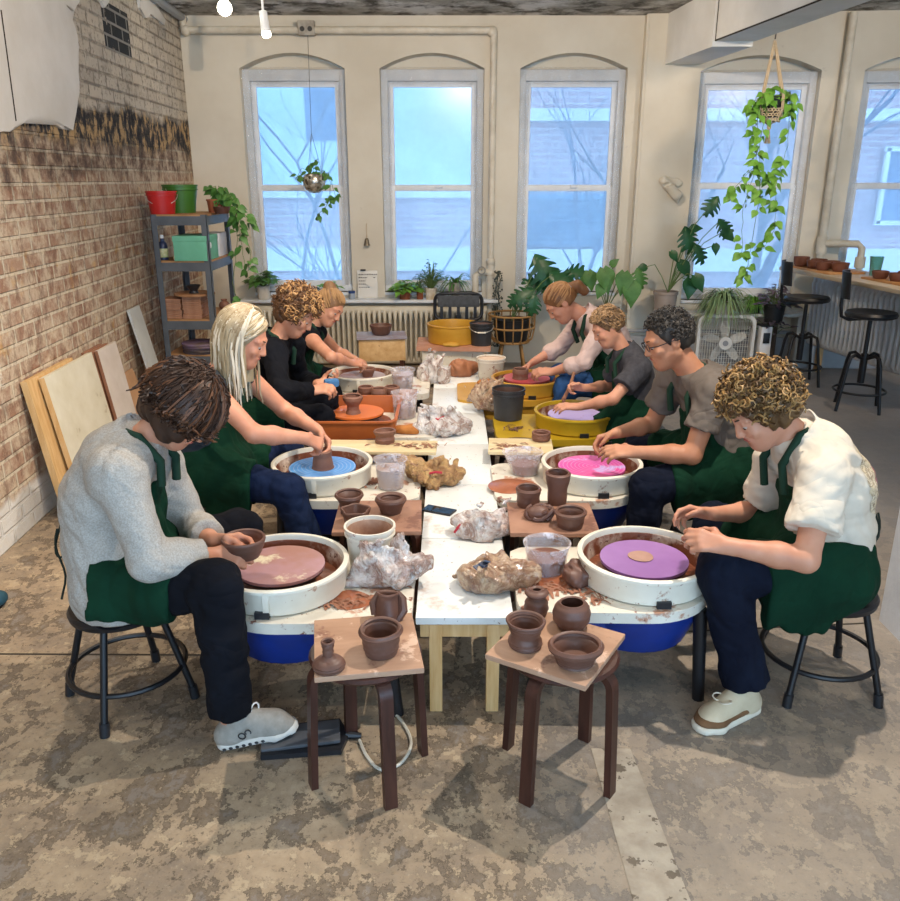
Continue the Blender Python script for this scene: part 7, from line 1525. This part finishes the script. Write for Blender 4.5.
# ------------------------------------------------------------------ hanging things
t = thing('hanging_planter', 'mosaic ball planter hanging on a long wire before the left window', 'plant', (-1.245, 7.9, 1.777)); q = MB()
def disco():
    t_ = NT('mirror_mosaic'); v_ = t_.node('ShaderNodeTexVoronoi'); t_.l.new(t_.co(), v_.inputs['Vector']); v_.inputs['Scale'].default_value = 45; t_.set(Base_Color=t_.ramp(v_.outputs['Color'], [(.2, '#6d675c'), (.5, '#b4ad9f'), (.8, '#e0dccf')]), Metallic=.7, Roughness=.25); return t_.m
q.lathe([(0, -.10), (.05, -.092), (.09, -.055), (.105, 0), (.095, .045), (.078, .07), (.068, .07), (.07, .04), (0, .03)], n=28); mk('planter_ball', q, disco(), t)
q = MB(); top = V((-.05, .38, 1.34)); j = V((-.012, .06, .42))
for k in range(3): a = k*2*PI/3; q.tube([(.085*math.cos(a), .085*math.sin(a), .05), j], .0018, 4)
q.tube([j, top], .0022, 4); mk('hanging_wire', q, mat('dark_wire', '#5a5348', rough=.6), t, 60)
lq, sq = MB(), MB(); [vine(lq, sq, p, n_, .06, 40+i) for i, (p, n_) in enumerate((([(0, 0, .06), (-.10, -.03, .12), (-.16, -.04, .02)], 12), ([(0, 0, .06), (.10, -.04, .10), (.16, -.05, -.02), (.12, -.06, -.2), (.02, -.07, -.30)], 22), ([(0, 0, .06), (.0, -.02, .16), (.05, -.03, .20)], 10), ([(0, 0, .06), (.14, .0, .08), (.19, 0, -.12)], 12)))]; mk('foliage', lq, LEAF, t, 180); mk('vines', sq, STEM, t, 60)
t = thing('junction_box', 'small grey junction box on the wall pipe above the left window', 'box', (-1.30, 8.26, 3.10)); q = MB(); q.box((0, 0, 0), (.15, .08, .12), bev=.006); mk('box_body', q, mat('greyed_white_metal', '#b9b2a4', '#8f877a', 10, .6), t); 
for x in (-.035, .035): q = MB(); q.tube([(x, -.045, -.01), (x, -.03, -.01)], .022, 10); mk('knockout', q, mat('dark_hole', '#3d3a36'), t)
t = thing('macrame_planter', 'macrame hanger with a black pot of trailing pothos under the beam', 'plant', (2.61, 7.2, 2.36)); COT = mat('cotton_cord', '#cbb89a', '#b7a283', 20, .9); q = MB()
q.tube([(0, 0, .0), (0, 0, 0)], .1, 4) if 0 else None
mk('plant_pot', (lambda q: q.lathe([(0, -.085), (.075, -.085), (.10, .06), (.104, .07), (.094, .07), (.088, .03), (0, .03)], n=28))(MB()), BPOT, t)
q = MB(); tp = V((-.02, .03, .49))
for k in range(4):
    a = k*PI/2+.5; c, s_ = math.cos(a), math.sin(a)
    for e in (-.006, .006): q.tube([tp+V((e, 0, 0)), (.11*c+e, .11*s_, .07), (.112*c+e, .112*s_, -.02), (.08*c, .08*s_, -.10), (0, 0, -.14)], .006, 5)
for zz, rr in ((-.03, .108), (-.065, .098), (-.10, .075)): q.tube([(rr*math.cos(k*PI/20), rr*math.sin(k*PI/20), zz+.016*math.sin(k*2)) for k in range(40)], .006, 5, closed=True); q.tube([(rr*math.cos(k*PI/20), rr*math.sin(k*PI/20), zz-.016*math.sin(k*2)) for k in range(40)], .006, 5, closed=True)
q.tube([(0, 0, -.13), (0, 0, -.17)], .018, 8); [q.tube([(0, 0, -.16), (.022*math.cos(k), .022*math.sin(k), -.28)], .005, 4) for k in range(10)]; mk('macrame_cords', q, COT, t, 60)
lq, sq = MB(), MB(); vs_ = (([(0, -.02, .05), (-.10, -.06, .09), (-.13, -.08, -.1), (-.10, -.08, -.5), (-.17, -.08, -.78), (-.14, -.08, -1.15)], 62), ([(0, -.02, .05), (-.06, -.09, .09), (-.10, -.12, -.3), (-.05, -.10, -.7), (-.08, -.10, -1.25), (-.12, -.1, -1.38)], 52), ([(0, 0, .05), (.12, -.06, .08), (.14, -.08, -.3), (.08, -.08, -.6), (.12, -.08, -.95), (.04, -.08, -1.12)], 58), ([(0, 0, .05), (.13, 0, .12), (.19, -.02, 0), (.17, -.02, -.1)], 16), ([(0, 0, .05), (-.05, -.03, .13), (.05, -.06, .12)], 16), ([(0, 0, .05), (-.12, -.02, .10), (-.17, -.04, .0), (-.14, -.05, -.22)], 16), ([(-.1, -.08, -.45), (-.25, -.08, -.62), (-.29, -.08, -.72)], 16), ([(.08, -.08, -.45), (.02, -.08, -.55), (.06, -.08, -.75)], 16))
[vine(lq, sq, p, n_, .085, 60+i) for i, (p, n_) in enumerate(vs_)]; mk('foliage', lq, LEAFB, t, 180); mk('vines', sq, STEM, t, 60)
q = MB(); q.tube([(2.595, 7.23, 2.94), (2.59, 7.23, 2.86)], .006, 6); one('ceiling_hook', q, BLACKM, 'small hook in the beam holding the macrame hanger', 'hook')
t = thing('hanging_bell', 'small metal bell hanging on a cord between the windows', 'bell', (-.82, 8.32, 1.23)); q = MB(); q.lathe([(.034, -.05), (.026, -.03), (.022, .0), (.010, .02), (0, .022)], n=20); mk('bell_body', q, mat('old_brass', '#8d8471', '#6f675a', 9, .4, .6), t); q = MB(); q.tube([(0, 0, .02), (0, .02, .16)], .003, 5); mk('cord', q, COT, t)
v = Vox((-.2, -.12, -.2), (.2, .02, .2), .007); v.ell((0, 0, .05), (.12, .03, .06), k=.03); v.cone((-.05, -.02, .06), (.07, -.06, -.06), .035, .045, .03); v.cone((.02, -.05, .0), (.08, -.04, -.12), .03, .022, .03); v.ell((-.03, -.05, .03), (.03, .03, .02), k=.02, op='sub'); v.ripple(.010, 25, 4, band=.04)
v.cut((0, .012, 0), (0, 1, 0)); t = thing('wall_sculpture', 'small plaster hand like relief on the cream wall', 'sculpture', D(669, 188, 8.215)); mkv('relief', v, M_WALL, t)
# ------------------------------------------------------------------ floor things at the front
t = thing('foot_pedal', 'grey foot pedal under the shoe of the grey sweater potter', 'pedal', (-.50, 2.315, 0), .15); GP = mat('dark_grey_pedal', '#54565a', '#484a4e', 8, .5)
q = MB(); q.prism([(-.13, -.075), (.13, -.085), (.16, 0), (.13, .085), (-.13, .075)], 0, .018); mk('pedal_base', q, BLACKP, t); q = MB(); q.box((0, 0, .026), (.26, .115, .014), bev=.005, rot=Euler((0, -.03, 0))); mk('treadle', q, GP, t); q = MB(); q.tube([(.15, 0, .012), (.20, -.012, .012)], [.014, .009], 8); mk('cord_grip', q, BLACKP, t)
q = MB(); pts = [V(p) for p in ((-.305, 2.315, .008), (-.27, 2.23, .008), (-.22, 2.17, .008), (-.16, 2.20, .008), (-.13, 2.30, .008), (-.17, 2.42, .008), (-.24, 2.52, .008), (-.25, 2.62, .008))]; fine = [tuple(x) for x in smoothp([tuple(p) for p in pts], 6)]; q.tube(fine, .0055, 6); one('power_cord', q, mat('pale_cord', '#cfc8b8', rough=.5), 'pale cord curling from the foot pedal across the floor', 'cord')
t = thing('shoe', 'dark teal shoe of someone standing outside the frame at the left edge', 'shoe', (-2.03, 3.24, 0)); v = Vox((-.2, -.1, -.01), (.15, .1, .14), .006); v.cone((-.12, 0, .05), (.03, 0, .035), .045, .05, .03, side=(0, 1, 0), da=.05, db=.036); v.cone((-.10, 0, .06), (-.10, 0, .11), .042, .04, .02); v.cut((0, 0, .018), (0, 0, -1)); mkv('upper', v, mat('teal_canvas', '#1f4350', '#28505e', 20, .8), t)
v = Vox((-.2, -.1, -.01), (.15, .1, .05), .005); v.cone((-.12, 0, .012), (.03, 0, .012), .05, .055, .02, side=(0, 1, 0), da=.02, db=.02); v.cut((0, 0, .022), (0, 0, 1)); v.cut((0, 0, 0), (0, 0, -1)); mkv('sole', v, mat('dark_sole', '#1b1b1d'), t)
